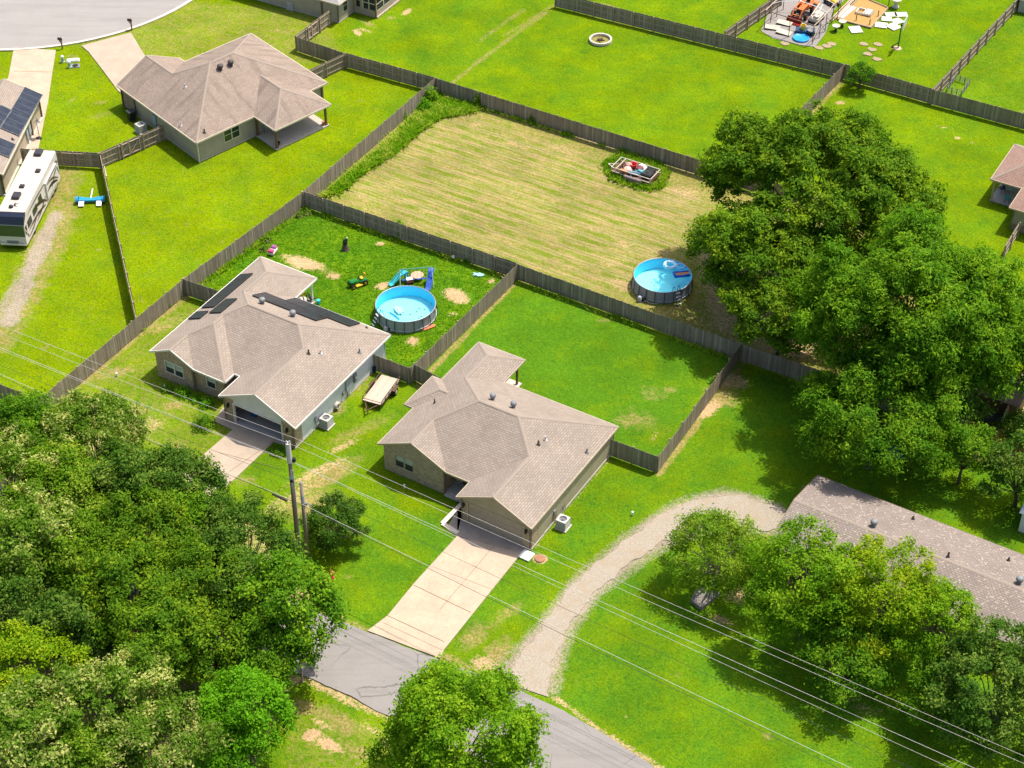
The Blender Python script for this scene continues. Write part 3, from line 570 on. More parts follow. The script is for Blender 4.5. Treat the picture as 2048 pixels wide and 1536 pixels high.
std_walls(H, BRICK, TAN, [((.5, .12), (6.4, .12), 0, 2.62, WIN), ((6.4, .12), (6.4, 1.7), 0, 2.75), ((9.15, 1.7), (9.15, -1.75), 0, 2.7), ((9.15, -1.75), (9.8, -1.75), 0, 2.62), ],
          [((9.8, -1.75), (14.9, -1.75), 2.2, 2.62), ((15.62, -.55), (15.62, 11.7), .2, 2.6), ((15.62, 11.7), (.5, 11.7), .2, 2.6), ((.5, 11.7), (.5, .3), .2, 2.6), ((6.4, 1.7), (9.15, 1.7), 0, 2.9, [(.7, 1.7, .1, 2.2)]), ((-.5, 9.2), (-.5, 5.65), .2, 2.6), ((-.5, 5.65), (.5, 5.65), .2, 2.6), ((.5, 9.2), (-.5, 9.2), .2, 2.6)], [((.35, .12), (6.5, .12), 2.62, 3.98)], [((9.1, -1.75), (15.6, -1.75), 2.62, 4.05)])
b = H.mb(); b.bx(.45, .3, 0, 15.66, 11.74, .2); b.bx(9.2, -1.7, 0, 15.66, .3, .12); b.bx(-.55, 5.6, 0, .46, 9.25, .2); b.bx(6.45, -.1, 0, 9.1, 1.65, .13); b.bx(.35, 11.75, 0, 4.6, 15.3, .12); b.build('foundation', SLAB, H.e)
H.window((.5, .12), (6.4, .12), *WIN[0], T_TAN)
b = H.mb(); b.bx(9.85, -1.7, .03, 14.85, -1.64, 2.2)
for r_ in range(4):
    for c_ in range(8): b.bx(9.93 + c_ * .615, -1.716, .1 + r_ * .53, 9.93 + c_ * .615 + .5, -1.7, .1 + r_ * .53 + .42)
b.build('garage_door', M('beige_door', (.37, .31, .24), .55, .06), H.e)
b = H.mb(); b.bx(9.72, -1.79, 0, 9.83, -1.68, 2.25); b.bx(14.87, -1.79, 0, 14.98, -1.68, 2.25); b.bx(9.72, -1.8, 2.2, 14.98, -1.69, 2.31); b.build('door_frame', T_TAN, H.e)
b = H.mb(); b.bx(7.12, 1.74, .13, 8.08, 1.8, 2.2); b.build('front_door', DOOR, H.e)
b = H.mb(); b.bx(4.2, 14.9, .1, 4.36, 15.06, 2.6); b.build('porch_post', T_BROWN, H.e); b = H.mb(); b.bx(.35, 14.9, .1, .5, 15.06, 2.6); b.build('porch_post', T_BROWN, H.e)
for x in (9.45, 15.2):
    b = H.mb(); b.bx(x - .09, -1.86, 1.75, x + .09, -1.76, 2.05); b.lathe([(.05, 1.66), (.1, 1.75), (.09, 1.98), (.03, 2.08)], 8, (x, -1.9, 0)); b.build('wall_lamp', BLK, H.e)
for x, y in ((985.6, 796), (1027, 812)): H.turbine(H.rp(x, y + 3, zb), STEEL)
H.pipe(H.rp(869.4, 806, zl), DKV)
for x, y, m_ in ((1077, 889, DKV), (1091, 880, PVC), (1173.7, 905, STEEL)): H.pipe(H.rp(x, y, zr), m_, .075)
for y, h in ((2.0, 1.3), (3.1, .9), (3.5, .7)): b = H.mb(); b.tube([(15.7, y, .2), (15.7, y, h)], .035, 6); b.build('conduit', STEEL, H.e)
b = H.mb(); b.bx(15.6, 1.7, .9, 15.74, 1.95, 1.4); b.build('utility_box', STEEL, H.e)
b = H.mb(); H.wall(b, (14.9, -1.75), (15.62, -1.75), 0, 2.62); H.wall(b, (15.62, -1.75), (15.62, -.55), .2, 2.6); b.build('garage_pier', BRICK, H.e)
HC = H
# ---- middle-left house with open garage
H = House('brick_house', 'house with solar panels on its beige roof, white siding and an open double garage', at(299, 702, 2.6), -31.5, 60)
zl = lambda x, y: e + p * x; zr = lambda x, y: e + p * (16.8 - x); zf_ = lambda x, y: e + p * (y - 1.35); zb = lambda x, y: e + p * (12.8 - y); zf0 = lambda x, y: e + p * y; zb2 = lambda x, y: e + p * (8.2 - x)
H.roof([([(0, 0), (2.425, 0), (2.425, 2.425), (4.1, 4.1), (4.1, 5.45), (5.725, 7.075), (3.235, 9.565), (3.235, 12.965), (0, 16.2)], zl), ([(2.425, 0), (4.85, 0), (2.425, 2.425)], lambda x, y: e + p * (4.85 - x)),
        ([(4.85, 0), (8.2, 0), (4.1, 4.1), (2.425, 2.425)], zf0), ([(8.2, 0), (8.2, 1.35), (4.1, 5.45), (4.1, 4.1)], zb2), ([(8.2, 1.35), (8.8, 1.35), (12.8, 5.35), (11.075, 7.075), (5.725, 7.075), (4.1, 5.45)], zf_),
        ([(8.8, -1.65), (12.8, -1.65), (12.8, 5.35), (8.8, 1.35)], lambda x, y: e + p * (x - 8.8)), ([(12.8, -1.65), (16.8, -1.65), (16.8, 12.8), (11.075, 7.075), (12.8, 5.35)], zr), ([(11.075, 7.075), (16.8, 12.8), (6.47, 12.8), (3.235, 9.565), (5.725, 7.075)], zb),
        ([(3.235, 9.565), (6.47, 12.8), (6.47, 16.2), (3.235, 12.965)], lambda x, y: e + p * (6.47 - x)), ([(3.235, 12.965), (6.47, 16.2), (0, 16.2)], lambda x, y: e + p * (16.2 - y))], SHB, T_WHITE,
       caps=[((2.425, 0), (2.425, 2.425), zl), ((2.425, 2.425), (4.1, 4.1), zl), ((4.1, 4.1), (4.1, 5.45), zl), ((4.1, 5.45), (5.725, 7.075), zl), ((8.2, 0), (4.1, 4.1), zf0), ((5.725, 7.075), (11.075, 7.075), zf_), ((11.075, 7.075), (16.8, 12.8), zr), ((11.075, 7.075), (12.8, 5.35), zr), ((12.8, -1.65), (12.8, 5.35), zr), ((5.725, 7.075), (3.235, 9.565), zl), ((3.235, 9.565), (3.235, 12.965), zl), ((3.235, 12.965), (6.47, 16.2), lambda x, y: e + p * (16.2 - y)), ((3.235, 12.965), (0, 16.2), zl)])
WIN = [(1.05, 2.95, .95, 2.1)]; WIN2 = [(1.25, 2.15, .95, 2.1)]
std_walls(H, BRICK, WHITE, [((.5, .12), (4.6, .12), 0, 2.62, WIN), ((4.6, .12), (4.6, .4), 0, 2.6), ((4.6, .4), (7.85, .4), 0, 2.68, WIN2), ((7.85, .4), (7.85, 1.9), 0, 2.65), ((9.1, 1.9), (9.1, -1.45), 0, 2.65), ((9.1, -1.45), (10.2, -1.45), 0, 2.62), ],
          [((10.2, -1.45), (15.2, -1.45), 2.15, 2.62), ((16.4, -.3), (16.4, 12.4), .15, 2.6), ((16.4, 12.4), (.5, 12.4), .15, 2.6), ((.5, 12.4), (.5, .3), .15, 2.6), ((7.85, 1.9), (9.1, 1.9), 0, 2.7, [(.2, 1.1, .1, 2.15)])], [((.35, .12), (4.65, .12), 2.62, 3.55)], [((9.0, -1.45), (16.5, -1.45), 2.62, 4.3)])
b = H.mb(); b.bx(.45, .6, 0, 16.43, 12.44, .1); b.bx(9.15, -1.4, 0, 16.43, .6, .09); b.bx(.3, 12.45, 0, 6.3, 15.9, .12); b.build('foundation', SLAB, H.e)
b = H.mb(); b.bx(9.3, 5.4, .1, 16.2, 5.5, 2.7); b.bx(9.3, -1.2, 2.6, 16.2, 5.4, 2.62); b.build('garage_interior', M('garage_wall', (.3, .27, .24), .9, .2), H.e)
H.window((.5, .12), (4.6, .12), *WIN[0], T_WHITE); H.window((4.6, .4), (7.85, .4), *WIN2[0], T_WHITE, cols=1)
b = H.mb(); b.bx(10.12, -1.5, 0, 10.24, -1.3, 2.2); b.bx(15.16, -1.5, 0, 15.28, -1.3, 2.2); b.bx(10.12, -1.51, 2.15, 15.28, -1.32, 2.26); b.build('door_frame', T_WHITE, H.e)
b = H.mb(); b.bx(8.08, 1.94, .1, 8.92, 2.0, 2.15); b.build('front_door', DOOR, H.e)
for x in (9.65, 15.8):
    b = H.mb(); b.bx(x - .09, -1.56, 1.7, x + .09, -1.46, 2.05); b.lathe([(.05, 1.62), (.11, 1.72), (.1, 1.95), (.03, 2.06)], 8, (x, -1.62, 0)); b.build('wall_lamp', BLK, H.e)
for (x, y) in ((6.1, 15.7), (.35, 15.7)):
    b = H.mb(); b.bx(x - .08, y - .08, .1, x + .08, y + .08, 2.6); b.build('porch_post', T_WHITE, H.e)
bb = lambda *q: [(290 + x / 3.84, 500 + y / 3.84) for x, y in q]
for q_ in (bb((430, 440), (525, 432), (832, 178), (738, 186)), bb((492, 480), (580, 475), (708, 372), (622, 375)), bb((325, 527), (418, 520), (490, 468), (400, 472))): H.panel(q_, zl, SOLAR, SFRAME)
for q_ in (bb((838, 345), (935, 320), (1395, 520), (1300, 540)), bb((1090, 385), (1175, 362), (1640, 565), (1555, 583))): H.panel(q_, zb, SOLAR, SFRAME)
for x, y in bb((902, 412), (1137, 510)): H.turbine(H.rp(x, y, zb), STEEL, .23)
for (x, y), m_ in zip(bb((1257, 795), (1350, 793), (1648, 787)), (DKV, PVC, STEEL)): H.pipe(H.rp(x, y, zr), m_, .075)
H.pipe(H.rp(733, 656, zb), DKV, .07, .15)
b = H.mb(); b.bx(16.42, 6.1, .75, 16.58, 7.0, 1.9); b.build('breaker_box', M('electric_grey', (.30, .35, .36), .5, .15), H.e)
b = H.mb(); b.lathe([(.17, 0), (.17, .12), (.1, .16)], 12, (0, 0, 0), M=Matrix.Translation((16.5, 7.5, 1.35)) @ Matrix.Rotation(math.pi / 2, 4, 'Y')); b.bx(16.42, 7.3, .9, 16.55, 7.75, 1.75); b.build('electric_meter', STEEL, H.e)
for y, z0, z1 in ((6.3, .1, .8), (7.5, 1.7, 2.7), (1.6, .1, 1.0)): b = H.mb(); b.tube([(16.47, y, z0), (16.47, y, z1)], .045, 6); b.build('conduit', M('dull_conduit', (.25, .25, .25), .6, .2), H.e)
for y, z0 in ((5.6, .7), (1.45, .9)): b = H.mb(); b.bx(16.42, y, z0, 16.56, y + .28, z0 + .35); b.build('utility_box', M('dull_conduit', (.25, .25, .25), .6, .2), H.e)
b = H.mb(); H.wall(b, (15.2, -1.45), (16.4, -1.45), 0, 2.62); H.wall(b, (16.4, -1.45), (16.4, -.3), .15, 2.6); b.build('garage_pier', BRICK, H.e)
HB = H
# ---- house at the cul-de-sac with the covered patio
H = House('tan_house', 'large hip-roofed house with a covered corner patio by the cul-de-sac', at(392, 286, 2.6), 44, 131)
zu = lambda x, y: e + p * x; zw = lambda x, y: e + p * y
H.roof([([(0, 0), (7.05, 7.05), (4.1, 10), (4.1, 15.1), (0, 15.1)], zu), ([(0, 0), (7.35, 0), (11.05, 3.7), (14.75, 0), (17.1, 0), (10.05, 7.05), (7.05, 7.05)], zw), ([(4.1, 10), (8.2, 14.1), (8.2, 15.1), (4.1, 15.1)], lambda x, y: e + p * (8.2 - x)),
        ([(4.1, 10), (7.05, 7.05), (10.05, 7.05), (17.1, 14.1), (8.2, 14.1)], lambda x, y: e + p * (14.1 - y)), ([(17.1, 0), (17.1, 14.1), (10.05, 7.05)], lambda x, y: e + p * (17.1 - x)), ([(7.35, -3.65), (11.05, .05), (11.05, 3.7), (7.35, 0)], lambda x, y: e + p * (x - 7.35)),
        ([(14.75, -3.65), (14.75, 0), (11.05, 3.7), (11.05, .05)], lambda x, y: e + p * (14.75 - x)), ([(7.35, -3.65), (14.75, -3.65), (11.05, .05)], lambda x, y: e + p * (y + 3.65))], SHA, T_CREAM,
       caps=[((0, 0), (7.05, 7.05), zu), ((7.05, 7.05), (10.05, 7.05), zw), ((7.05, 7.05), (4.1, 10), zu), ((4.1, 10), (4.1, 15.1), zu), ((10.05, 7.05), (17.1, 0), zw), ((10.05, 7.05), (17.1, 14.1), lambda x, y: e + p * (17.1 - x)), ((11.05, 3.7), (11.05, .05), lambda x, y: e + p * (x - 7.35)), ((11.05, .05), (7.35, -3.65), lambda x, y: e + p * (y + 3.65)), ((11.05, .05), (14.75, -3.65), lambda x, y: e + p * (y + 3.65))])
std_walls(H, BRICK_D, BEIGE, [((.35, 14.75), (.35, 12.3), .1, 2.6), ((8.0, 14.75), (.35, 14.75), .1, 2.6)], [((.35, .35), (7.6, .35), .1, 2.6, [(3.3, 5.2, .95, 2.25)]), ((7.6, .35), (16.7, .35), .1, 2.6, [(4.0, 6.0, .1, 2.2)]), ((16.7, .35), (16.7, 13.7), .1, 2.6), ((16.7, 13.7), (8, 13.7), .1, 2.6), ((8, 13.7), (8, 14.75), .1, 2.6), ((.35, 12.3), (.35, .35), .1, 2.6)], [], [((8.1, 14.75), (.1, 14.75), 2.6, 4.3)])
H.window((.35, .35), (7.6, .35), 3.3, 5.2, .95, 2.25, T_CREAM, blind=0, glass=GREEN_GLASS)
b = H.mb(); b.bx(11.65, .4, .1, 13.5, .46, 2.2); b.build('patio_door', GLASS, H.e)
b = H.mb(); b.bx(.32, .32, 0, 16.74, 13.74, .1); b.build('foundation', SLAB, H.e)
b = H.mb(); b.bx(7.5, -3.4, 0, 14.5, .3, .14); b.build('patio_slab', M('patio_concrete', (.42, .37, .32), .85, .2), H.e)
for x, y in ((7.75, -3.15), (14.25, -3.15), (7.72, .2)):
    b = H.mb(); b.bx(x - .1, y - .1, .1, x + .1, y + .1, 2.55); b.bx(x - .15, y - .15, .1, x + .15, y + .15, .3); b.build('patio_post', T_BROWN, H.e)
for x, y in ((.3, 12.2), (.28, 14.7), (16.4, .25), (.3, .28)):
    b = H.mb(); b.bx(x - .06, y - .06, .05, x + .06, y + .06, 2.5); b.build('downspout', T_BROWN if y > 1 or x > 9 else T_CREAM, H.e)
for x, y in ((441, 139), (462, 131)): H.turbine(H.rp(x, y, zw), DKV, .26)
for x, y, m_ in ((371, 174, PVC), (362, 251, PVC), (409, 265, DKV)): H.pipe(H.rp(x, y, zu if x < 400 else zw), m_, .08)
b = H.mb(); b.bx(.2, 8.05, .8, .34, 8.75, 1.9); b.tube([(.27, 8.3, .1), (.27, 8.3, .85)], .05, 6); b.build('breaker_box', M('electric_teal', (.26, .36, .36), .5, .15), H.e)
b = H.mb(); b.bx(.2, 7.2, .5, .34, 7.6, 1.1); b.build('electric_meter', STEEL, H.e)
HA = H
# ---- house at the top edge with screened porch
o_ = at(678, 46)
H = House('tan_house', 'tan house with a grey roof and screened porch at the top edge', o_, 61, 151)
zx = lambda x, y: e + p * (x + .4); zy = lambda x, y: e + p * (y + .4)
H.roof([([(-.4, -.4), (6.1, 6.1), (6.1, 9.5), (-.4, 16)], zx), ([(-.4, -.4), (3.0, -.4), (12.6, -.4), (6.1, 6.1)], zy), ([(12.6, -.4), (12.6, 16), (6.1, 9.5), (6.1, 6.1)], lambda x, y: e + p * (12.6 - x)), ([(12.6, 16), (-.4, 16), (6.1, 9.5)], lambda x, y: e + p * (16 - y))], SHE, T_CREAM)
std_walls(H, BRICK_D, BEIGE, [], [((0, 0), (2.96, 0), .1, 2.6, [(1.0, 1.9, .9, 2.2)]), ((2.96, 0), (12.2, 0), .1, 2.6), ((12.2, 0), (12.2, 15.6), .1, 2.6), ((12.2, 15.6), (0, 15.6), .1, 2.6), ((0, 15.6), (0, 0), .1, 2.6)])
H.window((0, 0), (2.96, 0), 1.0, 1.9, .9, 2.2, T_CREAM, cols=1, blind=0)
b = H.mb(); b.bx(-.03, -.03, 0, 12.23, 15.63, .1); b.build('foundation', SLAB, H.e)
b = H.mb(); b.bx(3.0, -3.3, 0, 9.6, -.03, .16); b.build('porch_slab', CONC2, H.e)
b = H.mb(); b.bx(3.1, -3.1, .16, 9.5, -2.98, .8); b.bx(3.1, -2.98, .16, 3.22, -.05, .8); b.bx(3.12, -1.3, .8, 3.2, -.05, 2.5); b.build('porch_wall', BEIGE, H.e)
b = H.mb()
for x in (3.16, 4.7, 6.3, 7.9, 9.44): b.bx(x - .06, -3.1, .8, x + .06, -2.98, 2.6)
for y in (-2.1, -1.3): b.bx(3.1, y - .05, .8, 3.22, y + .05, 2.6)
b.bx(3.1, -3.09, 1.55, 9.5, -2.99, 1.64); b.bx(3.1, -2.98, 1.55, 3.21, -1.35, 1.64); b.bx(3.05, -3.15, 2.5, 9.55, -2.95, 2.65); b.bx(3.05, -2.95, 2.5, 3.25, 0, 2.65); b.build('porch_frame', T_CREAM, H.e)
b = H.mb(); b.bx(3.15, -3.05, .8, 9.45, -3.03, 2.5); b.bx(3.15, -3.03, .8, 3.17, -1.35, 2.5); b.build('insect_screen', M('screen_mesh', (.03, .035, .035), .7, .2), H.e)
b = H.mb(); b.bx(2.9, -3.3, 2.62, 9.8, -.42, 2.75); b.build('porch_roof', SHE, H.e)
b = H.mb(); b.bx(3.06, -.9, .85, 3.1, -.45, 1.6); b.build('pet_door', BLK, H.e)
for q_ in ((3.0, -3.1), (-.05, 2.2)):
    b = H.mb(); b.bx(q_[0] - .07, q_[1] - .07, .05, q_[0] + .07, q_[1] + .07, 2.5); b.build('downspout', T_BROWN, H.e)
# ---- house at the left edge with blue solar panels
H = House('peach_house', 'peach-walled house at the left edge beside the motorhome, with blue-black solar panels', at(84, 188, 2.6), -93.2)
zs = lambda x, y: e - p * y; zo = lambda x, y: e + p * (y + 7.3)
H.roof([([(0, 0), (0, -3.65), (15.3, -3.65), (15.3, 0)], zs), ([(0, -3.65), (0, -7.3), (15.3, -7.3), (15.3, -3.65)], zo)], SHB, T_CREAM, caps=[((0, -3.65), (15.3, -3.65), zs)])
std_walls(H, BRICK_D, PEACH, [], [((.2, -.4), (.2, -6.9), .1, 2.6), ((.2, -6.9), (15.1, -6.9), .1, 2.6), ((15.1, -6.9), (15.1, -.4), .1, 2.6), ((15.1, -.4), (.2, -.4), .1, 2.6)], [], [((.2, -.25), (.2, -7.05), 2.6, 4.15), ((15.1, -7.05), (15.1, -.25), 2.6, 4.15)])
b = H.mb(); b.bx(.15, -6.95, 0, 15.15, -.36, .1); b.bx(.1, -.36, 0, 15.2, -.2, .08); b.build('foundation', SLAB, H.e)
for q_ in (((46, 172), (84, 189), (40, 272), (5, 257)), ((-2, 208), (21, 219), (3, 255), (-20, 244)), ((-4, 274), (30, 288), (19, 315), (-14, 301))): H.panel(q_, zs, SOLARB, STEEL)
H.pipe(H.rp(25, 279, zs), DKV, .08, .2)
for x in (.35, 4.0, 14.95):
    b = H.mb(); b.bx(x - .06, -.36, .05, x + .06, -.24, 2.5); b.build('downspout', T_BROWN, H.e)
b = H.mb(); b.bx(4.5, -.38, .8, 5.1, -.22, 2.0); b.bx(5.5, -.38, .7, 5.9, -.24, 1.8); b.tube([(4.8, -.3, .1), (4.8, -.3, .8)], .05, 6); b.tube([(5.7, -.3, .1), (5.7, -.3, .7)], .05, 6); b.build('breaker_box', M('electric_blue_grey', (.34, .39, .42), .5, .15), H.e)
# ---- house at the right edge with red-brown roof and furnished patio
H = House('tan_house', 'red-brown roofed house at the right edge with a cluttered patio', at(1981, 358, 2.6), -31, 60)
z1_ = lambda x, y: e + p * x; z2_ = lambda x, y: e + p * y
H.roof([([(0, 0), (3.7, 3.7), (0, 7.4)], z1_), ([(0, 0), (3.15, 0), (8, 0), (8, 3.7), (3.7, 3.7)], z2_), ([(0, 7.4), (3.7, 3.7), (8, 3.7), (8, 7.4)], lambda x, y: e + p * (7.4 - y))], SHG, T_TAN, caps=[((0, 0), (3.7, 3.7), z1_), ((3.7, 3.7), (8, 3.7), z2_), ((0, 7.4), (3.7, 3.7), z1_)])
r1 = H.r; zz = lambda x, y: e + .012 + p * (x - 3.15); b_ = lambda x, y: e + .012 + p * (y + 3.84)
H.roof([([(3.15, -3.84), (9, 2.01), (9, 6), (3.15, -.02)], zz), ([(3.15, -3.84), (16, -3.84), (16, 2.01), (9, 2.01)], b_)], SHG, T_TAN)
std_walls(H, BRICK_D, BEIGE, [((3.5, -3.5), (16, -3.5), .02, .8), ((3.5, 7), (3.5, -3.5), .02, .5)], [((3.52, -3.48), (16, -3.48), .8, 2.6), ((3.52, 7), (3.52, -3.48), .5, 2.6, [(4.2, 5.8, .5, 2.2)])])
b = H.mb(); b.bx(.25, .2, 0, 3.5, 7.1, .14); b.build('patio_slab', M('patio_concrete', (.42, .37, .32)), H.e)
for x, y in ((.4, .35), (.4, 7)):
    b = H.mb(); b.bx(x - .09, y - .09, .1, x + .09, y + .09, 2.6); b.build('patio_post', T_TAN, H.e)
HG = H
# ---- long house at the lower right
D0 = at(1635, 950, 2.7)
H = House('long_house', 'long low house with a speckled mauve shingle roof behind the trees at the lower right', D0, -31.8)
k = .22; zbk = lambda x, y: 2.7 - k * y; zfr = lambda x, y: 2.7 + k * (y + 9.22)
H.roof([([(0, 0), (0, -4.61), (18.4, -4.61), (23, 0)], zbk), ([(0, -4.61), (0, -9.22), (23, -9.22), (18.4, -4.61)], zfr), ([(23, 0), (18.4, -4.61), (23, -9.22)], lambda x, y: 2.7 + k * (23 - x))], SHD, M('brown_fascia', (.17, .12, .09), .7, .2), caps=[((0, -4.61), (18.4, -4.61), zbk), ((18.4, -4.61), (23, 0), zbk), ((18.4, -4.61), (23, -9.22), zfr)])
std_walls(H, BRICK_D, BEIGE, [((.3, -.4), (.3, -8.8), 0, 2.68), ((.3, -8.8), (22.6, -8.8), 0, 2.68, [(3, 4.4, 1, 2.1), (8, 9.0, 1, 2.1)]), ((22.6, -8.8), (22.6, -.4), 0, 2.68), ((22.6, -.4), (.3, -.4), 0, 2.68)], [], [((.3, -.3), (.3, -8.9), 2.68, 3.5)], [])
H.window((.3, -8.8), (22.6, -8.8), 3, 4.4, 1, 2.1, T_WHITE); H.window((.3, -8.8), (22.6, -8.8), 8, 9, 1, 2.1, T_WHITE, cols=1)
H.turbine(H.rp(1747, 1052, zbk), STEEL, .23); H.turbine(H.rp(2038, 1166, zbk), STEEL, .23)
for x, y in ((1896, 1114), (1826, 1038), (2017, 1121)): H.pipe(H.rp(x, y, zbk), DKV, .08, .5 if x < 1900 and x > 1850 else .3)
HD = H
b = MB(); q = [at(1381, 1205), at(1402, 1222), at(1440, 1192), at(1400, 1170)]
b.prism([(v.x, v.y) for v in q], .0, .35); b.beam(at(1384, 1197, .36), at(1432, 1188, .36), .05, .03); tag(b.build('deck', M('grey_decking', (.2, .175, .16), .85, .2, 2, stretch=(1, 6, 1))), 'low grey wooden deck half hidden under the small tree by the gravel drive', 'deck')
# ---- small outbuildings
def shed(name, label, px, py, az, L, W, h, rf, wall, roofm, rib=True):
    e_ = thing(name, label, 'shed', at(px, py), rad(az)); b = MB(); b.bx(0, 0, 0, L, W, h); b.mesh([(0, 0, h), (0, W, h), (0, W / 2, h + rf - .03), (L, 0, h), (L, W, h), (L, W / 2, h + rf - .03)], [(0, 2, 1), (3, 4, 5)]); b.build('wall', wall, e_)
    b = MB(); o = .2
    for s_ in (0, 1):
        y0, y1 = (-o, W / 2) if s_ == 0 else (W + o, W / 2)
        b.hexa([(-o, y0, h - .08), (L + o, y0, h - .08), (L + o, y1, h + rf - .02), (-o, y1, h + rf - .02), (-o, y0, h - .03), (L + o, y0, h - .03), (L + o, y1, h + rf + .03), (-o, y1, h + rf + .03)])
        if rib:
            for i in range(int(L / .3) + 1): b.beam((-o + .1 + i * .3, y0, h - .02), (-o + .1 + i * .3, y1, h + rf + .035), .05, .04)
    b.build('roof', roofm, e_); b = MB(); b.bx(-.03, W * .3, .05, -.002, W * .7, min(h - .1, 1.9)); b.build('door', T_BROWN, e_); return e_
shed('metal_shed', 'shed with a white ribbed metal roof at the right edge, shaded by trees', 2036, 1062, -31, 6, 4.2, 2.1, .5, WHITE, M('white_metal', (.66, .7, .74), .4, .1, 2, .2))
shed('small_shed', 'small pale grey shed behind the slatted fence at the top right corner', 2035, 24, -20, 3, 3, 1.7, .3, M('grey_siding', (.42, .40, .37)), M('grey_roofing', (.36, .35, .34)), False)
shed('wooden_shed', 'dark brown shed roof glimpsed through the big tree near the yellow wheelbarrow', 1928, 812, -31, 4.4, 3.4, 2.0, .45, T_BROWN, M('old_brown_roof', (.16, .115, .09), .9, .25), False)
# ------------------------------------------------------------------ fences
t = NT('weathered_boards'); P = t.coord('Object', (5, 5, .6)); g_ = t.n('ShaderNodeNewGeometry').outputs['Random Per Island']
n = t.noise(P, 1.6, 5, .7); col = t.mix(t.mapr(n, .3, .7), (.19, .155, .115), (.365, .305, .235)); col = t.mix(t.math('MULTIPLY', g_, .6), col, (.125, .10, .075)); col = t.mix(t.mapr(g_, .9, .93, 0, .6), col, (.46, .40, .32)); col = t.mix(t.mapr(t.noise(t.coord('Object'), .5, 3), .5, .7, 0, .3), col, (.15, .15, .085))
t.bsdf(col, .92, 0, .1, t.bump(n, .3, .01)); BOARD = t.m
RAIL = M('rail_wood', (.36, .285, .205), .9, .25, 3, stretch=(.6, 6, 6)); POSTW = M('post_wood', (.33, .26, .18), .9, .3, 3, stretch=(6, 6, .7)); CEDAR = M('cedar_boards', (.36, .185, .075), .85, .25, 3, stretch=(5, 5, .6), isl=.35)
FR = random.Random(5)
def fence(label, p, q, side=1, h=1.83, boards=None, gate=None, rails=3, step=2.44, name='wooden_fence'):
    """side=+1: rails and posts on the left of p->q, boards on the right"""
    p, q = Vector((p[0], p[1], 0)), Vector((q[0], q[1], 0)); L = (q - p).length
    f = thing(name, label, 'fence', p, ang(p, q), 'wooden yard fences'); b = MB(); x = 0; tl = 0; sag = 0
    while x < L - .04:
        if FR.random() < .06: sag = FR.uniform(-.05, .03)
        wd = min(.135, L - x); hh = h + FR.uniform(-.028, .022) + sag * .5; y = -side * (.045 + FR.uniform(0, .008)); tl = FR.uniform(-.006, .006)
        b.hexa([(x, y - .009, .03), (x + wd, y - .009, .03), (x + wd, y + .009, .03), (x, y + .009, .03), (x + tl, y - .009, hh), (x + wd + tl, y - .009, hh), (x + wd + tl, y + .009, hh), (x + tl, y + .009, hh)]); x += .141
    b.build('boards', boards or BOARD, f)
    for i in range(rails):
        z = .28 + i * (h - .5) / (rails - 1); b = MB(); b.bx(.02, -.032 if side > 0 else -.006, z - .045, L - .02, .006 if side > 0 else .032, z + .045); b.build('rail', RAIL, f)
    k = max(1, round(L / step)); pm = None
    for i in range(k + 1):
        if pm is None:
            b = MB(); b.bx(-.05, .008 if side > 0 else -.108, 0, .05, .108 if side > 0 else -.008, h + .02); o = b.build('post', POSTW, f); pm = o.data
        else: o = link('post', pm, f)
        o.location = (min(max(i * L / k, .06), L - .06), 0, 0)
    for (g0, g1, both) in gate or ():
        b = MB(); yy = side * .03
        for a, c in ((g0, (g0 + g1) / 2), ((g0 + g1) / 2, g1)) if both else ((g0, g1),):
            b.beam((a + .08, yy, .3), (c - .08, yy, h - .25), .09, .035); b.beam((a + .06, yy, h - .22), (c - .06, yy, h - .22), .09, .04); b.beam((a + .06, yy, .28), (c - .06, yy, .28), .09, .04)
            for s_ in (a + .05, c - .05): b.beam((s_, yy, .1), (s_, yy, h - .05), .04, .09, up=(1, 0, 0))
        b.build('gate', RAIL, f)
    return f
fence('long board fence running from the woods up past the solar-panelled house', A0, A1, 1)
fence('board fence along the left side of the weedy pool yard', A1, A2, 1)
fence('board fence along the left weedy edge of the mown hay field', A2, A3, 1)
fence('dark board fence along the far edge of the mown hay field', A3, ft(1420, 325), 1); fence('last length of the hay field far fence, hidden behind the big dark tree', ft(1420, 325), ft(1870, 462), 1)
fence('dark fence with posts showing, between the pool yard and the hay field', A2, B1, -1); fence('dark board fence between the hay field and the green back yard of the front house', B1, B2, 1)
fence('shaded fence continuing under the big trees from the back yard corner', B2, ft(1935, 838), 1); fence('short orange cedar fence in the gap at the right edge', ft(1935, 838), ft(2060, 880), 1, boards=CEDAR)
fence('board fence between the weedy pool yard and the green back yard', C1, B1, 1); fence('board fence on the right side of the green back yard', C2, B2, 1)
fence('short board fence joining the front house to the right yard corner', ft(1218, 876), C2, 1); fence('short board fence between the two front houses, next to the tan roof', C1 + Vector((.25, .6, 0)), ft(895, 762), 1)
fence('gate fence with black hinges behind the flatbed trailer', ft(744, 707), C1, 1)
fence('short dark fence from the long fence to the solar-panelled house', A1, ft(442, 583), 1); fence('dark fence stub at the left edge above the woods', ft(-40, 752), A0, 1)
fence('long dark fence across the top of the photo with posts and rails showing', ft(1110, -15), R1, -1); fence('fence section behind the sapling, from the junction to the slatted fence', R1, ft(1866, 178), -1); fence('plain dark boards of the far fence at the right edge', ft(1866, 178), ft(2090, 238), 1)
fence('board fence running down from the far junction behind the big dark tree', ft(1590, 228), R1, 1); fence('fence with rails showing beside the tractor lot', ft(1450, 62), ft(1565, -18), -1); fence('tall fence with rails showing along the pale lawn in the upper right', ft(1866, 178), ft(2045, -14), -1)
fence('thin leaning fence seen from above, beside the tow dolly', ft(200, 306), ft(272, 634), 1)
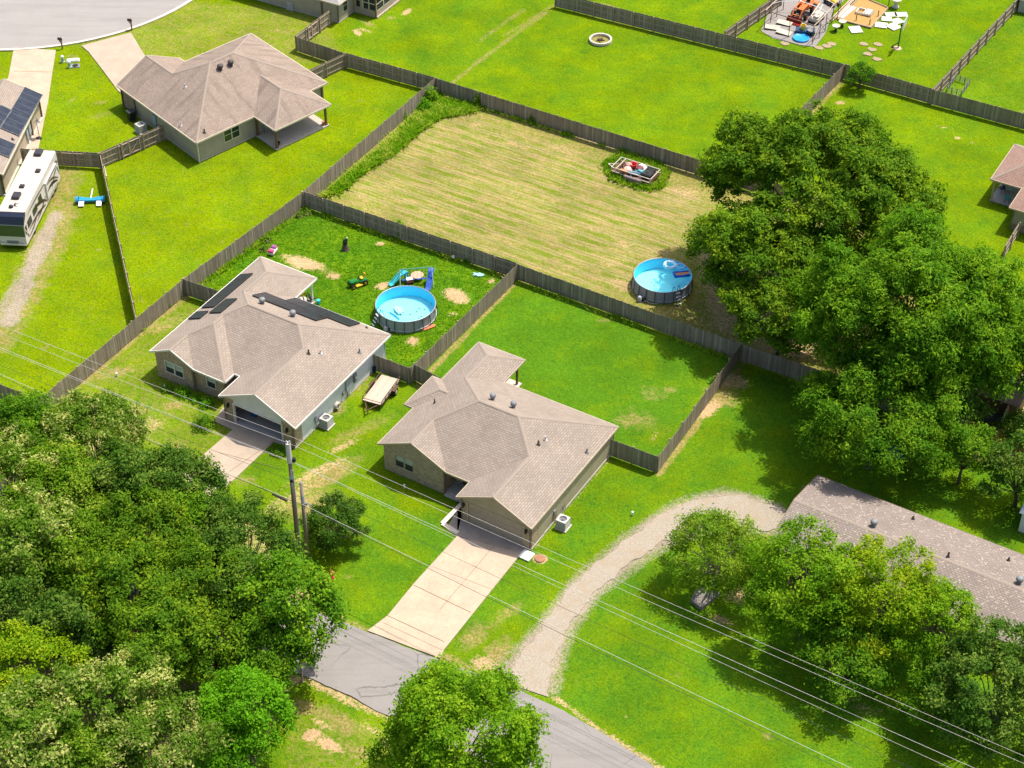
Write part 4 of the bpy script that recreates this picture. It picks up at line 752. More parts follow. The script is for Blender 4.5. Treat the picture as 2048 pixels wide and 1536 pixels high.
fence('dark gate fence behind the motorhome', ft(40, 297), ft(198, 306), -1, gate=((4.2, 6.6, False),)); fence('fence with a cross-braced double gate at the cul-de-sac house', ft(198, 306), ft(326, 250), -1, gate=((2.2, 4.8, True),))
fence('short fence with two bays at the back of the cul-de-sac house', ft(612, 143), ft(691, 106), -1); fence('fence with posts showing behind the cul-de-sac house lawn', ft(691, 106), A3, -1); fence('dark board fence at the house by the top edge', ft(590, 72), ft(691, 106), 1)
fence('fence with a cross-braced gate at the house by the top edge', ft(590, 72), ft(662, 18), -1, gate=((2.0, 4.4, True),)); fence('narrow tilted fence panel at the red-brown roofed house', ft(2040, 444), ft(2011, 491), 1); fence('pale top-lit fence at the right edge above the orange cedar fence', ft(2002, 846), ft(2056, 722), -1, boards=M('toplit_boards', (.42, .38, .32), .9, .2, isl=.3))  # last fence: light from above is put into its paler board colour
# ------------------------------------------------------------------ pools
def pool_liner(name, c1, c2):
    t = NT(name); n = t.noise(t.coord('Object'), 1.3, 3); t.bsdf(t.mix(n, c1, c2), .5, 0, .3); return t.m
t = NT('pool_water'); n = t.noise(t.coord('Object'), 3.2, 3, .6); gl = t.n('ShaderNodeBsdfGlossy'); gl.inputs['Roughness'].default_value = .03; t.l(t.bump(n, .25, .04), gl.inputs['Normal']); tr = t.n('ShaderNodeBsdfTransparent'); tr.inputs[0].default_value = (.78, .99, 1, 1)
fr = t.n('ShaderNodeFresnel'); fr.inputs[0].default_value = 1.33; mx = t.n('ShaderNodeMixShader'); t.l(fr.outputs[0], mx.inputs[0]); t.l(tr.outputs[0], mx.inputs[1]); t.l(gl.outputs[0], mx.inputs[2]); t.l(mx.outputs[0], t.out.inputs[0]); WATER = t.m
GREYV = M('grey_vinyl', (.25, .28, .30), .5, .12, 1.5); GREYP = M('pool_frame_steel', (.30, .33, .36), .4, .12, metal=.3); BLUEPIPE = M('white_hose', (.6, .6, .58), .5, .1)
LINER = pool_liner('liner_blue', (.08, .56, .82), (.12, .66, .90)); FLOOR1 = pool_liner('pool_floor_pale', (.27, .64, .76), (.36, .72, .80)); FLOOR2 = pool_liner('pool_floor_aqua', (.30, .86, .92), (.42, .90, .94))
def pool(label, c, R, h, wl, floor, ladder_a, npost=20):
    f = thing('swimming_pool', label, 'pool', (c.x, c.y, 0), 0, 'round above-ground pools'); n = 60
    b = MB()
    for i in range(n):
        a, d = 2 * math.pi * i / n, 2 * math.pi * (i + 1) / n; P = lambda t_, r_, z: (r_ * math.cos(t_), r_ * math.sin(t_), z)
        b.face([P(a, R + .04, .02), P(d, R + .04, .02), P(d, R, h), P(a, R, h)])
    b.build('wall', GREYV, f, smooth=True)
    b = MB()
    for i in range(n):
        a, d = 2 * math.pi * i / n, 2 * math.pi * (i + 1) / n
        b.face([P(d, R + .0, .06), P(a, R + .0, .06), P(a, R - .04, h), P(d, R - .04, h)])
    b.build('liner', LINER, f, smooth=True)
    b = MB(); b.face([(R * math.cos(2 * math.pi * i / n) * .995, R * math.sin(2 * math.pi * i / n) * .995, .07) for i in range(n)]); b.build('pool_floor', floor, f)
    b = MB(); b.face([((R - .03) * math.cos(2 * math.pi * i / n), (R - .03) * math.sin(2 * math.pi * i / n), wl) for i in range(n)]); b.build('water', WATER, f)
    b = MB(); b.tube([(R * math.cos(2 * math.pi * i / n), R * math.sin(2 * math.pi * i / n), h) for i in range(n)], .05, 8, closed=True); b.build('rim', GREYP, f, smooth=True)
    b = MB(); b.tube([((R + .06) * math.cos(2 * math.pi * i / n), (R + .06) * math.sin(2 * math.pi * i / n), .22) for i in range(n)], .03, 6, closed=True); b.build('strap', M('pale_strap', (.5, .52, .52), .6), f)
    pm = None
    for i in range(npost):
        if pm is None:
            b = MB(); b.tube([(R + .05, 0, h), (R + .12, 0, .6), (R + .16, 0, 0)], .035, 6); o = b.build('leg', M('pool_leg', (.045, .05, .06), .5), f); pm = o.data
        else: o = link('leg', pm, f); o.rotation_euler = (0, 0, 2 * math.pi * i / npost)
    l = MB()
    for s_ in (-.25, .25):
        l.tube([(R + .75, s_, 0), (R + .12, s_, h + .1), (R + .05, s_, h + .45), (R - .1, s_, h + .5), (R - .2, s_, h + .4), (R - .55, s_, .2)], .03, 6)
    for k_ in range(4): l.beam((R + .66 - .15 * k_, -.25, .25 + .3 * k_), (R + .66 - .15 * k_, .25, .25 + .3 * k_), .12, .03, 1)
    for k_ in range(3): l.beam((R - .52 + .09 * k_, -.25, .35 + .3 * k_), (R - .52 + .09 * k_, .25, .35 + .3 * k_), .1, .03, 1)
    o = l.build('ladder', [M('ladder_dark', (.06, .09, .1), .5), M('ladder_step', (.55, .57, .58), .5)], f); o.rotation_euler = (0, 0, ladder_a)
    return f
p1 = at(811, 608, 1.22); p2 = at(1325.5, 551, 1.22)
pool('round pool with pale blue floor and low water in the weedy pool yard', p1, 2.72, 1.25, .72, FLOOR1, rad(212)); pool('round pool full of aqua water beside the big dark tree', p2, 2.68, 1.25, 1.13, FLOOR2, rad(295))
HOSE = M('pool_hose', (.42, .42, .41), .5, .15)
def hose(label, pts, r=.035, mat=None, name='hose'):
    b = MB(); b.tube(pts, r, 6); return tag(b.build(name, mat or HOSE, smooth=True), label, 'hose')
def pump(label, px, py, az, hoses):
    f = ground_thing('pool_pump', label, 'pump', px, py, rad(az)); b = MB(); b.lathe([(.22, 0), (.22, .3), (.18, .36), (.18, .5), (.05, .54)], 14); b.build('filter_tank', M('filter_grey', (.35, .36, .37), .5), f, smooth=True)
    b = MB(); b.box((.38, 0, .15), (.35, .25, .3), ch=.03); b.build('motor', BLK, f); b = MB(); b.box((.2, 0, .02), (.8, .5, .04)); b.build('base', STEEL, f)
    for h_ in hoses:
        b = MB(); b.tube(h_, .03, 6); b.build('hose', HOSE, f, smooth=True)
pump('grey filter pump with curled hoses by the aqua pool', 1279, 602, 0, ([(.2, 0, .4), (.6, .3, .6), (1.0, .6, .8)], [(.4, -.1, .2), (.9, -.4, .05), (1.6, -.5, .03), (2.0, -.2, .4), (2.1, .1, .8)]))
pump('filter pump with white hoses in front of the pale pool', 772, 662, 10, ([(.1, 0, .45), (-.1, .5, .8)], [(.3, -.1, .2), (.9, -.3, .04), (1.6, -.4, .04), (2.2, -.5, .03)], [(1.0, -.3, .04), (.8, .1, .5)], [(2.2, -.5, .03), (2.5, -.2, .5), (2.5, 0, .7)]))
def ring_float(name, label, c, R, r, z, mat):
    b = MB(); b.tube([(R * math.cos(a), R * math.sin(a), 0) for a in np.linspace(0, 2 * math.pi, 24, endpoint=False)], r, 8, closed=True); return tag(b.build(name, mat, smooth=True, loc=(c.x, c.y, z)), label, 'pool float')
wlt = M('clear_vinyl_blue', (.25, .55, .85), .3, .1); c = at(1340, 530, 1.15); ring_float('pool_ring', 'large pale blue swim ring floating at the back of the aqua pool', c, .5, .16, 1.16, M('pale_vinyl', (.5, .72, .85), .35, .15)); c = at(1362, 533, 1.15); ring_float('pool_ring', 'smaller blue swim ring floating right of the large pale ring', c, .36, .11, 1.16, wlt)
f = ground_thing('pool_lounger', 'dark blue inflatable lounger with an orange seat floating in the aqua pool', 'pool float', 1364, 548, rad(10), 1.17); BV = M('blue_vinyl', (.02, .09, .45), .35, .15)
b = MB(); [b.tube([(-.7, s_, 0), (.7, s_, 0)], .13, 8) for s_ in (-.3, .3)]; b.tube([(-.7, -.35, .02), (-.7, .35, .02)], .13, 8); b.build('tube', BV, f, smooth=True); b = MB(); b.box((.05, 0, .02), (1.3, .44, .08), ch=.02); b.build('seat', M('orange_vinyl', (.5, .2, .08), .4, .2), f)
f = ground_thing('pool_toy', 'white inflatable toy lying on the floor of the pale pool', 'pool float', 797, 622, rad(120), .12); b = MB()
for s_, l_ in ((-.2, 1.0), (0, 1.35), (.2, 1.1)): b.tube([(-l_ / 2, s_, .1), (0, s_ * 1.2, .16), (l_ / 2, s_ * .7, .1)], .1, 8)
b.build('body', M('white_vinyl', (.74, .72, .66), .4), f, smooth=True)
f = ground_thing('pool_noodle', 'blue pool noodle lying on the floor beside the white toy', 'pool toy', 789, 632, rad(-48), .12); b = MB(); b.tube([(-.7, 0, .05), (0, .05, .05), (.7, 0, .05)], .05, 8); b.build('noodle', M('blue_foam', (.04, .3, .48), .7), f)
lf = M('leaf_litter', (.05, .11, .1), .9)
for x, y in ((838, 636), (833, 623), (838, 617), (842, 633), (849, 619), (850, 634), (820, 629)):
    c = at(x, y, .1); b = MB(); b.prism([(.09 * math.cos(a) * (1 + .4 * math.sin(3 * a)), .07 * math.sin(a)) for a in np.linspace(0, 6.28, 9)[:-1]], 0, .02); o = tag(b.build('leaf_clump', lf, loc=(c.x, c.y, .08)), 'small dark leaf clump sunk on the floor of the pale pool', 'leaf clump', 'leaf clumps in the pale pool')
# ------------------------------------------------------------------ pool yard toys
SWG = M('swing_green', (.03, .22, .22), .5); SWB = M('swing_blue', (.03, .10, .42), .45); TEAL = M('teal_plastic', (.04, .42, .46), .45); f = ground_thing('swing_set', 'metal swing set with blue slide behind the pale pool', 'swing set', 832, 566, rad(18))
s0, s1 = at(801, 570), at(864, 565); L = (s1 - s0).length / 2
f.location = ((s0.x + s1.x) / 2, (s0.y + s1.y) / 2, 0); f.rotation_euler = (0, 0, ang(s0, s1)); ht = 1.75; b = MB(); b.tube([(-L, 0, ht), (L, 0, ht)], .045, 8); b.build('crossbar', SWG, f)
for x in (-L, L):
    for s_ in (-.85, .85):
        b = MB(); b.tube([(x, 0, ht), (x * 1.06, s_, 0)], .04, 6); b.build('leg', M('swing_leg', (.42, .55, .55), .5), f)
for x in (-L * .75, -L * .25, L * .2, L * .5):
    b = MB(); [b.tube([(x + s_, 0, ht), (x + s_, 0, .55)], .012, 5) for s_ in (-.18, .18)]; b.box((x, 0, .53), (.42, .16, .04)); b.build('swing', SWB, f)
b = MB(); P0 = [(L + .05, .5, 1.25), (L - .05, .1, 1.15), (L - .25, -.5, .6), (L - .45, -1.1, .2), (L - .6, -1.5, .15)]
for a_, c_ in zip(P0, P0[1:]): b.beam(a_, c_, .42, .05)
for s_ in (-.22, .22): b.tube([(x + s_, y, z + .08) for x, y, z in P0], .05, 6)
b.build('slide', SWB, f)
def sitem(name, label, cat, px, py, z, fn, mat, rz=0, smooth=False):
    b = MB(); fn(b); c = at(px, py, z); return tag(b.build(name, mat, loc=(c.x, c.y, z), rz=rad(rz), smooth=smooth), label, cat)
f = ground_thing('play_slide', 'turquoise toddler slide between the pale pool and the swing set', 'toy slide', 803, 564, rad(215)); b = MB()
for a_, c_ in (((-.5, 0, 1.0), (.1, 0, .85)), ((.1, 0, .85), (1.0, 0, .2)), ((1.0, 0, .2), (1.3, 0, .15))): b.beam(a_, c_, .5, .06)
for s_ in (-.27, .27): b.tube([(-.5, s_, 1.12), (.1, s_, 1.0), (1.0, s_, .32), (1.3, s_, .25)], .05, 6)
b.build('chute', TEAL, f); b = MB(); [b.box((-.55, s_, .55), (.12, .12, 1.1), ch=.03) for s_ in (-.25, .25)]; [b.box((-.6, 0, z), (.14, .5, .05)) for z in (.3, .6, .9)]; b.box((-.35, 0, .95), (.5, .55, .06)); b.build('steps', M('teal_dark', (.03, .3, .36), .5), f)
f = ground_thing('toy_car', 'small red and white toy ride-on behind the pale pool', 'toy', 819, 567, rad(20)); b = MB(); b.box((0, 0, .3), (.7, .42, .3), ch=.06); b.build('body', M('faded_red', (.45, .13, .1), .5), f); b = MB(); b.box((0, 0, .55), (.6, .46, .08), ch=.02); b.build('roof', WHITEP, f)
for x in (-.25, .25):
    b = MB(); b.tube([(x, -.24, .12), (x, .24, .12)], .12, 10); b.build('wheel', BLK, f)
f = ground_thing('trampoline', 'small round trampoline with an orange-tan pad under the swing set', 'trampoline', 834.5, 557, 0); b = MB(); b.lathe([(.34, .36), (.58, .36), (.62, .40), (.58, .44), (.34, .44)], 28); b.build('pad', M('tan_pad', (.50, .32, .21), .7, .2), f, smooth=True); b = MB(); b.lathe([(.01, .425), (.36, .425)], 28, cap=False); b.build('mat', M('black_mat', (.06, .055, .06), .7), f)
for k_ in range(6):
    a = k_ * math.pi / 3; b = MB(); b.tube([(.56 * math.cos(a), .56 * math.sin(a), .4), (.56 * math.cos(a), .56 * math.sin(a), 0)], .025, 6); b.build('leg', STEEL, f)
f = ground_thing('water_toy', 'flat light blue fish-shaped float lying on the grass near the fence', 'pool float', 957, 551, rad(-8)); b = MB(); b.prism([(-.55, -.22), (-.4, 0), (-.55, .25), (-.15, .18), (.1, .3), (.25, .2), (.5, .1), (.55, -.05), (.3, -.22), (0, -.28), (-.2, -.15)], .02, .14); b.build('body', M('light_blue_vinyl', (.30, .60, .68), .4), f)
def ball(px, py, r, label, c1, c2):
    t = NT('ball_' + c2[1]); wv = t.n('ShaderNodeTexWave'); wv.inputs['Scale'].default_value = .8; t.l(t.coord('Object'), wv.inputs[0]); t.bsdf(t.mix(t.mapr(wv.outputs['Fac'], .45, .55), c1, c2[0]), .4); b = MB(); b.sphere((0, 0, r), r, 18); tag(b.build('ball', t.m, smooth=True, loc=at(px, py), rz=.6), label, 'ball', 'balls by the pool yard fence')
ball(879, 503, .2, 'pink and white ball at the foot of the posted fence', (.72, .66, .6), ((.72, .3, .26), 'pink')); ball(906.5, 517, .19, 'cream white ball right of the pink ball by the fence', (.78, .74, .6), ((.7, .66, .5), 'cream'))
f = ground_thing('toy_house', 'pink and white ride-on toy behind the solar-panelled house', 'toy', 546, 506, rad(70)); b = MB(); b.box((0, 0, .25), (1.1, .6, .4), ch=.1); b.build('body', M('toy_white', (.74, .66, .66), .4), f); b = MB(); b.box((.3, 0, .5), (.42, .5, .28), ch=.06); b.build('hood', M('toy_purple', (.30, .08, .26), .4), f); b = MB(); b.box((-.35, 0, .47), (.42, .54, .26), ch=.06); b.build('seat', M('toy_pink', (.62, .05, .16), .4), f)
f = ground_thing('tree_stump', 'dark stump wrapped in black plastic standing in the weedy grass', 'stump', 691, 499, 0); b = MB(); b.lathe([(.42, 0), (.34, .2), (.26, .5), (.22, .6)], 12); b.build('stump', M('stump_bark', (.10, .075, .05), .95, .4), f); b = MB(); b.lathe([(.2, .55), (.24, .75), (.2, 1.0), (.1, 1.15)], 8); b.box((.14, 0, 1.15), (.3, .2, .2), ch=.05); b.build('cover', BLK, f); b = MB(); b.box((.2, .05, 1.3), (.16, .12, .1), ch=.03); b.build('cap', M('white_cap', (.6, .6, .5), .6), f)
# lawn mower
JG = M('mower_green', (.012, .17, .028), .35, .12); JY = M('mower_yellow', (.62, .40, .02), .4, .1); f = ground_thing('riding_mower', 'green riding mower with yellow seat standing in the weedy yard', 'mower', 717, 569, ang(at(735, 560), at(704, 571)))
b = MB(); b.box((.55, 0, .52), (.75, .5, .4), ch=.1); b.box((.2, 0, .42), (.5, .4, .2), ch=.04); b.build('hood', JG, f); b = MB(); b.box((.93, 0, .45), (.06, .46, .3)); b.build('grille', BLK, f)
b = MB(); b.box((-.45, 0, .42), (.75, .75, .18), ch=.05); [b.box((-.5, s_, .55), (.6, .16, .12), ch=.04) for s_ in (-.33, .33)]; b.build('fender', JG, f); b = MB(); b.box((-.4, 0, .66), (.42, .42, .1), ch=.04); b.box((-.64, 0, .88), (.1, .4, .4), tilt=-.25, ch=.03); b.build('seat', JY, f)
b = MB(); b.box((.05, -.05, .16), (.8, 1.1, .16), ch=.05); b.build('cutting_deck', JY, f); b = MB(); b.tube([(.12, 0, .6), (-.08, 0, .9)], .03, 6); b.tube([(-.08 + .17 * math.cos(a) * .3, .17 * math.sin(a), .92 + .17 * math.cos(a) * .5) for a in np.linspace(0, 6.28, 13)[:-1]], .02, 5, closed=True); b.build('steering_wheel', BLK, f)
for x, r in ((-.5, .27), (.72, .19)):
    for s_ in (-.42, .42):
        b = MB(); b.tube([(x, s_ - .1, r), (x, s_ + .1, r)], r, 14); o = b.build('wheel', BLK, f); b = MB(); b.tube([(x, s_ - .11, r), (x, s_ + .11, r)], r * .5, 12); b.build('rim', JY, o)
# junk by the back porch
f = ground_thing('toy_slide', 'yellow plastic slide leaning by the back porch post', 'toy slide', 600, 600, rad(-40)); b = MB(); b.beam((-.7, 0, .1), (.7, 0, .9), .5, .06); [b.beam((-.7, s_, .18), (.7, s_, .98), .06, .12) for s_ in (-.25, .25)]; b.build('chute', M('yellow_plastic', (.62, .5, .03), .45), f); b = MB(); [b.beam((.65, s_, .85), (.9, s_, 0), .07) for s_ in (-.2, .2)]; b.build('support', BLK, f)
f = ground_thing('garden_chair', 'black folding chair beside the back porch post', 'chair', 624, 603, rad(30)); b = MB(); b.box((0, 0, .42), (.5, .5, .05)); b.build('seat', BLK, f); b = MB(); b.box((-.25, 0, .72), (.05, .5, .6), tilt=-.15); b.build('backrest', BLK, f)
for x in (-.2, .2):
    for y in (-.2, .2):
        b = MB(); b.tube([(x, y, .42), (x * 1.3, y, 0)], .02, 5); b.build('leg', BLK, f)
f = ground_thing('bucket', 'turquoise bucket with a lid in the grass by the porch', 'bucket', 637, 607, 0); b = MB(); b.lathe([(.16, 0), (.2, .36), (.21, .37), (.21, .4), (.02, .41)], 14); b.build('body', TEAL, f); b = MB(); b.tube([(.2 * math.cos(a), .02, .38 + .16 * math.sin(a)) for a in np.linspace(0, 3.14, 9)], .01, 5); b.build('handle', STEEL, f)
sitem('orange_float', 'flattened orange-red float lying against the pale pool', 'pool float', 858, 656, 0, lambda b: b.prism([(-.7, -.1), (-.5, -.2), (.5, -.15), (.75, .1), (.4, .22), (-.4, .16)], .01, .1), M('orange_red', (.6, .16, .08), .5), 30)
# ------------------------------------------------------------------ air conditioners
ACM = M('ac_white', (.46, .44, .42), .5, .1); ACG = M('ac_grille', (.055, .055, .06), .5)
def ac(label, px, py, az, s_=.86):
    f = ground_thing('air_conditioner', label, 'air conditioner', px, py, rad(az), 0, 'air conditioning units'); h_ = .88; b = MB(); k_ = s_ / 2
    for a in range(4):
        R_ = Matrix.Rotation(a * math.pi / 2, 4, 'Z')
        for z in np.arange(.14, h_ - .12, .075): b.hexa([R_ @ Vector(v) for v in ((-k_ + .05, -k_, z), (k_ - .05, -k_, z), (k_ - .05, -k_ + .02, z + .01), (-k_ + .05, -k_ + .02, z + .01), (-k_ + .05, -k_, z + .045), (k_ - .05, -k_, z + .045), (k_ - .05, -k_ + .02, z + .05), (-k_ + .05, -k_ + .02, z + .05))])
        b.hexa([R_ @ Vector(v) for v in ((-k_, -k_, .08), (-k_ + .06, -k_, .08), (-k_ + .06, -k_ + .06, .08), (-k_, -k_ + .06, .08), (-k_, -k_, h_), (-k_ + .06, -k_, h_), (-k_ + .06, -k_ + .06, h_), (-k_, -k_ + .06, h_))])
    b.build('louvres', ACM, f); b = MB(); b.bx(-k_ + .03, -k_ + .03, .08, k_ - .03, k_ - .03, h_ - .1); b.build('coil', M('ac_coil', (.30, .30, .30), .6), f)
    b = MB(); n = 24; r_ = s_ * .37
    sq = []
    for i in range(n):
        a = 2 * math.pi * i / n; m = max(abs(math.cos(a)), abs(math.sin(a))); sq.append((k_ * math.cos(a) / m, k_ * math.sin(a) / m))
    for i in range(n):
        j = (i + 1) % n; a, c_ = 2 * math.pi * i / n, 2 * math.pi * j / n
        b.face([(*sq[i], h_ + .04), (*sq[j], h_ + .04), (r_ * math.cos(c_), r_ * math.sin(c_), h_ + .05), (r_ * math.cos(a), r_ * math.sin(a), h_ + .05)]); b.face([(*sq[j], h_ + .04), (*sq[i], h_ + .04), (*sq[i], h_ - .1), (*sq[j], h_ - .1)])
        b.face([(r_ * math.cos(a), r_ * math.sin(a), h_ + .05), (r_ * math.cos(c_), r_ * math.sin(c_), h_ + .05), (r_ * math.cos(c_), r_ * math.sin(c_), h_ - .2), (r_ * math.cos(a), r_ * math.sin(a), h_ - .2)])
    b.build('top', ACM, f); b = MB(); b.lathe([(.01, h_ - .18), (r_, h_ - .18)], 20, cap=False); b.build('fan_well', BLK, f)
    b = MB()
    for r2 in (.2, .45, .7, .95): b.tube([(r_ * r2 * math.cos(a), r_ * r2 * math.sin(a), h_ + .03) for a in np.linspace(0, 6.283, 21)[:-1]], .01, 4, closed=True)
    b.lathe([(.1, h_ - .05), (.1, h_ + .02), (.02, h_ + .03)], 10)
    for k2 in range(8): b.beam((.08 * math.cos(k2 * .785), .08 * math.sin(k2 * .785), h_ + .03), (r_ * math.cos(k2 * .785), r_ * math.sin(k2 * .785), h_ + .03), .014)
    b.build('grille', STEEL, f); b = MB(); b.bx(-k_ - .1, -k_ - .1, 0, k_ + .1, k_ + .1, .08); b.build('base', SLAB, f)
ac('white air conditioner on the lawn right of the front house garage', 1126, 1054, -31); ac('air conditioner beside the white siding of the open-garage house', 653.5, 851, -31); ac('air conditioner behind the gate fence at the cul-de-sac house', 283, 263, 44, .9); ac('air conditioner against the wall of the house at the top edge', 584, 17, 61, .8)
# ------------------------------------------------------------------ motorhome
r0 = at(59.7, 294.6, 3.6); r1 = at(111, 301.6, 3.6); fr0 = at(49, 424.5, 3.6); hd = ang(r1, fr0); W_ = 2.62; Lr = (fr0 - r1).length
mid = r1 + Vector((math.cos(hd - math.pi / 2), math.sin(hd - math.pi / 2), 0)) * (W_ / 2)
f = thing('motorhome', 'large white and brown motorhome with a dark windscreen parked at the left edge', 'motorhome', (mid.x, mid.y, 0), hd); hw = W_ / 2
# x forward, y left; the visible flank is +y
RVW = M('rv_white', (.56, .52, .47), .35, .08, 1.2); RVR = M('rv_roof', (.50, .42, .355), .75, .16, 2.2); RVD = M('rv_dark', (.018, .024, .045), .25, .15); RVT = M('rv_taupe', (.24, .19, .155), .35, .1); RVB = M('rv_brown', (.085, .05, .04), .35, .12); RVG = M('rv_gold', (.42, .36, .24), .4, .1)
Lb = Lr + .75; b = MB(); pr = [(0, .42), (0, 3.45), (.08, 3.55), (Lr, 3.55), (Lr + .45, 3.3), (Lr + .75, 2.6), (Lb + .12, 1.55), (Lb + .2, .95), (Lb + .1, .42)]
n = len(pr); b.mesh([(x, -hw, z) for x, z in pr] + [(x, hw, z) for x, z in pr], [tuple(range(n)), tuple(range(2 * n - 1, n - 1, -1))] + [(i, n + i, n + (i + 1) % n, (i + 1) % n) for i in range(n)]); b.build('body', RVW, f)
b = MB(); b.box((Lr / 2, 0, 3.57), (Lr + .02, W_ - .12, .06), ch=.02); b.build('roof', RVR, f)
b = MB(); b.mesh([(Lr - .05, -hw - .012, 3.6), (Lr + .5, -hw - .012, 3.34), (Lr + .8, -hw - .012, 2.62), (Lr - .05, -hw - .012, 3.25), (Lr - .05, hw + .012, 3.6), (Lr + .5, hw + .012, 3.34), (Lr + .8, hw + .012, 2.62), (Lr - .05, hw + .012, 3.25)], [(0, 1, 2, 3), (7, 6, 5, 4), (0, 4, 5, 1), (1, 5, 6, 2)]); b.build('front_cap', RVD, f)
def fl(b, y, P, m=0, th=.012):   # flat shape on the flank y
    s_ = 1 if y > 0 else -1; b.mesh([(x, y, z) for x, z in P] + [(x, y + s_ * th, z) for x, z in P], [tuple(range(len(P), 2 * len(P)))[::1], tuple(range(len(P), 2 * len(P)))[::-1]] + [(i, (i + 1) % len(P), len(P) + (i + 1) % len(P), len(P) + i) for i in range(len(P))], m)
b = MB(); zx = lambda z: Lr + .77 + (2.6 - z) * .115
b.mesh([(zx(2.52) + .03, -hw + .1, 2.52), (zx(2.52) + .03, hw - .1, 2.52), (zx(1.4) + .03, hw - .05, 1.4), (zx(1.4) + .03, -hw + .05, 1.4), (zx(2.52) + .005, -hw + .1, 2.52), (zx(2.52) + .005, hw - .1, 2.52), (zx(1.4) + .005, hw - .05, 1.4), (zx(1.4) + .005, -hw + .05, 1.4)], [(0, 3, 2, 1), (0, 1, 5, 4), (1, 2, 6, 5), (2, 3, 7, 6), (3, 0, 4, 7)]); b.build('windscreen', glass_mat('rv_glass', (.018, .05, .04), .05), f)
b = MB(); b.box((Lb + .22, 0, .8), (.06, 1.1, .3), ch=.02)
for k_ in range(4): b.box((Lb + .255, 0, .7 + k_ * .065), (.03, 1.0, .025))
b.build('grille', STEEL, f); b = MB(); b.box((Lb + .17, 0, .5), (.2, W_ - .1, .22), ch=.05); b.build('bumper', M('rv_cream', (.60, .57, .44), .4), f)
for s_ in (-1, 1):
    b = MB(); b.box((Lb + .2, s_ * .95, .86), (.08, .38, .16), ch=.03); b.build('headlight', M('lamp_glass', (.55, .55, .5), .15), f)
    b = MB(); b.beam((Lb - .1, s_ * hw, 2.0), (Lb + .2, s_ * (hw + .3), 1.95), .05); b.box((Lb + .22, s_ * (hw + .34), 1.75), (.12, .2, .42), ch=.04); b.build('mirror', RVG, f)
    b = MB(); fl(b, s_ * (hw + .002), [(Lr + .2, 1.5), (Lr + .75, 1.5), (Lr + .62, 2.35), (Lr + .2, 2.35)]); b.build('side_window', GREEN_GLASS, f)
for x0, x1, z0, z1 in ((Lr - 1.4, Lr - .1, 1.65, 2.45), (Lr - 3.3, Lr - 1.9, 1.75, 2.5), (Lr - 4.9, Lr - 3.9, 1.75, 2.6)):
    b = MB(); fl(b, hw + .03, [(x0, z0), (x1 - .1, z0), (x1, z1), (x0 + .1, z1)]); b.build('side_window', GREEN_GLASS, f)
b = MB(); b.bx(.9, hw, .95, 4.6, hw + .16, 2.75); b.build('slide_out', M('rv_panel', (.56, .53, .49), .35, .08), f)
Y = hw + .022
def swoosh(y, x0, x1, z0, z1, th, bow, m):
    b = MB(); up_, lo_ = [], []
    for i in range(13):
        u = i / 12; x = x0 + (x1 - x0) * u; z = z0 + (z1 - z0) * u + bow * math.sin(math.pi * u); h_ = 1.35 * th * math.sin(math.pi * min(1, .1 + u * .9)) + .015; up_.append((x, z + h_)); lo_.append((x, z - h_))
    for i in range(12): b.mesh([(up_[i][0], y, up_[i][1]), (up_[i + 1][0], y, up_[i + 1][1]), (lo_[i + 1][0], y, lo_[i + 1][1]), (lo_[i][0], y, lo_[i][1])], [(0, 1, 2, 3), (3, 2, 1, 0)])
    b.build('graphic_stripe', (RVT, RVB)[m], f)
swoosh(hw + .172, 1.0, 4.5, 1.15, 2.45, .1, .35, 0); swoosh(hw + .174, 1.3, 4.55, 1.05, 1.75, .13, .3, 1); swoosh(hw + .176, .95, 3.2, 2.3, 1.2, .07, .3, 1); swoosh(hw + .170, 1.0, 4.4, 2.55, 2.62, .05, .02, 0)
swoosh(Y, 4.7, 8.6, .9, 2.2, .14, .4, 1); swoosh(Y + .002, 4.8, 8.2, 1.5, .8, .1, -.15, 0); swoosh(Y + .004, 5.2, 10.6, .75, 1.35, .09, .25, 1); swoosh(Y + .006, 7.4, 10.9, 1.5, .8, .08, -.2, 0); swoosh(Y + .001, .1, .85, 1.0, 2.2, .13, .3, 1); swoosh(Y + .003, .1, .88, 2.4, 2.7, .1, .1, 0); swoosh(Y + .008, 4.7, 10.4, 2.75, 2.95, .06, .1, 0)
for x in (1.6, 2.5, 8.9):
    for s_ in (-1, 1):
        b = MB(); b.tube([(x, s_ * (hw - .3), .45), (x, s_ * (hw - .04), .45)], .45, 16); o = b.build('wheel', BLK, f); b = MB(); b.tube([(x, s_ * (hw - .05), .45), (x, s_ * (hw - .02), .45)], .25, 12); b.build('rim', STEEL, o)
b = MB(); b.bx(.1, -hw + .1, .25, Lb, hw - .1, .44); b.build('chassis', BLK, f)
RVA = M('rv_ac_black', (.035, .035, .04), .5, .2)
for px, py, sx, sy, h_ in ((77, 307, 1.0, .75, .32), (33, 393, 1.0, .75, .32), (76, 342, .55, .5, .2), (44, 373, .5, .5, .22)):
    c = at(px, py, 3.65) - f.location; x = c.x * math.cos(hd) + c.y * math.sin(hd); y = -c.x * math.sin(hd) + c.y * math.cos(hd); b = MB(); b.box((x, y, 3.6 + h_ / 2), (sx, sy, h_), ch=.07); b.build('roof_air_conditioner' if sx > .8 else 'roof_vent', RVA, f)
c = at(22, 413, 3.7) - f.location; x = c.x * math.cos(hd) + c.y * math.sin(hd); y = -c.x * math.sin(hd) + c.y * math.cos(hd); b = MB(); b.lathe([(.2, 3.59), (.22, 3.65), (.2, 3.8), (.1, 3.88), (.01, 3.9)], 14, (x, y, 0)); b.build('antenna_dome', RVA, f, smooth=True)
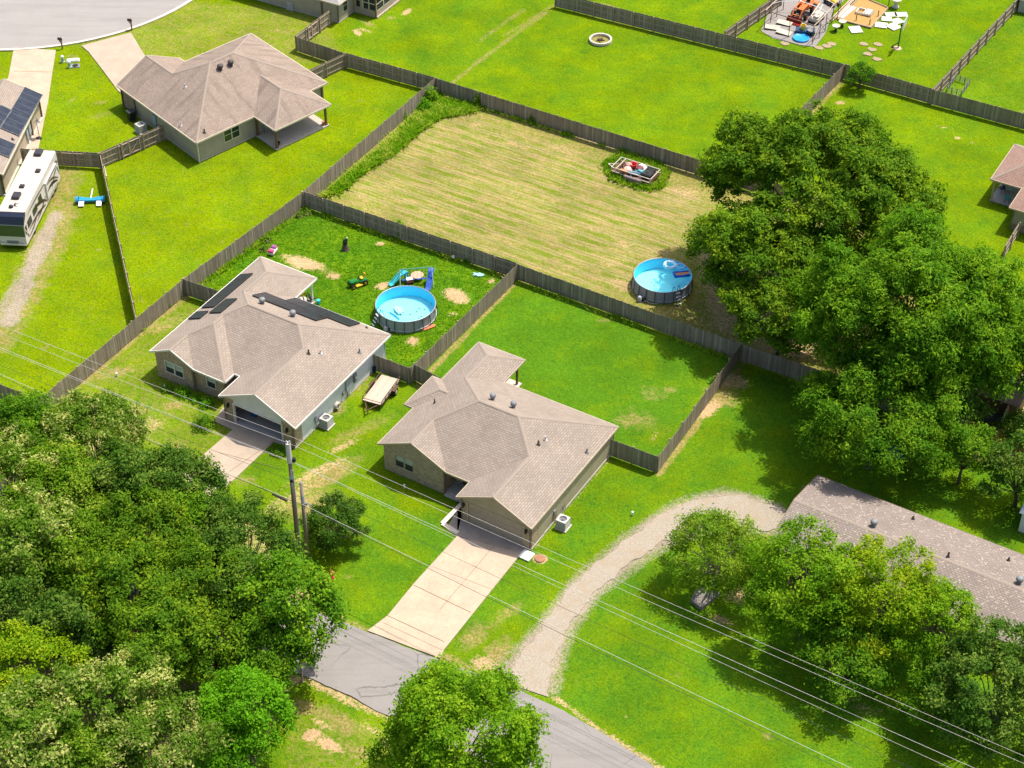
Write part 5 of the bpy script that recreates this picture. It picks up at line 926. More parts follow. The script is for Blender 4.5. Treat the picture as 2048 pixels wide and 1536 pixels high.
b = MB(); b.tube([(x - .7, y + .5, 3.62), (x - .4, y + .2, 3.7), (x - .1, y + .5, 3.62)], .03, 6); b.box((x - .4, y + .25, 3.72), (.35, .12, .06)); b.build('tv_antenna', RVA, f)
b = MB()
for s_ in (-.4, .0, .4): b.tube([(.02, s_ - .15 - .4, 3.6), (.05, s_ - .15 - .4, 3.85), (.05, s_ + .15 - .4, 3.85), (.02, s_ + .15 - .4, 3.6)], .02, 5)
b.build('roof_rack', STEEL, f)
# ------------------------------------------------------------------ tow dolly
c = at(181, 401, .3); f = thing('tow_dolly', 'blue tow dolly with two white ramps standing on the grass beside the fence', 'trailer', (c.x, c.y, 0), rad(3)); DB = M('dolly_blue', (.02, .25, .46), .45, .15)
b = MB(); b.box((0, .15, .34), (2.3, .5, .12), ch=.03); b.box((0, 0, .25), (2.6, .15, .15)); b.build('frame', DB, f)
for s_ in (-1, 1):
    b = MB(); b.tube([(s_ * 1.18, .1, .3), (s_ * 1.4, .1, .3)], .3, 16); b.build('wheel', BLK, f); b = MB()
    for a in np.linspace(.0, math.pi, 9)[:-1]:
        a2 = a + math.pi / 8; b.hexa([(s_ * 1.15, .1 + .36 * math.cos(a), .3 + .36 * math.sin(a)), (s_ * 1.44, .1 + .36 * math.cos(a), .3 + .36 * math.sin(a)), (s_ * 1.44, .1 + .36 * math.cos(a2), .3 + .36 * math.sin(a2)), (s_ * 1.15, .1 + .36 * math.cos(a2), .3 + .36 * math.sin(a2))] + [(s_ * 1.15, .1 + .4 * math.cos(a), .3 + .4 * math.sin(a)), (s_ * 1.44, .1 + .4 * math.cos(a), .3 + .4 * math.sin(a)), (s_ * 1.44, .1 + .4 * math.cos(a2), .3 + .4 * math.sin(a2)), (s_ * 1.15, .1 + .4 * math.cos(a2), .3 + .4 * math.sin(a2))])
    b.build('mudguard', DB, f); b = MB(); b.hexa([(s_ * .86 - .26, -.75, .12), (s_ * .86 + .26, -.75, .12), (s_ * .86 + .26, -.1, .32), (s_ * .86 - .26, -.1, .32), (s_ * .86 - .26, -.75, .17), (s_ * .86 + .26, -.75, .17), (s_ * .86 + .26, -.1, .38), (s_ * .86 - .26, -.1, .38)]); b.build('ramp', WHITEP, f)
    b = MB(); b.box((s_ * .86, .15, .43), (.55, .6, .05)); b.build('wheel_tray', DB, f)
b = MB(); b.beam((0, .3, .36), (0, 1.75, .4), .1, .1); b.box((0, 1.8, .4), (.14, .2, .12), ch=.03); b.build('drawbar', WHITEP, f)
# ------------------------------------------------------------------ flatbed trailer
q = [at(*p_, .6) for p_ in ((726, 797), (760, 812), (798, 760), (765, 748))]; c = (q[0] + q[1] + q[2] + q[3]) / 4; az = ang(q[1], q[2]); Lt = ((q[2] - q[1]).length + (q[3] - q[0]).length) / 2; Wt = 1.75
f = thing('utility_trailer', 'flatbed trailer with a weathered plank deck parked between the two houses', 'trailer', (c.x, c.y, 0), az); DK = M('trailer_planks', (.47, .38, .30), .85, .2, 2.5, stretch=(.5, 7, 4), isl=.12); RUST = M('rusty_steel', (.10, .055, .035), .8, .35, 5)
b = MB()
for i in range(9): b.bx(-Lt / 2, -Wt / 2 + i * Wt / 9, .55, Lt / 2, -Wt / 2 + (i + 1) * Wt / 9 - .012, .6)
b.build('deck', DK, f); b = MB()
for s_ in (-1, 1):
    b.beam((-Lt / 2, s_ * Wt / 2, .5), (Lt / 2, s_ * Wt / 2, .5), .06, .12); b.beam((-Lt / 2 + .1, s_ * (Wt / 2 + .03), .9), (Lt / 2, s_ * (Wt / 2 + .03), .9), .05)
    for x in np.linspace(-Lt / 2 + .1, Lt / 2, 6): b.beam((x, s_ * (Wt / 2 + .03), .45), (x, s_ * (Wt / 2 + .03), .9), .045)
b.beam((-Lt / 2, -Wt / 2, .5), (-Lt / 2, Wt / 2, .5), .06, .12); b.beam((Lt / 2, -Wt / 2, .5), (Lt / 2, Wt / 2, .5), .06, .12); b.beam((-Lt / 2, -Wt / 2, .82), (-Lt / 2, Wt / 2, .82), .04)
b.build('frame', RUST, f); b = MB(); [b.beam((-Lt / 2, s_ * .6, .48), (-Lt / 2 - 1.0, 0, .45), .08, .1) for s_ in (-1, 1)]; b.beam((-Lt / 2 - .9, 0, .45), (-Lt / 2 - 1.2, 0, .48), .09); b.beam((-Lt / 2 - .8, 0, .8), (-Lt / 2 - .8, 0, 0), .06); b.build('tongue', RUST, f)
for s_ in (-1, 1):
    b = MB(); b.tube([(.5, s_ * (Wt / 2 + .1), .34), (.5, s_ * (Wt / 2 + .32), .34)], .34, 16); o = b.build('wheel', BLK, f); b = MB(); b.tube([(.5, s_ * (Wt / 2 + .2), .34), (.5, s_ * (Wt / 2 + .34), .34)], .17, 12); b.build('rim', M('pale_rim', (.5, .46, .38), .5), o); b = MB(); b.bx(.05, s_ * (Wt / 2 + .06) if s_ > 0 else s_ * (Wt / 2 + .36), .7, .95, s_ * (Wt / 2 + .36) if s_ > 0 else s_ * (Wt / 2 + .06), .73); b.build('mudguard', RUST, f)
f = ground_thing('hose_reel', 'cream garden hose reel against the white siding', 'hose reel', 675, 818, rad(-31)); b = MB(); [b.tube([(.1 * s_, .28 * math.cos(a), .4 + .28 * math.sin(a)) for a in np.linspace(0, 6.283, 15)[:-1]], .05, 6, closed=True) for s_ in (-1.2, -.4, .4, 1.2)]; b.build('hose', M('cream_hose', (.58, .52, .42), .6), f); b = MB(); [b.beam((s_ * .22, -.25, 0), (s_ * .22, .1, .6), .05) for s_ in (-1, 1)]; b.build('stand', M('cream_plastic', (.5, .45, .38), .6), f)
f = ground_thing('bin', 'small dark bin beside the black-hinged gate fence', 'bin', 748, 742, 0); b = MB(); b.lathe([(.2, 0), (.24, .5), (.25, .52)], 12); b.build('body', M('bin_navy', (.02, .03, .06), .5), f); b = MB(); b.lathe([(.26, .5), (.26, .54), (.05, .6)], 12); b.build('lid', M('bin_navy', (.02, .03, .06), .5), f)
# hinges on the gate fence
# ------------------------------------------------------------------ junk trailer in the hay field
q = [at(*p_, .9) for p_ in ((1239, 316), (1223, 337), (1301, 362), (1324, 335))]; c = (q[0] + q[1] + q[2] + q[3]) / 4; az = ang(q[1], q[2]); Lt = (q[2] - q[1]).length; Wt = 2.1
f = thing('junk_trailer', 'open-framed trailer heaped with junk, standing in weeds in the hay field', 'trailer', (c.x, c.y, 0), az); PS = M('pale_frame', (.5, .42, .36), .7, .25); b = MB()
for s_ in (-1, 1):
    b.beam((-Lt / 2, s_ * Wt / 2, .95), (Lt / 2, s_ * Wt / 2, .95), .07); b.beam((-Lt / 2, s_ * Wt / 2, .5), (Lt / 2, s_ * Wt / 2, .5), .07, .1); b.beam((s_ * Lt / 2, -Wt / 2, .95), (s_ * Lt / 2, Wt / 2, .95), .07)
    for x in np.linspace(-Lt / 2, Lt / 2, 5): b.beam((x, s_ * Wt / 2, .5), (x, s_ * Wt / 2, .95), .05)
b.beam((-Lt / 2 + .55, -Wt / 2, .98), (-Lt / 2 + .55, Wt / 2, .98), .07); [b.beam((-Lt / 2, s_ * .5, .5), (-Lt / 2 - .9, 0, .45), .08) for s_ in (-1, 1)]; b.build('frame', PS, f)
b = MB(); b.bx(-Lt / 2, -Wt / 2, .45, Lt / 2, Wt / 2, .52); b.build('deck', RUST, f); b = MB(); b.box((.35, -Wt / 2 - .35, .5), (1.9, .3, .5), tilt=0, ch=.06); b.build('mudguard', M('maroon_grey', (.2, .15, .15), .5), f)
for s_ in (-1, 1):
    b = MB(); b.tube([(.3, s_ * (Wt / 2 + .1), .33), (.3, s_ * (Wt / 2 + .3), .33)], .33, 14); b.build('wheel', BLK, f)
def junk(label, cat, x, y, z, fn, col, az2=0, rough=.6):
    v = Vector((x * math.cos(az) - y * math.sin(az) + c.x, x * math.sin(az) + y * math.cos(az) + c.y, z)); b = MB(); fn(b); return tag(b.build(cat.replace(' ', '_'), M('junk_%02x%02x%02x' % tuple(int(k_ * 255) for k_ in col), col, rough, .25, 4), loc=v, rz=az + az2), label, cat)
def bag(r, k_=.6): return lambda b: b.lathe([(.1, 0), (r * .9, .08), (r, .3 * k_), (r * .75, .7 * k_), (r * .3, .95 * k_), (.04, k_)], 11)
junk('red plastic tub on the junk trailer', 'plastic tub', -.55, .55, .52, lambda b: b.lathe([(.28, 0), (.36, .45), (.4, .46), (.4, .5), (.32, .48), (.25, .1), (.02, .08)], 14), (.55, .05, .05)); junk('pink bag of junk beside the red tub', 'bag', -1.0, .35, .52, bag(.42), (.55, .3, .27)); junk('pale pink cushion bag at the front of the junk heap', 'bag', -.75, -.35, .52, bag(.5, .55), (.56, .42, .36)); junk('orange crate at the trailer side rail', 'crate', -.95, -.85, .52, lambda b: [b.box((0, 0, .15 + .1 * k_), (.7, .3, .06)) for k_ in range(3)] + [b.beam((x, y, 0), (x, y, .4), .05) for x in (-.33, .33) for y in (-.13, .13)], (.55, .2, .05)); junk('white sheeting crumpled at the back of the junk heap', 'sheet', .35, .65, .52, lambda b: b.lathe([(.6, 0), (.55, .3), (.35, .5), (.12, .55), (.02, .56)], 9), (.62, .58, .53))
junk('teal tarp folded in the middle of the junk heap', 'tarp', .45, .0, .52, lambda b: (b.box((0, 0, .2), (.9, .6, .38), ch=.1), b.box((.15, -.1, .42), (.5, .4, .12), tilt=.3, ch=.04)), (.09, .30, .34)); junk('blue-grey wing-shaped panel on the junk heap', 'panel', .0, -.6, .6, lambda b: (b.prism([(-.8, -.1), (-.3, -.32), (.6, -.2), (.8, .1), (.3, .3), (-.4, .15)], .1, .2), b.beam((-.7, -.1, .22), (.7, .05, .26), .08)), (.16, .27, .32), .1); junk('maroon wheelbarrow tray upside on the junk heap', 'tray', .3, .25, .9, lambda b: b.lathe([(.45, 0), (.38, .16), (.1, .22), (.02, .22)], 10), (.16, .04, .05)); junk('black plastic water tank at the rear of the junk trailer', 'tank', 1.45, -.25, .52, lambda b: (b.box((0, 0, .3), (1.0, 1.0, .55), ch=.1), b.lathe([(.16, .55), (.16, .64), (.02, .66)], 10)), (.02, .022, .025)); junk('black pallet lying beside the water tank', 'pallet', 1.3, .65, .52, lambda b: [b.box((0, y, .35), (.9, .1, .05)) for y in (-.3, -.1, .1, .3)] + [b.box((x, 0, .2), (.1, .7, .3)) for x in (-.4, 0, .4)], (.03, .03, .03))
junk('brown planks stood at the hitch end of the junk trailer', 'planks', -1.65, -.1, .52, lambda b: [b.beam((0, -.7 + .35 * k_, .05), (.35, -.5 + .3 * k_, .75), .12, .05) for k_ in range(4)], (.22, .13, .08))
# ------------------------------------------------------------------ small street things
def mailbox(label, px, py, az, wood=False):
    f = ground_thing('mailbox', label, 'mailbox', px, py, rad(az), 0, 'roadside mailboxes'); b = MB(); b.bx(-.06, -.06, 0, .06, .06, 1.45); b.beam((0, 0, .7), (.35, 0, 1.05), .07); b.bx(-.15, -.05, 1.04, .45, .05, 1.1); b.build('post', T_BROWN if not wood else RAIL, f)
    b = MB(); P_ = [(-.1, 0), (.1, 0), (.1, .14), (.07, .21), (0, .24), (-.07, .21), (-.1, .14)]; b.mesh([(-.1, y, 1.11 + z) for y, z in P_] + [(.42, y, 1.11 + z) for y, z in P_], [tuple(range(6, -1, -1)), tuple(range(7, 14))] + [(i, (i + 1) % 7, 7 + (i + 1) % 7, 7 + i) for i in range(7)]); b.build('box', BLK if not wood else STEEL, f); b = MB(); b.bx(.1, .105, 1.2, .13, .12, 1.42); b.build('flag', M('mail_red', (.4, .03, .02)), f)
mailbox('black mailbox at the kerb between the two cul-de-sac drives', 125, 98, 150); mailbox('black mailbox on the far kerb at the corner of the hip-roofed house drive', 264, 60, 150); mailbox('weathered mailbox under the tree at the near road edge', 605, 1362, 62, True)
PG = M('pedestal_green', (.33, .45, .36), .5, .15)
def pedestal(label, px, py):
    f = ground_thing('utility_pedestal', label, 'utility pedestal', px, py, .3, 0, 'utility pedestals on the cul-de-sac lawn'); b = MB(); b.lathe([(.22, 0), (.22, .08), (.17, .1), (.16, .55)], 12); b.build('body', PG, f); b = MB(); b.lathe([(.19, .55), (.19, .7), (.12, .8), (.02, .83)], 12); b.build('cap', M('pedestal_cap', (.55, .62, .54), .5), f)
pedestal('pale green pedestal nearest the concrete drive', 126, 124); pedestal('pale green pedestal beside the dark meter pit', 139.5, 134.5)
f = ground_thing('transformer_pad', 'flat pale green utility cover on the cul-de-sac lawn', 'utility box', 146, 121, rad(10)); b = MB(); b.box((0, 0, .08), (1.3, .55, .16), ch=.04); b.build('lid', M('pale_green_box', (.50, .60, .52), .5), f); b = MB(); b.box((0, 0, .01), (1.45, .7, .04)); b.build('base', SLAB, f)
f = ground_thing('meter_pit', 'square concrete meter pit with a dark lid', 'meter pit', 151, 132, rad(5)); b = MB(); b.box((0, 0, .02), (.95, .8, .12), ch=.03); b.build('frame', STEEL, f); b = MB(); b.lathe([(.32, .08), (.32, .12), (.28, .14), (.02, .14)], 14, (0, -.05, 0)); b.build('lid', BLK, f)
f = ground_thing('satellite_dish', 'small satellite dish on a pole beside the peach-walled house', 'satellite dish', 79, 276, rad(20)); b = MB(); b.tube([(0, 0, 0), (0, 0, 1.9)], .035, 8); b.build('pole', STEEL, f); b = MB(); b.lathe([(.02, 0), (.2, .03), (.34, .1), (.36, .13)], 16, (.1, 0, 1.95), M=Matrix.Rotation(rad(60), 4, 'Y'), cap=False); b.build('dish', STEEL, f); b = MB(); b.tube([(.1, 0, 1.95), (.55, 0, 1.85), (.6, 0, 2.0)], .025, 6); b.beam((-.25, 0, 1.9), (.3, .25, 2.1), .05); b.build('arm', STEEL, f); b = MB(); b.lathe([(.35, 0), (.3, .1), (.05, .14)], 12, (-.1, -.1, 0)); b.build('base', BLK, f)
f = ground_thing('wheeled_bin', 'black wheeled bin against the wall of the cul-de-sac house', 'bin', 264, 240, rad(40)); b = MB(); b.hexa([(-.3, -.3, .05), (.3, -.3, .05), (.3, .3, .05), (-.3, .3, .05), (-.38, -.36, 1.05), (.38, -.36, 1.05), (.38, .36, 1.05), (-.38, .36, 1.05)]); b.build('body', BLK, f); b = MB(); b.box((0, 0, 1.1), (.84, .8, .09), ch=.03); b.build('lid', M('bin_lid', (.05, .05, .055), .35), f); b = MB(); b.tube([(-.25, -.4, .12), (.25, -.4, .12)], .11, 10); b.build('wheel', BLK, f)
b = MB(); b.beam((*at(229, 323)[:2], .06), (*at(281, 301)[:2], .06), .14, .08); tag(b.build('plank', M('fresh_plank', (.56, .40, .24), .8)), 'pale plank lying along the foot of the double gate', 'plank')
b = MB(); b.beam((*at(208, 332)[:2], .1), (*at(213, 354)[:2], .06), .12, .08); tag(b.build('plank', M('grey_plank', (.4, .36, .3), .8)), 'short grey plank lying beside the thin leaning fence', 'plank')
# fire ring of pale blocks
c = at(1201, 82); f = thing('fire_ring', 'round fire ring of pale stone blocks in the far lawn', 'fire pit', c)
b = MB(); n = 26
for lay in range(2):
    for i in range(n):
        a = 2 * math.pi * (i + .5 * lay) / n; b.box((1.18 * math.cos(a), 1.18 * math.sin(a), .09 + .17 * lay), (.2, .262, .16), a, ch=.02)
b.build('blocks', M('pale_blocks', (.62, .55, .46), .9, .15, isl=.15), f); b = MB(); [b.beam((.5 * math.cos(a), .5 * math.sin(a), .05), (-.25 * math.cos(a + .5), -.25 * math.sin(a + .5), .28), .13) for a in (0, 1.1, 2.3, 3.4, 4.6)]; b.build('logs', M('charred_logs', (.13, .09, .06), .9, .5), f); b = MB(); b.lathe([(.01, .05), (.55, .045), (1.05, .02)], 20, cap=False); b.build('ash_bed', M('ash_bed', (.22, .20, .05), .95, .5, 3), f)
b = MB(); [b.box((*at(1241 + i * 6, 26 + i * 2.2)[:2], .04), (.8, .3, .08), rad(-28)) for i in range(2)]; tag(b.build('stepping_blocks', M('grey_blocks', (.4, .4, .38), .9)), 'two grey blocks lying at the foot of the far fence', 'blocks')
# hydrant, pegs
f = ground_thing('fire_hydrant', 'red fire hydrant on the lawn in front of the round shrub', 'fire hydrant', 664, 1155, .4); HR = M('hydrant_red', (.55, .02, .06), .4, .15); b = MB(); b.lathe([(.2, 0), (.2, .06), (.13, .08), (.13, .5), (.17, .52), (.17, .58), (.14, .62), (.09, .74), (.03, .8), (.03, .85)], 14); b.build('barrel', HR, f, smooth=True)
for a in (0, math.pi / 2, math.pi):
    b = MB(); b.tube([(.1 * math.cos(a), .1 * math.sin(a), .42), (.24 * math.cos(a), .24 * math.sin(a), .42)], .075, 10); b.build('outlet', HR, f)
for (px, py, lab) in ((809, 976, 'white cleanout pipe in front of the brick gable window'), (329, 777, 'white cleanout pipe in front of the solar-panelled house'), (234, 752, 'white cap pipe in the dry front lawn'), (1265, 1030, 'white cap pipe in the lawn by the gravel drive')):
    b = MB(); c = at(px, py); b.lathe([(.07, 0), (.07, .28), (.09, .29), (.09, .36), (.02, .37)], 10); tag(b.build('cleanout_pipe', WHITEP, loc=c), lab, 'pipe')
b = MB(); b.lathe([(.42, 0), (.42, .05), (.36, .07), (.02, .07)], 18); tag(b.build('manhole_cover', M('clay_lid', (.30, .15, .085), .8, .3), loc=at(1080, 1117)), 'round reddish-brown earth-stained cover next to the white pad', 'cover')
# ------------------------------------------------------------------ utility poles and lines
PW = M('pole_wood', (.225, .165, .115), .9, .35, 2.2, stretch=(5, 5, .35)); PW2 = M('pole_wood_grey', (.25, .215, .16), .9, .3, 2.2, stretch=(5, 5, .35)); PB = at(600, 1123); PB2 = at(617, 1118)
f = thing('utility_pole', 'tall brown utility pole with a pale top, in front of the round shrub', 'utility pole', PB); b = MB(); b.tube([(0, 0, 0), (0, 0, 6), (0, 0, 10.4)], [.2, .17, .145], 14); b.build('pole', PW, f, smooth=True); b = MB(); b.tube([(0, 0, 10.35), (0, 0, 12.25)], [.2, .195], 14); b.build('pole_top', M('pole_top_pale', (.62, .55, .50), .8, .1), f)
b = MB(); b.tube([(.16, -.06, .1), (.15, -.06, 9.6)], .05, 8); b.build('conduit', M('grey_conduit', (.33, .34, .37), .5), f)
for z, dx in ((12.3, -.1), (12.3, .12), (10.3, .1)):
    b = MB(); b.lathe([(.03, -.05), (.05, 0), (.09, .03), (.05, .06), (.08, .1), (.04, .16), (.02, .18)], 10, (dx, 0, z)); b.build('insulator', M('porcelain', (.42, .42, .46), .25), f, smooth=True)
b = MB(); b.lathe([(.16, 0), (.16, .3), (.1, .36)], 12, (.3, .05, 10.4)); b.beam((.1, 0, 10.5), (.3, .05, 10.5), .06); b.build('cutout', BLK, f)
for z in (3.3, 8.6):
    b = MB(); b.box((-.22 if z < 5 else 0, -.16, z), (.2, .14, .28), ch=.03); b.build('bracket', BLK, f)
b = MB(); b.tube([(0, 0, 8.7), (0, 0, 9.1)], .165, 12); b.build('band', M('pole_tag', (.4, .42, .45), .5), f)
f = thing('utility_pole', 'shorter grey utility pole with a pale band, right of the tall pole', 'utility pole', PB2); b = MB(); b.tube([(0, 0, 0), (0, 0, 8.1)], [.16, .14], 14); b.build('pole', PW2, f, smooth=True); b = MB(); b.tube([(0, 0, 6.1), (0, 0, 6.75)], .155, 12); b.build('band', M('pole_tag', (.4, .42, .45), .5), f); b = MB(); b.box((.2, -.06, 5.9), (.25, .16, .16)); b.tube([(.1, 0, 6.0), (.75, -.25, 5.95)], .04, 6); b.build('bracket', STEEL, f)
WA = M('wire_aluminium', (.55, .50, .47), .5, .05, metal=.0); WD = M('wire_black', (.03, .03, .032), .6, .1)
def wire(label, left, mid, right, zl_, zm, zr_, r, mat, sag=.5):
    a, m, c = at(*left, zl_), at(*mid, zm), at(*right, zr_); pts = []
    for p_, q_, ext in ((a, m, 0), (m, c, 1)):
        d = q_ - p_; n_ = 16
        for i in range(n_ + (0 if ext == 0 else 1)): u = i / n_; pts.append(p_ + d * u - Vector((0, 0, sag * 4 * u * (1 - u) * .25)))
    pts = [pts[0] + (pts[0] - pts[1]) * 10] + pts + [pts[-1] + (pts[-1] - pts[-2]) * 10]
    b = MB(); b.tube(pts, r, 6); return tag(b.build('power_line', mat, smooth=True), label, 'power line', 'overhead lines along the road')
wire('topmost pale overhead line, passing just behind the tall pole', (0, 650), (594, 878), (2048, 1512), 12.2, 12.45, 12.2, 0.0102, WA); wire('pale line fixed to the very top of the tall pole', (0, 666), (579, 887), (2048, 1527), 12.1, 12.3, 12.1, 0.0102, WA); wire('thick pale line at the foot of the pole\'s white top', (0, 695), (585, 923), (1948, 1536), 10.3, 10.4, 10.3, 0.0127, WA); wire('thin pale line running close beside the thick pale line', (0, 699), (586, 925), (1901, 1536), 10.2, 10.3, 10.2, .010, WA)
wire('single dark line at mid height of the tall pole', (0, 730), (583, 961), (1823, 1536), 8.4, 8.55, 8.4, 0.0119, WD); wire('pale jacketed cable starting at the shorter pole', (0, 748), (612, 1012), (1701, 1536), 6.2, 6.1, 6.2, 0.0153, M('cable_pale', (.5, .47, .42), .6)); wire('black cable bundle, lowest of the overhead lines', (0, 753), (600, 1009), (1676, 1536), 6.1, 6.0, 6.1, 0.0153, WD)
s_ = at(545, 988, 6.25); e_ = at(574, 1002, 6.1); b = MB(); b.tube([s_, e_], .09, 10); tag(b.build('cable_splice', BLK), 'black splice case hanging on the lowest cable left of the poles', 'cable splice')
# ------------------------------------------------------------------ tractor lot at the top edge
f = None
sheet('gravel_pad', [at(*p_) for p_ in ((1522, 62), (1560, -30), (1720, -30), (1668, 20), (1650, 68), (1630, 94), (1600, 90), (1545, 76))], M('grey_gravel', (.235, .215, .2), .95, .25, 6), .02)
CP = [at(*p_) for p_ in ((1528, 58), (1577, 74), (1624, 89), (1541, 45), (1638, 76), (1650, 63), (1553, 34), (1664, 45), (1675, 37), (1566, 20), (1680, 20))]
f = thing('carport', 'bare brown metal carport frame over the tractor', 'frame', CP[1]); FM = M('frame_brown', (.15, .10, .075), .6, .2); o0 = CP[1]; hc = 2.35
for q_ in CP:
    b = MB(); d = q_ - o0; b.beam((d.x, d.y, 0), (d.x, d.y, hc), .075); b.build('post', FM, f)
def rel(i, z=hc): d = CP[i] - o0; return Vector((d.x, d.y, z))
b = MB(); [b.beam(rel(i), rel(j), .075) for i, j in ((0, 1), (1, 2))]; b.build('front_beam', FM, f)
b = MB(); [b.beam(rel(i), rel(j), .07) for i, j in ((2, 4), (4, 5), (5, 7), (7, 8), (8, 10))]; [b.beam(rel(i), rel(j), .07) for i, j in ((0, 3), (3, 6), (6, 9))]; b.build('side_beam', M('frame_tan', (.5, .38, .28), .6), f)
b = MB()
for i, j in ((3, 5), (6, 7), (9, 10)):
    p_, q_ = rel(i), rel(j); m_ = (p_ + q_) / 2 + Vector((0, 0, .9)); b.tube([p_, p_ * .7 + m_ * .3 + Vector((0, 0, .2)), m_, q_ * .7 + m_ * .3 + Vector((0, 0, .2)), q_], .04, 6)
p_, q_ = (rel(3) + rel(5)) / 2, (rel(9) + rel(10)) / 2; b.beam(p_ + Vector((0, 0, .9)), q_ + Vector((0, 0, .9)), .06); b.build('roof_bow', WHITEP, f)
b = MB(); [b.beam(rel(i, .1) , rel(j, hc * .75), .045) for i, j in ((2, 4), (5, 4), (7, 5))]; b.build('brace', FM, f)
TO = M('tractor_orange', (.62, .16, .035), .45, .15); TR = M('tractor_red', (.38, .03, .025), .5, .2)
tp, tq = at(1585, 42, .5), at(1628, 2, .5); az = ang(tq, tp); f = thing('tractor', 'orange tractor with a red front loader bucket under the carport frame', 'tractor', (*((tp + tq) / 2)[:2], 0), az)
b = MB(); b.box((.4, 0, .95), (1.6, .7, .55), ch=.12); b.build('hood', TO, f); b = MB(); b.box((1.22, 0, .95), (.06, .6, .45)); b.build('grille', BLK, f); b = MB(); b.box((-.9, 0, 1.0), (1.0, 1.5, .16), ch=.05); [b.box((-1.0, s_ * .62, 1.1), (1.0, .3, .3), ch=.1) for s_ in (-1, 1)]; b.build('fender', TO, f); b = MB(); b.box((-.95, 0, 1.2), (.5, .5, .14), ch=.04); b.box((-1.2, 0, 1.45), (.12, .5, .5), ch=.04); b.build('seat', BLK, f)
for x, r in ((-.95, .62), (.95, .38)):
    for s_ in (-1, 1):
        b = MB(); b.tube([(x, s_ * .62, r), (x, s_ * .95, r)], r, 18); o = b.build('wheel', BLK, f); b = MB(); b.tube([(x, s_ * .7, r), (x, s_ * .97, r)], r * .5, 14); b.build('rim', TO, o)
b = MB()
for s_ in (-.5, .5): b.beam((-.1, s_, 1.5), (1.4, s_, 1.35), .13); b.beam((1.4, s_, 1.35), (2.2, s_, .45), .13); b.beam((-.1, s_, .7), (-.1, s_, 1.55), .14)
b.beam((1.4, -.5, 1.35), (1.4, .5, 1.35), .1); b.beam((1.9, -.5, .8), (1.9, .5, .8), .1); b.build('loader_arm', TO, f)
b = MB(); b.mesh([(2.15, -.9, .7), (2.15, .9, .7), (2.3, .9, .1), (2.3, -.9, .1), (2.85, .9, .12), (2.85, -.9, .12)], [(0, 1, 2, 3), (3, 2, 1, 0), (3, 2, 4, 5), (5, 4, 2, 3), (0, 3, 5), (5, 3, 0), (1, 4, 2), (2, 4, 1)]); b.build('bucket', TR, f); b = MB(); b.tube([(-1.35, s_ * .5, 1.0) for s_ in (-1,)] + [(-1.35, -.5, 2.1), (-1.35, .5, 2.1), (-1.35, .5, 1.0)], .04, 6); b.build('roll_bar', TO, f); b = MB(); b.box((-2.3, 0, .5), (.9, 1.5, .35), ch=.05); b.beam((-1.5, 0, .8), (-2.3, 0, .7), .12); b.build('rear_mower', TO, f)
f = ground_thing('riding_mower', 'yellow riding mower at the top edge beside the tractor', 'mower', 1662, 8, rad(-60)); b = MB(); b.box((.5, 0, .55), (.85, .55, .4), ch=.1); b.box((-.4, 0, .45), (.8, .8, .2), ch=.06); b.build('hood', JY, f); b = MB(); b.box((-.4, 0, .68), (.45, .45, .12), ch=.04); b.box((-.65, 0, .9), (.1, .42, .4), ch=.04); b.build('seat', JY, f)
for x, r in ((-.5, .28), (.75, .2)):
    for s_ in (-.45, .45):
        b = MB(); b.tube([(x, s_ - .1, r), (x, s_ + .1, r)], r, 12); b.build('wheel', BLK, f)
b = MB(); b.box((0, 0, .2), (.8, 1.2, .15), ch=.04); b.build('cutting_deck', BLK, f)
f = ground_thing('utility_cart', 'white sheet-covered machine with cream boxes beside the tractor', 'machine', 1632, 42, rad(60)); b = MB(); b.box((0, 0, .55), (2.0, 1.1, .5), ch=.1); b.box((.3, .1, .85), (1.0, .8, .25), tilt=.1, ch=.06); b.box((-.6, -.2, .9), (.5, .6, .3), ch=.06); b.build('cover', M('cream_sheet', (.48, .43, .36), .8, .15), f); b = MB(); b.beam((-1, .3, 1.0), (1.4, .3, 1.5), .1); b.beam((-1, -.3, 1.0), (1.4, -.1, 1.5), .1); b.build('arm', M('cream_bar', (.6, .53, .45), .6), f)
for x in (-.7, .7):
    for s_ in (-.55, .55):
        b = MB(); b.tube([(x, s_ - .08, .27), (x, s_ + .08, .27)], .27, 12); b.build('wheel', BLK, f)
f = ground_thing('scrap_cart', 'dark navy cart piled with buckets at the front of the carport', 'cart', 1610, 67, rad(-10)); b = MB(); b.box((0, 0, .35), (2.2, 1.0, .4), ch=.06); b.build('tray', M('navy_metal', (.02, .06, .11), .5, .25), f)
for x in (-.8, .8):
    for s_ in (-.5, .5):
        b = MB(); b.tube([(x, s_ - .06, .2), (x, s_ + .06, .2)], .2, 12); b.build('wheel', BLK, f)
f = ground_thing('bucket', 'yellow bucket standing in the navy cart', 'bucket', 1606, 58, 0, .55); b = MB(); b.lathe([(.24, 0), (.3, .5), (.32, .52), (.26, .5), (.22, .1), (.02, .08)], 14); b.build('body', M('yellow_bucket', (.65, .46, .03), .5), f); b = MB(); b.tube([(.3 * math.cos(a), .03, .5 + .2 * math.sin(a)) for a in np.linspace(0, 3.14, 9)], .012, 5); b.build('handle', STEEL, f)
f = ground_thing('basin', 'grey metal basin at the right end of the navy cart', 'basin', 1622, 63, 0, .55); b = MB(); b.lathe([(.3, 0), (.42, .22), (.45, .23), (.38, .2), (.26, .04), (.02, .04)], 16); b.build('basin', STEEL, f, smooth=True)
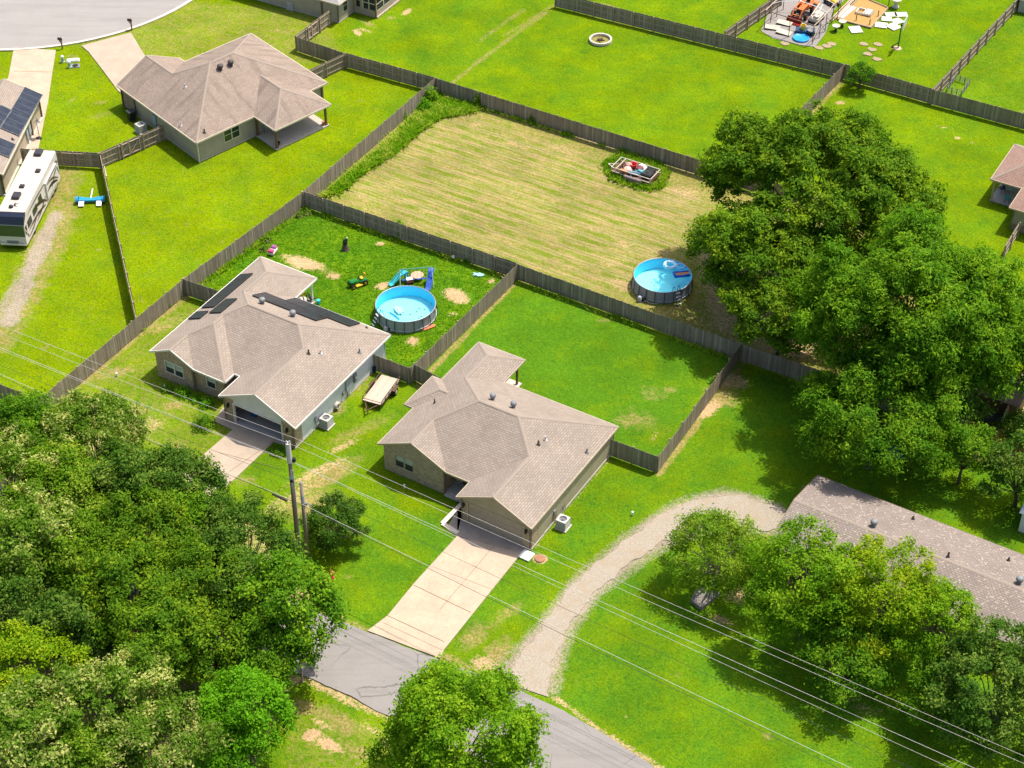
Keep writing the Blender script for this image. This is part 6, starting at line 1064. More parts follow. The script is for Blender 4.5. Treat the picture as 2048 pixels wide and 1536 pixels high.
for i, (px, py, rz) in enumerate(((1569, 48, -25), (1545, 57, -12), (1568, 67, -28))):
    f = ground_thing('slab', ('cream board nearest the loader bucket', 'leftmost cream board on the gravel pad', 'cream board beside the middle carport post')[i], 'board', px, py, rad(rz), 0, 'cream boards on the gravel pad'); b = MB(); b.box((0, 0, .18), (1.7, 1.0, .06), tilt=.06); b.build('board', M('cream_board', (.46, .41, .32), .8, .12), f); b = MB(); [b.box((x, 0, .08), (.1, .95, .14)) for x in (-.7, .7)]; b.build('bearer', RUST, f)
f = ground_thing('paddling_pool', 'small bright blue paddling pool in front of the carport', 'paddling pool', 1601.5, 78, 0); b = MB(); b.lathe([(.86, 0), (.96, .12), (.92, .24), (.84, .25), (.78, .2)], 24); b.build('wall', M('paddling_blue', (.02, .28, .68), .4), f, smooth=True); b = MB(); b.lathe([(.01, .12), (.8, .12)], 24, cap=False); b.build('water', M('paddling_water', (.05, .42, .72), .15, .4), f)
# sand bed with planks
SAND = M('sand', (.36, .22, .07), .95, .25, 5); P_ = [at(*q_) for q_ in ((1675, 40), (1741, 57), (1776, 17), (1722, -6))]; f = thing('sand_bed', 'timber-edged sand bed beside the white slabs', 'sand bed', P_[0]); R_ = [p_ - P_[0] for p_ in P_]; b = MB(); b.prism([(v.x, v.y) for v in R_], 0, .06); b.build('sand', SAND, f); b = MB()
for i in range(4): v, w2 = R_[i], R_[(i + 1) % 4]; b.beam((v.x, v.y, .09), (w2.x, w2.y, .09), .12, .2)
b.build('edging', M('edging_timber', (.36, .25, .17), .9), f)
for px, py in ((1712, 42), (1739, 50), (1756, 33), (1777, 10)): b = MB(); d = at(px, py) - P_[0]; b.beam((d.x, d.y, 0), (d.x, d.y, .75), .09); b.build('stake', FM, f)
f = ground_thing('slotted_pallet', 'perforated pale frame lying on the sand bed', 'pallet', 1729, 26, rad(-28), .08); b = MB(); [b.box((x, 0, .15), (.12, 1.3, .16)) for x in (-.85, 0, .55, .85)]; [b.box((0, y, .15), (1.8, .14, .16)) for y in (-.6, .6)]; b.box((.45, .1, .24), (.6, 1.2, .04)); b.build('frame', M('pale_frame2', (.56, .50, .44), .7), f); b = MB(); [b.box((-.8 + .2 * i, -.6, .235), (.09, .08, .02)) for i in range(9)]; [b.box((.85, -.5 + .2 * i, .235), (.08, .09, .02)) for i in range(6)]; b.build('slots', BLK, f)
b = MB(); v = at(1692, 25); b.box((v.x, v.y, .09), (.95, 3.2, .06), rad(-36)); [b.box((v.x + .2 * i - .1, v.y + .45 * i, .125), (.12, .08, .015), .4 * i) for i in range(-1, 2)]; tag(b.build('white_board', M('white_board', (.58, .56, .54), .6, .06)), 'long white board lying left of the sand bed', 'board')
for i, (p_, q_) in enumerate((((1664, 42), (1710, -6)), ((1669, 38), (1716, -8)), ((1655, 45), (1700, 0)))):
    b = MB(); v, w2 = at(*p_, .12), at(*q_, .12); b.beam(v, w2, .12, .1); tag(b.build('plank', M('lumber_pink', (.46, .33, .26), .85, .2)), ('plank lying closest to the sand bed', 'middle plank of the three beside the white board', 'plank lying furthest left by the carport posts')[i], 'plank', 'loose planks by the sand bed')
slabs = (('slab farthest left, in front of the sand bed', 1711, 60, 1.35, 1.5, 8), ('white slab at the right corner of the sand bed', 1762, 51, 1.25, 1.35, 75), ('lowest white slab, nearest the basketball hoop', 1787, 54, 1.3, 1.4, 35), ('white slab right of the sand bed edge', 1773, 39, 1.0, 1.15, 80), ('turned white slab in the middle of the group', 1795, 43, 1.15, 1.15, 30), ('upper left white slab of the group', 1782, 30, 1.0, 1.35, 95), ('upper right white slab of the group', 1802, 30, 1.05, 1.45, 92))
for lab, px, py, a_, c_, rz in slabs:
    b = MB(); b.box((0, 0, .05), (a_, c_, .1), ch=.015); tag(b.build('stone_slab', M('white_stone', (.56, .53, .43), .85, .1), loc=at(px, py), rz=rad(rz)), lab, 'stone slab', 'white stone slabs on the upper lawn')
sunk = ((1728, 88, 'sunken tan stone nearest the small white slab'), (1756, 89, 'large sunken tan stone left of the hoop'), (1744, 99, 'middle sunken tan stone'), (1735, 108, 'sunken tan stone on the left of the lower pair'), (1754, 118, 'lowest sunken tan stone'), (1664, 88, 'sunken tan stone by the carport corner, upper'), (1653, 92, 'sunken tan stone by the carport corner, middle'), (1638, 96, 'sunken tan stone by the carport corner, lowest'), (1570, 87, 'sunken tan stone by the far fence'))
for px, py, lab in sunk:
    b = MB(); b.prism([(.55 * math.cos(a) * (1 + .16 * math.sin(5 * a + px)), .4 * math.sin(a) * (1 + .2 * math.cos(3 * a + py))) for a in np.linspace(.78, 7.06, 9)[:-1]], -.02, .035); tag(b.build('stepping_stone', M('tan_stone', (.30, .23, .14), .95, .4), loc=at(px, py), rz=rad(-25)), lab, 'stepping stone', 'sunken stones on the upper lawn')
for px, py, lab, s_ in ((1791, 15, 'cream garden urn on the lawn near the top edge', 1.0),):
    b = MB(); b.lathe([(.4, 0), (.4, .15), (.24, .25), (.22, .55), (.34, .8), (.55, .95), (.6, 1.05), (.5, 1.08), (.42, .98), (.02, .92)], 18); tag(b.build('urn', M('cream_stone', (.48, .46, .38), .8, .12), smooth=True, loc=at(px, py)), lab, 'urn')
for px, py, lab in ((1671, 62, 'cream round planter on a dark stand, left of the pair'), (1684, 53, 'white round planter on a dark stand, right of the pair')):
    f = ground_thing('planter', lab, 'planter', px, py, 0, 0, 'planters beside the sand bed'); b = MB(); b.lathe([(.25, .4), (.42, .62), (.45, .7), (.38, .68), (.3, .6), (.02, .56)], 16); b.build('bowl', M('cream_stone', (.48, .46, .38), .8, .12), f, smooth=True); b = MB(); b.lathe([(.2, 0), (.12, .2), (.2, .45)], 10); b.build('stand', BLK, f)
f = ground_thing('basketball_hoop', 'basketball hoop on a black pole seen from behind', 'basketball hoop', 1796, 97, rad(-24)); b = MB(); b.beam((0, 0, 0), (0, 0, 3.0), .11); b.beam((-.75, 0, .1), (0, 0, .75), .08); b.beam((-.75, 0, .06), (0, 0, .06), .08); b.build('pole', BLK, f); b = MB(); b.box((.35, 0, 3.2), (.06, 1.75, 1.05), 0, ch=.01); b.build('backboard', M('backboard', (.5, .55, .56), .4), f); b = MB(); b.beam((0, 0, 2.8), (.32, 0, 3.1), .08); b.beam((0, 0, 3.0), (.32, 0, 3.4), .08); b.build('bracket', BLK, f); b = MB(); b.tube([(.62 + .23 * math.cos(a), .23 * math.sin(a), 2.95) for a in np.linspace(0, 6.283, 17)[:-1]], .015, 5, closed=True); b.build('rim', M('hoop_orange', (.5, .12, .03)), f); b = MB(); b.lathe([(.5, 0), (.45, .06), (.02, .08)], 16, (-.1, 0, 0)); b.build('base', M('hoop_base', (.48, .33, .24), .9), f)
# chicken-wire pen
PP = [at(*q_) for q_ in ((1893, 184), (1910, 160), (1938, 170), (1922, 192))]; f = thing('garden_pen', 'small wire garden pen on the pale lawn behind the fence', 'pen', PP[0]); b = MB(); b2 = MB()
for i in range(4):
    v, w2 = PP[i] - PP[0], PP[(i + 1) % 4] - PP[0]; k_ = 3
    for j in range(k_): b = MB(); u = v + (w2 - v) * j / k_; b.beam((u.x, u.y, 0), (u.x, u.y, .75), .06); b.build('stake', T_BROWN, f)
    for z in (.1, .25, .4, .55, .7): b2.beam((v.x, v.y, z), (w2.x, w2.y, z), .02)
    L_ = (w2 - v).length; nn_ = int(L_ / .15)
    for j in range(nn_): u = v + (w2 - v) * j / nn_; b2.beam((u.x, u.y, .08), (u.x, u.y, .7), .012)
b2.build('wire_mesh', STEEL, f)
# things glimpsed under the big trees and on the right patio
f = ground_thing('wheelbarrow', 'yellow wheelbarrow under the big tree near the pale top-lit fence', 'wheelbarrow', 1963, 826, rad(10)); b = MB(); b.hexa([(-.45, -.3, .45), (.4, -.3, .35), (.4, .3, .35), (-.45, .3, .45), (-.65, -.45, .75), (.7, -.45, .72), (.7, .45, .72), (-.65, .45, .75)]); b.build('tray', M('barrow_yellow', (.66, .45, .02), .5), f); b = MB(); b.tube([(.8, -.06, .22), (.8, .06, .22)], .22, 14); b.build('wheel', BLK, f); b = MB(); [b.beam((.8, s_ * .1, .25), (-1.1, s_ * .35, .65), .06) for s_ in (-1, 1)]; [b.beam((-.3, s_ * .3, .45), (-.4, s_ * .3, 0), .05) for s_ in (-1, 1)]; b.build('handle', RUST, f)
f = ground_thing('tarp', 'dark folded tarp beside the yellow wheelbarrow', 'tarp', 1988, 838, 0); b = MB(); b.mesh([(-.9, -.5, .1), (.9, -.3, .1), (.8, .5, .1), (-.7, .5, .1), (0, 0, .7)], [(0, 1, 4), (1, 2, 4), (2, 3, 4), (3, 0, 4)]); b.build('tarp', M('dark_tarp', (.09, .11, .14), .5), f)
f = ground_thing('tarp', 'bright blue tarp glimpsed under the big light green tree', 'tarp', 1789, 903, 0); b = MB(); b.lathe([(1.0, 0), (.9, .5), (.6, .8), (.1, .9)], 9); b.build('tarp', M('blue_tarp', (.01, .10, .55), .45), f)
f = ground_thing('lawn_cart', 'dark cart under the light green tree behind the long house', 'cart', 1826, 928, rad(30)); b = MB(); b.box((0, 0, .5), (1.2, .8, .4), ch=.05); b.build('tray', M('cart_grey', (.10, .10, .11), .5), f); b = MB(); b.tube([(-.7, s_, .8) for s_ in (-.35, .35)], .03, 6); [b.beam((-.5, s_, .5), (-.8, s_, .95), .05) for s_ in (-.3, .3)]; b.build('handle', STEEL, f)
for x in (-.4, .4):
    for s_ in (-.42, .42):
        b = MB(); b.tube([(x, s_ - .05, .2), (x, s_ + .05, .2)], .2, 12); b.build('wheel', BLK, f)
def patio_chair(label, px, py, rz, mat, group=None):
    f = ground_thing('patio_chair', label, 'chair', px, py, rad(rz), .14, group); b = MB(); b.box((0, 0, .42), (.55, .55, .08), ch=.02); b.build('seat', mat, f); b = MB(); b.box((-.27, 0, .72), (.07, .55, .6), tilt=-.12, ch=.02); b.build('backrest', mat, f)
    for x in (-.23, .23):
        for s_ in (-.23, .23):
            b = MB(); b.tube([(x, s_, .4), (x, s_, 0)], .025, 5); b.build('leg', BLK, f)
patio_chair('dark chair on the cluttered patio at the outer edge', 2003, 383, 200, BLK, 'chairs on the cluttered patio'); patio_chair('dark chair on the cluttered patio behind the first', 2010, 376, 120, BLK, 'chairs on the cluttered patio'); patio_chair('blue chair on the cluttered patio by the wall', 2014, 404, 60, M('patio_blue', (.10, .30, .42), .5), 'chairs on the cluttered patio')
f = ground_thing('patio_table', 'round glass table among the chairs of the cluttered patio', 'table', 2020, 388, 0, .14); b = MB(); b.lathe([(.55, .7), (.6, .72), (.6, .75), (.02, .75)], 18); b.build('table_top', M('table_glass', (.3, .36, .38), .2), f); b = MB(); [b.tube([(.1 * math.cos(a), .1 * math.sin(a), .7), (.4 * math.cos(a), .4 * math.sin(a), 0)], .025, 5) for a in (0, 2.1, 4.2)]; b.build('leg', BLK, f)
f = ground_thing('cooler', 'red cooler box at the back of the cluttered patio', 'cooler', 2016, 372, .5, .14); b = MB(); b.box((0, 0, .2), (.6, .38, .38), ch=.04); b.build('body', M('cooler_red', (.42, .03, .05), .5), f); b = MB(); b.box((0, 0, .43), (.64, .42, .08), ch=.03); b.build('lid', WHITEP, f)
patio_chair('pink cushioned chair under the covered corner patio', 528, 258, 40, M('cushion_pink', (.42, .2, .2), .8)); patio_chair('dark chair further back on the covered corner patio', 564, 256, 150, BLK)
f = ground_thing('patio_table', 'pale table in the shade of the covered corner patio', 'table', 538, 262, 0, .14); b = MB(); b.box((0, 0, .72), (1.1, .8, .05)); b.build('table_top', M('table_pale', (.35, .42, .44), .4), f)
for x in (-.45, .45):
    for s_ in (-.3, .3):
        b = MB(); b.tube([(x, s_, .7), (x, s_, 0)], .03, 5); b.build('leg', BLK, f)
for px, py, lab in ((648, 249, 'terracotta pot at the outer post of the corner patio'), (556, 290, 'dark pot at the near post of the corner patio')):
    b = MB(); b.lathe([(.16, 0), (.24, .32), (.26, .34), (.2, .32), (.02, .28)], 14); tag(b.build('plant_pot', M('terracotta', (.34, .15, .08), .8) if px > 600 else BLK, loc=at(px, py, .14)), lab, 'plant pot')
# contents of the open garage and the porch of the front house
def in_house(H, x, y, z=.1): v = H.T((x, y, z)); c_, s_ = math.cos(H.a), math.sin(H.a); return Vector((H.o.x + v[0] * c_ - v[1] * s_, H.o.y + v[0] * s_ + v[1] * c_, z))
for (x, y, col, lab, sz) in ((10.9, 1.2, (.02, .12, .4), 'blue storage tub just inside the open garage', (.8, .6, .5)), (11.6, .5, (.5, .18, .07), 'orange box on the floor of the open garage', (.7, .5, .3)), (12.3, 1.6, (.02, .06, .3), 'dark blue storage tub deeper in the open garage', (.8, .6, .6)), (11.0, .2, (.6, .55, .5), 'white box at the front of the open garage', (.5, .5, .35))):
    v = in_house(HB, x, y); f = thing('storage_tub', lab, 'storage box', v, HB.a); b = MB(); b.box((0, 0, sz[2] / 2), sz, ch=.03); b.build('body', M('tub_%d' % int(x * 10 + y), col, .5), f); b = MB(); b.box((0, 0, sz[2] + .02), (sz[0] + .05, sz[1] + .05, .05), ch=.015); b.build('lid', M('tub_%d' % int(x * 10 + y), col, .5), f)
v = in_house(HC, 8.5, .75, .13); f = thing('porch_chair', 'black chair in the dark entry of the front house', 'chair', v, HC.a + 2.5); b = MB(); b.box((0, 0, .42), (.55, .55, .07)); b.build('seat', BLK, f); b = MB(); b.box((-.26, 0, .72), (.06, .55, .6)); b.build('backrest', BLK, f)
for x in (-.22, .22):
    for s_ in (-.22, .22):
        b = MB(); b.tube([(x, s_, .4), (x, s_, 0)], .025, 5); b.build('leg', BLK, f)
f = ground_thing('clothes_post', 'leaning dark washing-line post on the sunny grass strip at the right', 'post', 1977, 982, 0); b = MB(); b.tube([(0, 0, 0), (.5, 1.0, 2.2)], .05, 8); b.tube([(.5, 1.0, 2.2), (.9, 1.5, 2.25)], .04, 6); b.build('post', RUST, f)
# ------------------------------------------------------------------ vegetation
def quads_mesh(name, V, k=4):
    me = bpy.data.meshes.new(name); V = V.astype(np.float32); fill_mesh(me, V, np.arange(len(V)), k); return me
def unit(a): return a / (np.linalg.norm(a, axis=-1, keepdims=True) + 1e-9)
def leaf_quads(r, C, N, L, Wd):
    """diamond leaves: centre C, normal N, length L, width ratio Wd"""
    n = len(C); N = unit(N); a = unit(np.cross(N, r.normal(size=(n, 3)))); b = np.cross(N, a); L = L[:, None]
    fold = N * L * .12
    return np.stack([C - a * L * .5, C + b * L * Wd * .5 + fold, C + a * L * .5 - fold, C - b * L * Wd * .5 + fold], 1).reshape(-1, 3)
def crown(seed, R, c, nl=None, dens=1.25, per=34, size=.34, wr=.55, spread=.34, flat=1.0, low=-.3, lobe=(.10, .27), droop=0.0):
    r = np.random.default_rng(seed); nl = nl or int(24 + R * 9.5); i = np.arange(nl) + .5
    ph = np.arccos(1 - 2 * i / nl); th = math.pi * (1 + 5 ** .5) * i + r.uniform(0, 6); D = np.stack([np.cos(th) * np.sin(ph), np.sin(th) * np.sin(ph), np.cos(ph)], 1); D = unit(D + r.normal(0, .16, D.shape)); D = D[D[:, 2] > low]
    cl, cd, tips = [], [], []
    for d in D:
        lr = R * r.uniform(*lobe); k = r.uniform(.62, 1.0) if r.random() < .8 else r.uniform(1.0, 1.16); ce = d * np.array([R - lr * .8, R - lr * .8, c - lr * .6]) * k; tips.append(ce)
        m = max(7, int(12.6 * lr * lr * dens * .9)); q = unit(r.normal(size=(m * 2, 3))); q = q[(q @ d > -.35) & (q[:, 2] > -.75)][:m]
        rad_ = lr * r.uniform(.5, 1.25, (len(q), 1)); cl.append(ce + q * rad_ * np.array([1, 1, .82 * flat])); cd.append(unit(q + d * .4))
    cl, cd = np.concatenate(cl), np.concatenate(cd); keep = r.random(len(cl)) < .93; cl, cd = cl[keep], cd[keep]
    nper = r.integers(int(per * .7), int(per * 1.9), len(cl)); idx = np.repeat(np.arange(len(cl)), nper); n = len(idx)
    off = r.normal(0, spread, (n, 3)); off[:, 2] *= .7; P = cl[idx] + off * .8; P[:, 2] -= droop * (off ** 2).sum(1)
    N = cd[idx] * .55 + np.array([0, 0, .55]) + r.normal(0, .5, (n, 3)); V = leaf_quads(r, P, N, .86 * size * r.uniform(.6, 1.35, n), wr)
    return V, np.array(tips)
BARK = M('bark', (.10, .078, .06), .95, .35, 3, stretch=(4, 4, .6)); BARKP = M('bark_pale', (.27, .23, .19), .9, .3, 3, stretch=(4, 4, .6))
def limbs(tips, zc, R, seed, tr):
    tips = tips[::max(1, len(tips) // 22)]
    r = random.Random(seed); b = MB(); h0 = zc - R * .35; h0 = max(.8, h0 * .55); P = [(0, 0, -.1), (r.uniform(-.1, .1), r.uniform(-.1, .1), h0 * .5), (r.uniform(-.2, .2), r.uniform(-.2, .2), h0)]; b.tube(P, [tr * 1.35, tr, tr * .85], 9)
    top = Vector(P[-1])
    for t_ in tips:
        e_ = Vector((t_[0], t_[1], t_[2] + zc)); m_ = top.lerp(e_, .5) + Vector((r.uniform(-.3, .3), r.uniform(-.3, .3), R * .08)); q_ = top.lerp(e_, .8) + Vector((r.uniform(-.2, .2), r.uniform(-.2, .2), R * .05)); b.tube([top, m_, q_, e_], [tr * .38, tr * .2, tr * .1, tr * .03], 5, cap=False)
        for _ in range(3):
            s_ = m_.lerp(e_, r.uniform(.2, .9)); b.tube([s_, s_ + Vector((r.uniform(-1, 1), r.uniform(-1, 1), r.uniform(-.2, .9))) * R * .2], [tr * .09, tr * .03], 4, cap=False)
    return b
_CR = {}
def tree(label, px, py, zc, R, c, mat, key, group=None, name='tree', cat='tree', bark=None, rz=None, tr=None, loc=None, sc=1.0, **kw):
    v = loc or at(px, py, zc); f = thing(name, label, cat, (v.x, v.y, 0), random.Random(px * 7 + py).uniform(0, 6) if rz is None else rz, group)
    if key not in _CR:
        V, tips = crown(key, R, c, **kw); V[:, 2] += zc; me = quads_mesh('crown', V); _CR[key] = (me, limbs(tips, zc, R, key, tr or .03 * R + .05)); me.materials.append(mat)
        o = link('crown', me, f); tb = _CR[key][1].build('trunk', bark or BARK, f); _CR[key] = (me, tb.data, mat)
    else:
        me, tm, m0 = _CR[key]; o = link('crown', me, f); link('trunk', tm, f)
        if mat is not m0: o.material_slots[0].link = 'OBJECT'; o.material_slots[0].material = mat
    if sc != 1.0: f.scale = (sc, sc, sc)
    return f
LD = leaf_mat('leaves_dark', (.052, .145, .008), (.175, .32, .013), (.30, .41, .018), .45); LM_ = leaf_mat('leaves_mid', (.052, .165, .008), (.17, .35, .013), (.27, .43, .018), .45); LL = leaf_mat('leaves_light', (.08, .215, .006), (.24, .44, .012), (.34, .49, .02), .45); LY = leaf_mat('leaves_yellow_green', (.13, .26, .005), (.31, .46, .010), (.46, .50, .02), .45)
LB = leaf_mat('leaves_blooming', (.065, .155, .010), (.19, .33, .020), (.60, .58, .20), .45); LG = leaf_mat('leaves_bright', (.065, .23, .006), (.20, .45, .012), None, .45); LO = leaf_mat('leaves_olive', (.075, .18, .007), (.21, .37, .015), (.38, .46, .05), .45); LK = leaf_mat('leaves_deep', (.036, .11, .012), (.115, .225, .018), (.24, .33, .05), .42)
# right-hand group
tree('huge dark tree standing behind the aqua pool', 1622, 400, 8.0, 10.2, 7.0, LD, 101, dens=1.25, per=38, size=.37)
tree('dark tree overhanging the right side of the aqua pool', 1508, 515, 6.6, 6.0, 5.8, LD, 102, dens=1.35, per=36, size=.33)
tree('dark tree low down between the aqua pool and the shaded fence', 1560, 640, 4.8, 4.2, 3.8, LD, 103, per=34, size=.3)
tree('huge light green tree with feathery foliage at the right', 1822, 640, 9.0, 9.2, 7.8, LM_, 104, dens=1.2, per=40, size=.4, wr=.36, spread=.42, droop=.25)
tree('light green tree low branches over the shaded side yard', 1755, 835, 5.4, 6.2, 5.0, LM_, 105, per=36, size=.38, wr=.36, spread=.4, droop=.25)
tree('feathery tree at the right edge above the wooden shed', 1968, 690, 6.8, 6.2, 5.6, LM_, 106, per=36, size=.38, wr=.36, spread=.4, droop=.25)
tree('dark green tree over the yellow wheelbarrow', 1890, 790, 4.5, 3.4, 3.2, LK, 107, per=34, size=.3)
tree('small bright tree with a visible trunk behind the long house', 1930, 905, 3.3, 2.7, 2.6, LM_, 108, per=30, size=.26, low=-.1)
tree('dark leafy tree at the right edge above the metal shed', 2045, 945, 3.6, 3.2, 3.0, LK, 109, per=32, size=.28); tree('small dark tree at the right edge by the orange cedar fence', 2040, 862, 2.0, 1.4, 1.4, LK, 110, per=28, size=.24)
tree('small airy tree in front of the gravel drive bend', 1434, 1108, 3.4, 3.8, 3.4, LO, 111, bark=BARKP, dens=1.6, per=32, size=.22, low=-.45)
tree('silvery green tree in front of the left end of the long house', 1612, 1175, 5.2, 4.8, 4.8, LL, 112, per=34, size=.27); tree('yellow-green tree in front of the long house', 1755, 1200, 5.4, 4.7, 4.5, LY, 113, per=34, size=.27); tree('bright green tree before the middle of the long house roof', 1865, 1270, 4.6, 3.7, 3.7, LL, 114, per=32, size=.26)
tree('dark magnolia-like tree in the bottom right corner', 1998, 1390, 4.6, 5.2, 5.0, LK, 115, per=36, size=.3, spread=.3); tree('low shady tree under the overhead lines at lower right', 1700, 1315, 3.2, 3.6, 2.8, LM_, 116, per=26, size=.26); tree('low bright tree beside the dark corner tree', 1880, 1400, 2.8, 2.5, 2.2, LM_, 117, per=26, size=.26)
tree('airy bright green tree growing beside the road at the bottom edge', 912, 1472, 6.2, 5.3, 4.8, LL, 118, dens=1.4, per=36, size=.28, spread=.36, low=-.75, nl=95)
tree('round dark green shrub with a small trunk beside the utility poles', 672, 1046, 2.2, 2.5, 2.1, LK, 119, name='shrub', cat='shrub', per=34, size=.19, spread=.2, dens=4.0, low=-.7)
tree('young sapling against the posted fence in the upper right', 1721, 150, 1.7, 1.6, 1.35, LM_, 120, per=18, size=.2, spread=.22, name='sapling')
# wood at the lower left: six crown shapes, many trees
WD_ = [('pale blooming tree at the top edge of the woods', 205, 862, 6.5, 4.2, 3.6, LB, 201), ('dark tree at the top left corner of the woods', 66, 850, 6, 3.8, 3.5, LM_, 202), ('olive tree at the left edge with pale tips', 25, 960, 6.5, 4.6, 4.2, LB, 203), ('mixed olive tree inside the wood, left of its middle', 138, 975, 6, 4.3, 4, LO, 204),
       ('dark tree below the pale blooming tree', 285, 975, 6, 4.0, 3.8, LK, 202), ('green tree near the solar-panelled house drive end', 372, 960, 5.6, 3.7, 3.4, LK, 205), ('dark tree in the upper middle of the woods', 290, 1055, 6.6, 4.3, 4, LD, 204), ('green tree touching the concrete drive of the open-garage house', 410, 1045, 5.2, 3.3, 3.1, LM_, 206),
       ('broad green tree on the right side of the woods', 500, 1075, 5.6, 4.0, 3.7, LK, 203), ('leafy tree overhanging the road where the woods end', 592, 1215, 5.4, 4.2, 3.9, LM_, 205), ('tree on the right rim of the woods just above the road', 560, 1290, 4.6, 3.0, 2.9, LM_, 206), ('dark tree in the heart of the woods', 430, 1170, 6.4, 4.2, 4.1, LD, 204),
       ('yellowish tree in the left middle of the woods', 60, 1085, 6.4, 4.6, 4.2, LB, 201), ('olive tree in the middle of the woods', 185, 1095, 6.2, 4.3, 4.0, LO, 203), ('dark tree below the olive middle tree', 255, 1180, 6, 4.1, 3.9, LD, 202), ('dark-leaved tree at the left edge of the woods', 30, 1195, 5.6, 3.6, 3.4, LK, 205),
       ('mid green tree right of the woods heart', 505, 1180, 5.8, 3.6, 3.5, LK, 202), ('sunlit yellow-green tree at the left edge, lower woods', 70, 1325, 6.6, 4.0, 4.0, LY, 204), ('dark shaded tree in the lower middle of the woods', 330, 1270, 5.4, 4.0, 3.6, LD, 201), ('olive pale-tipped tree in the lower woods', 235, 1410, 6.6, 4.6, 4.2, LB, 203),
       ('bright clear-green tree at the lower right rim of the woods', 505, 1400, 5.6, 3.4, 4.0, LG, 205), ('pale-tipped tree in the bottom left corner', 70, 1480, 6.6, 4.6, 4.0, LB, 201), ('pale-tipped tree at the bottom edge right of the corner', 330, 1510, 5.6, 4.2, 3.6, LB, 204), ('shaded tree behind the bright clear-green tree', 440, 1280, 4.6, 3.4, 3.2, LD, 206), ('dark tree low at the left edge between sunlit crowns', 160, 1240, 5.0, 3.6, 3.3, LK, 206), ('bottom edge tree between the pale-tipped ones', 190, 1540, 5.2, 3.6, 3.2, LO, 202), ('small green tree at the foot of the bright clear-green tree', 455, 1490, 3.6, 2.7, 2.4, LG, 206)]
for (lab, px, py, zc, R, c, m_, key) in WD_:
    base = {201: (4.2, 3.8, 6.3), 202: (3.9, 3.6, 6.0), 203: (4.5, 4.1, 6.3), 204: (4.3, 4.1, 6.2), 205: (3.7, 3.6, 5.6), 206: (3.2, 3.0, 4.8)}[key]; s_ = R / base[0] * .97; px -= 14; py += 16
    v = at(px, py, zc); tree(lab, px, py, base[2], base[0], base[1], m_, key, 'trees of the lower left woods', loc=v, sc=s_, per=36, size=.3, dens=1.35, spread=.36)
# ------------------------------------------------------------------ shrubs and weeds
def shrub(label, px, py, R, h, mat, seed, group=None, size=.13, name='shrub', cat='shrub', n=None, spike=False):
    r = np.random.default_rng(seed); f = ground_thing(name, label, cat, px, py, 0, 0, group); n = n or int(900 * R * R + 250); d = unit(r.normal(size=(n, 3))); d[:, 2] = np.abs(d[:, 2]); k = r.uniform(.45, 1.08, (n, 1)) * (1 + .25 * np.sin(d[:, :1] * 5 + seed) * np.sin(d[:, 1:2] * 6)); P = d * k * np.array([R, R, h]) + r.normal(0, .03, (n, 3)); P[:, 2] = np.maximum(P[:, 2], .04)
    V = leaf_quads(r, P, d * .7 + np.array([0, 0, .5]) + r.normal(0, .5, (n, 3)), size * r.uniform(.6, 1.4, n), .3 if spike else .55); me = quads_mesh('foliage', V); me.materials.append(mat); link('foliage', me, f)
    b = MB(); rr = random.Random(seed)
    for _ in range(5): b.tube([(0, 0, 0), (rr.uniform(-.5, .5) * R, rr.uniform(-.5, .5) * R, h * .7)], [.03, .01], 5)
    b.build('stem', BARK, f); return f
G1 = 'foundation shrubs of the open-garage house'
shrub('leafy shrub with pale flowers under the gable window', 367, 788, .8, .75, LG, 1, G1); shrub('low shrub under the small brick wall window', 392, 800, .62, .5, LG, 2, G1); shrub('compact shrub nearest the garage pier', 413, 811, .7, .7, LG, 3, G1); shrub('small dark shrub at the left end of the brick wall', 335, 780, .55, .5, LM_, 4, G1)
shrub('conical dark shrub beside the driveway of the open-garage house', 408, 852, 1.0, 1.25, LM_, 5, size=.15); shrub('low shrub at the corner of the open garage by the tall pole', 556, 905, .8, .5, LM_, 6)
shrub('spiky weed with yellow flowers against the posted fence', 797, 468, .75, 1.3, LO, 7, size=.42, spike=True, name='tall_weed', cat='weed'); shrub('bushy weed at the hay field corner of the fence', 862, 205, .85, 1.9, LL, 8, size=.2, name='tall_weed', cat='weed', group='tall weeds in the hay field corner'); shrub('dark leafy weed beside the corner weed', 850, 220, .8, 1.2, LG, 9, size=.2, name='tall_weed', cat='weed', group='tall weeds in the hay field corner'); shrub('weed climbing the far fence right of the corner', 955, 213, .5, 1.5, LO, 10, size=.2, name='tall_weed', cat='weed', group='tall weeds in the hay field corner'); shrub('weed against the far fence midway', 1065, 245, .45, 1.2, LO, 11, size=.2, name='tall_weed', cat='weed'); shrub('weed clump under the far fence opposite the junk trailer', 1253, 300, .8, .7, LG, 12, size=.24, spike=True, name='tall_weed', cat='weed')
shrub('small flowering shrub at the foot of the fence in the pool yard corner', 702, 440, .5, .5, LM_, 13); shrub('small leafy weed by the posted fence near the balls', 935, 523, .4, .5, LM_, 14); shrub('weed on the lawn side of the long left fence', 806, 238, .4, 1.3, LL, 15, size=.18, name='tall_weed', cat='weed')
for i, (px, py) in enumerate(((600, 432), (615, 428), (535, 482), (528, 500))): shrub(('white flowering weed highest in the pool yard corner', 'white flowering weed right of the highest one', 'white flowering weed by the left fence of the pool yard', 'pale flowering weed above the pink toy')[i], px, py, .45, .5, LB, 20 + i, 'flowering weeds of the pool yard', name='tall_weed', cat='weed')
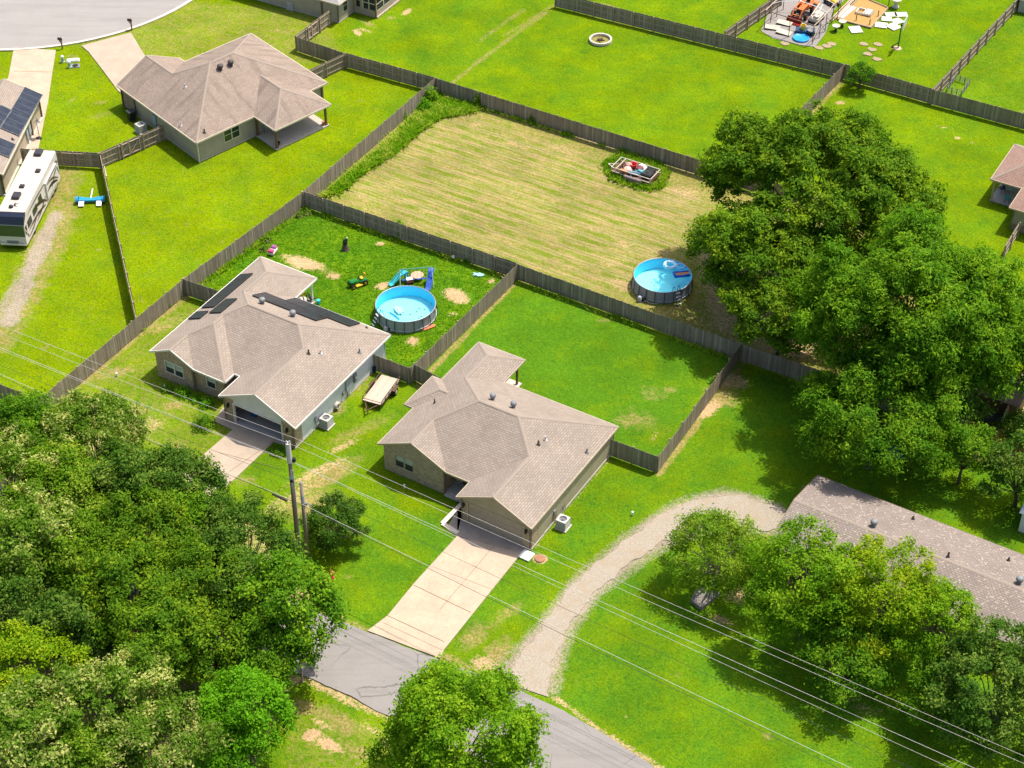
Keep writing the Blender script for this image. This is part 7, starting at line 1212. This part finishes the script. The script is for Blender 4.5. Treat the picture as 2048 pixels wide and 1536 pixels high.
def tufts(name, label, P, h, mat, seed, blades=7, wd=.06, lean=.45, kind='stuff', cat='weeds'):
    r = np.random.default_rng(seed); n = len(P); idx = np.repeat(np.arange(n), blades); m = len(idx); B = P[idx] + np.concatenate([r.normal(0, .12, (m, 2)), np.zeros((m, 1))], 1); H = h[idx] * r.uniform(.5, 1.2, m); a = r.uniform(0, 6.283, m); dx = np.stack([np.cos(a), np.sin(a), 0 * a], 1)
    le = np.concatenate([r.normal(0, lean, (m, 2)) * H[:, None], H[:, None]], 1); W2 = dx * wd * r.uniform(.6, 1.5, (m, 1)); V = np.stack([B - W2, B + W2, B + le * .6 + W2 * .8, B + le], 1).reshape(-1, 3); me = quads_mesh(name, V); me.materials.append(mat); o = link(name, me, kind=kind); tag(o, label, cat, kind=kind); return o
def scatter(poly, n, seed, zone=None):
    r = np.random.default_rng(seed); Q = np.array([(p_[0], p_[1]) for p_ in poly]); lo, hi = Q.min(0), Q.max(0); P = r.uniform(lo, hi, (n * 4, 2)); P = P[inpoly(P[:, 0], P[:, 1], [tuple(q_) for q_ in Q])][:n]; return np.concatenate([P, np.zeros((len(P), 1))], 1)
def clump_filter(P, seed, thr, s=.8): return P[fbm(P[:, 0], P[:, 1], s, seed) > thr]
WEED = leaf_mat('weed_green', (.12, .29, .008), (.33, .52, .016), (.52, .55, .1), .5); TALL = leaf_mat('grass_blades', (.08, .24, .004), (.19, .45, .010), (.28, .45, .01), .5)
P = scatter([at(*q_) for q_ in ((640, 395), (760, 300), (868, 195), (960, 215), (950, 226), (885, 236), (842, 262), (785, 312), (722, 350), (680, 390))], 2600, 31); tufts('weeds', 'rough strip of tall weeds along the left edge of the hay field', P, np.random.default_rng(1).uniform(.2, .65, len(P)), WEED, 32, 8, .07, .8)
ring = []; rr = np.random.default_rng(5); q = [at(*p_) for p_ in ((1212, 330), (1232, 318), (1262, 322), (1312, 335), (1329, 346), (1318, 372), (1296, 378), (1252, 366), (1220, 350))]
for i in range(len(q)):
    a, b_ = q[i], q[(i + 1) % len(q)]
    for k_ in range(int((b_ - a).length * 22)): u = rr.random(); v = a.lerp(b_, u); ring.append((v.x + rr.normal(0, .3), v.y + rr.normal(0, .3), 0))
ring = np.array(ring); tufts('weeds', 'ring of tall green weeds around the junk trailer', ring, rr.uniform(.25, .6, len(ring)), WEED, 33, 8, .07)
pp = [A1, at(470, 610), at(545, 560), at(640, 610), at(760, 680), at(750, 735), C1, B1, A2]; P = scatter(pp, 6000, 35)
ok = np.ones(len(P), bool); ix = np.clip(((P[:, 0] + 66) / .3).astype(int) + 3, 0, len(gx) - 1); iy = np.clip(((P[:, 1] - 74) / .3).astype(int) + 4, 0, len(gy) - 1); ok &= Zn[iy, ix, 2] < .45; ok &= np.hypot(P[:, 0] - p1.x, P[:, 1] - p1.y) > 2.9
hl = [HB.T((x, y, 0)) for x, y in ((-.2, -.2), (17, -1), (17, 12.9), (6.6, 13), (6.6, 16.3), (-.2, 16.3))]; hp = [(HB.o.x + x * math.cos(HB.a) - y * math.sin(HB.a), HB.o.y + x * math.sin(HB.a) + y * math.cos(HB.a)) for x, y, _ in hl]; ok &= ~inpoly(P[:, 0], P[:, 1], hp); P = P[ok]
tufts('tall_grass', 'uneven uncut grass of the pool yard', P, np.random.default_rng(2).uniform(.03, .1, len(P)), TALL, 36, 6, .045, 1.5, cat='grass')
P = []
for a, b_, n, off in ((A1, A2, 320, .35), (A2, B1, 260, .3), (A3, ft(1400, 318), 420, .25), (B1, B2, 160, .4), (A0, A1, 90, -.3)):
    d = (b_ - a).normalized(); nn_ = Vector((d.y, -d.x, 0)); 
    for _ in range(n): u = rr.random(); v = a.lerp(b_, u) + nn_ * (off + rr.normal(0, .12)); P.append((v.x, v.y, 0))
P = clump_filter(np.array(P), 8, -.2, .7); tufts('weeds', 'straggling weeds along the feet of the fences', P, rr.uniform(.15, .6, len(P)), WEED, 37, 6, .05)
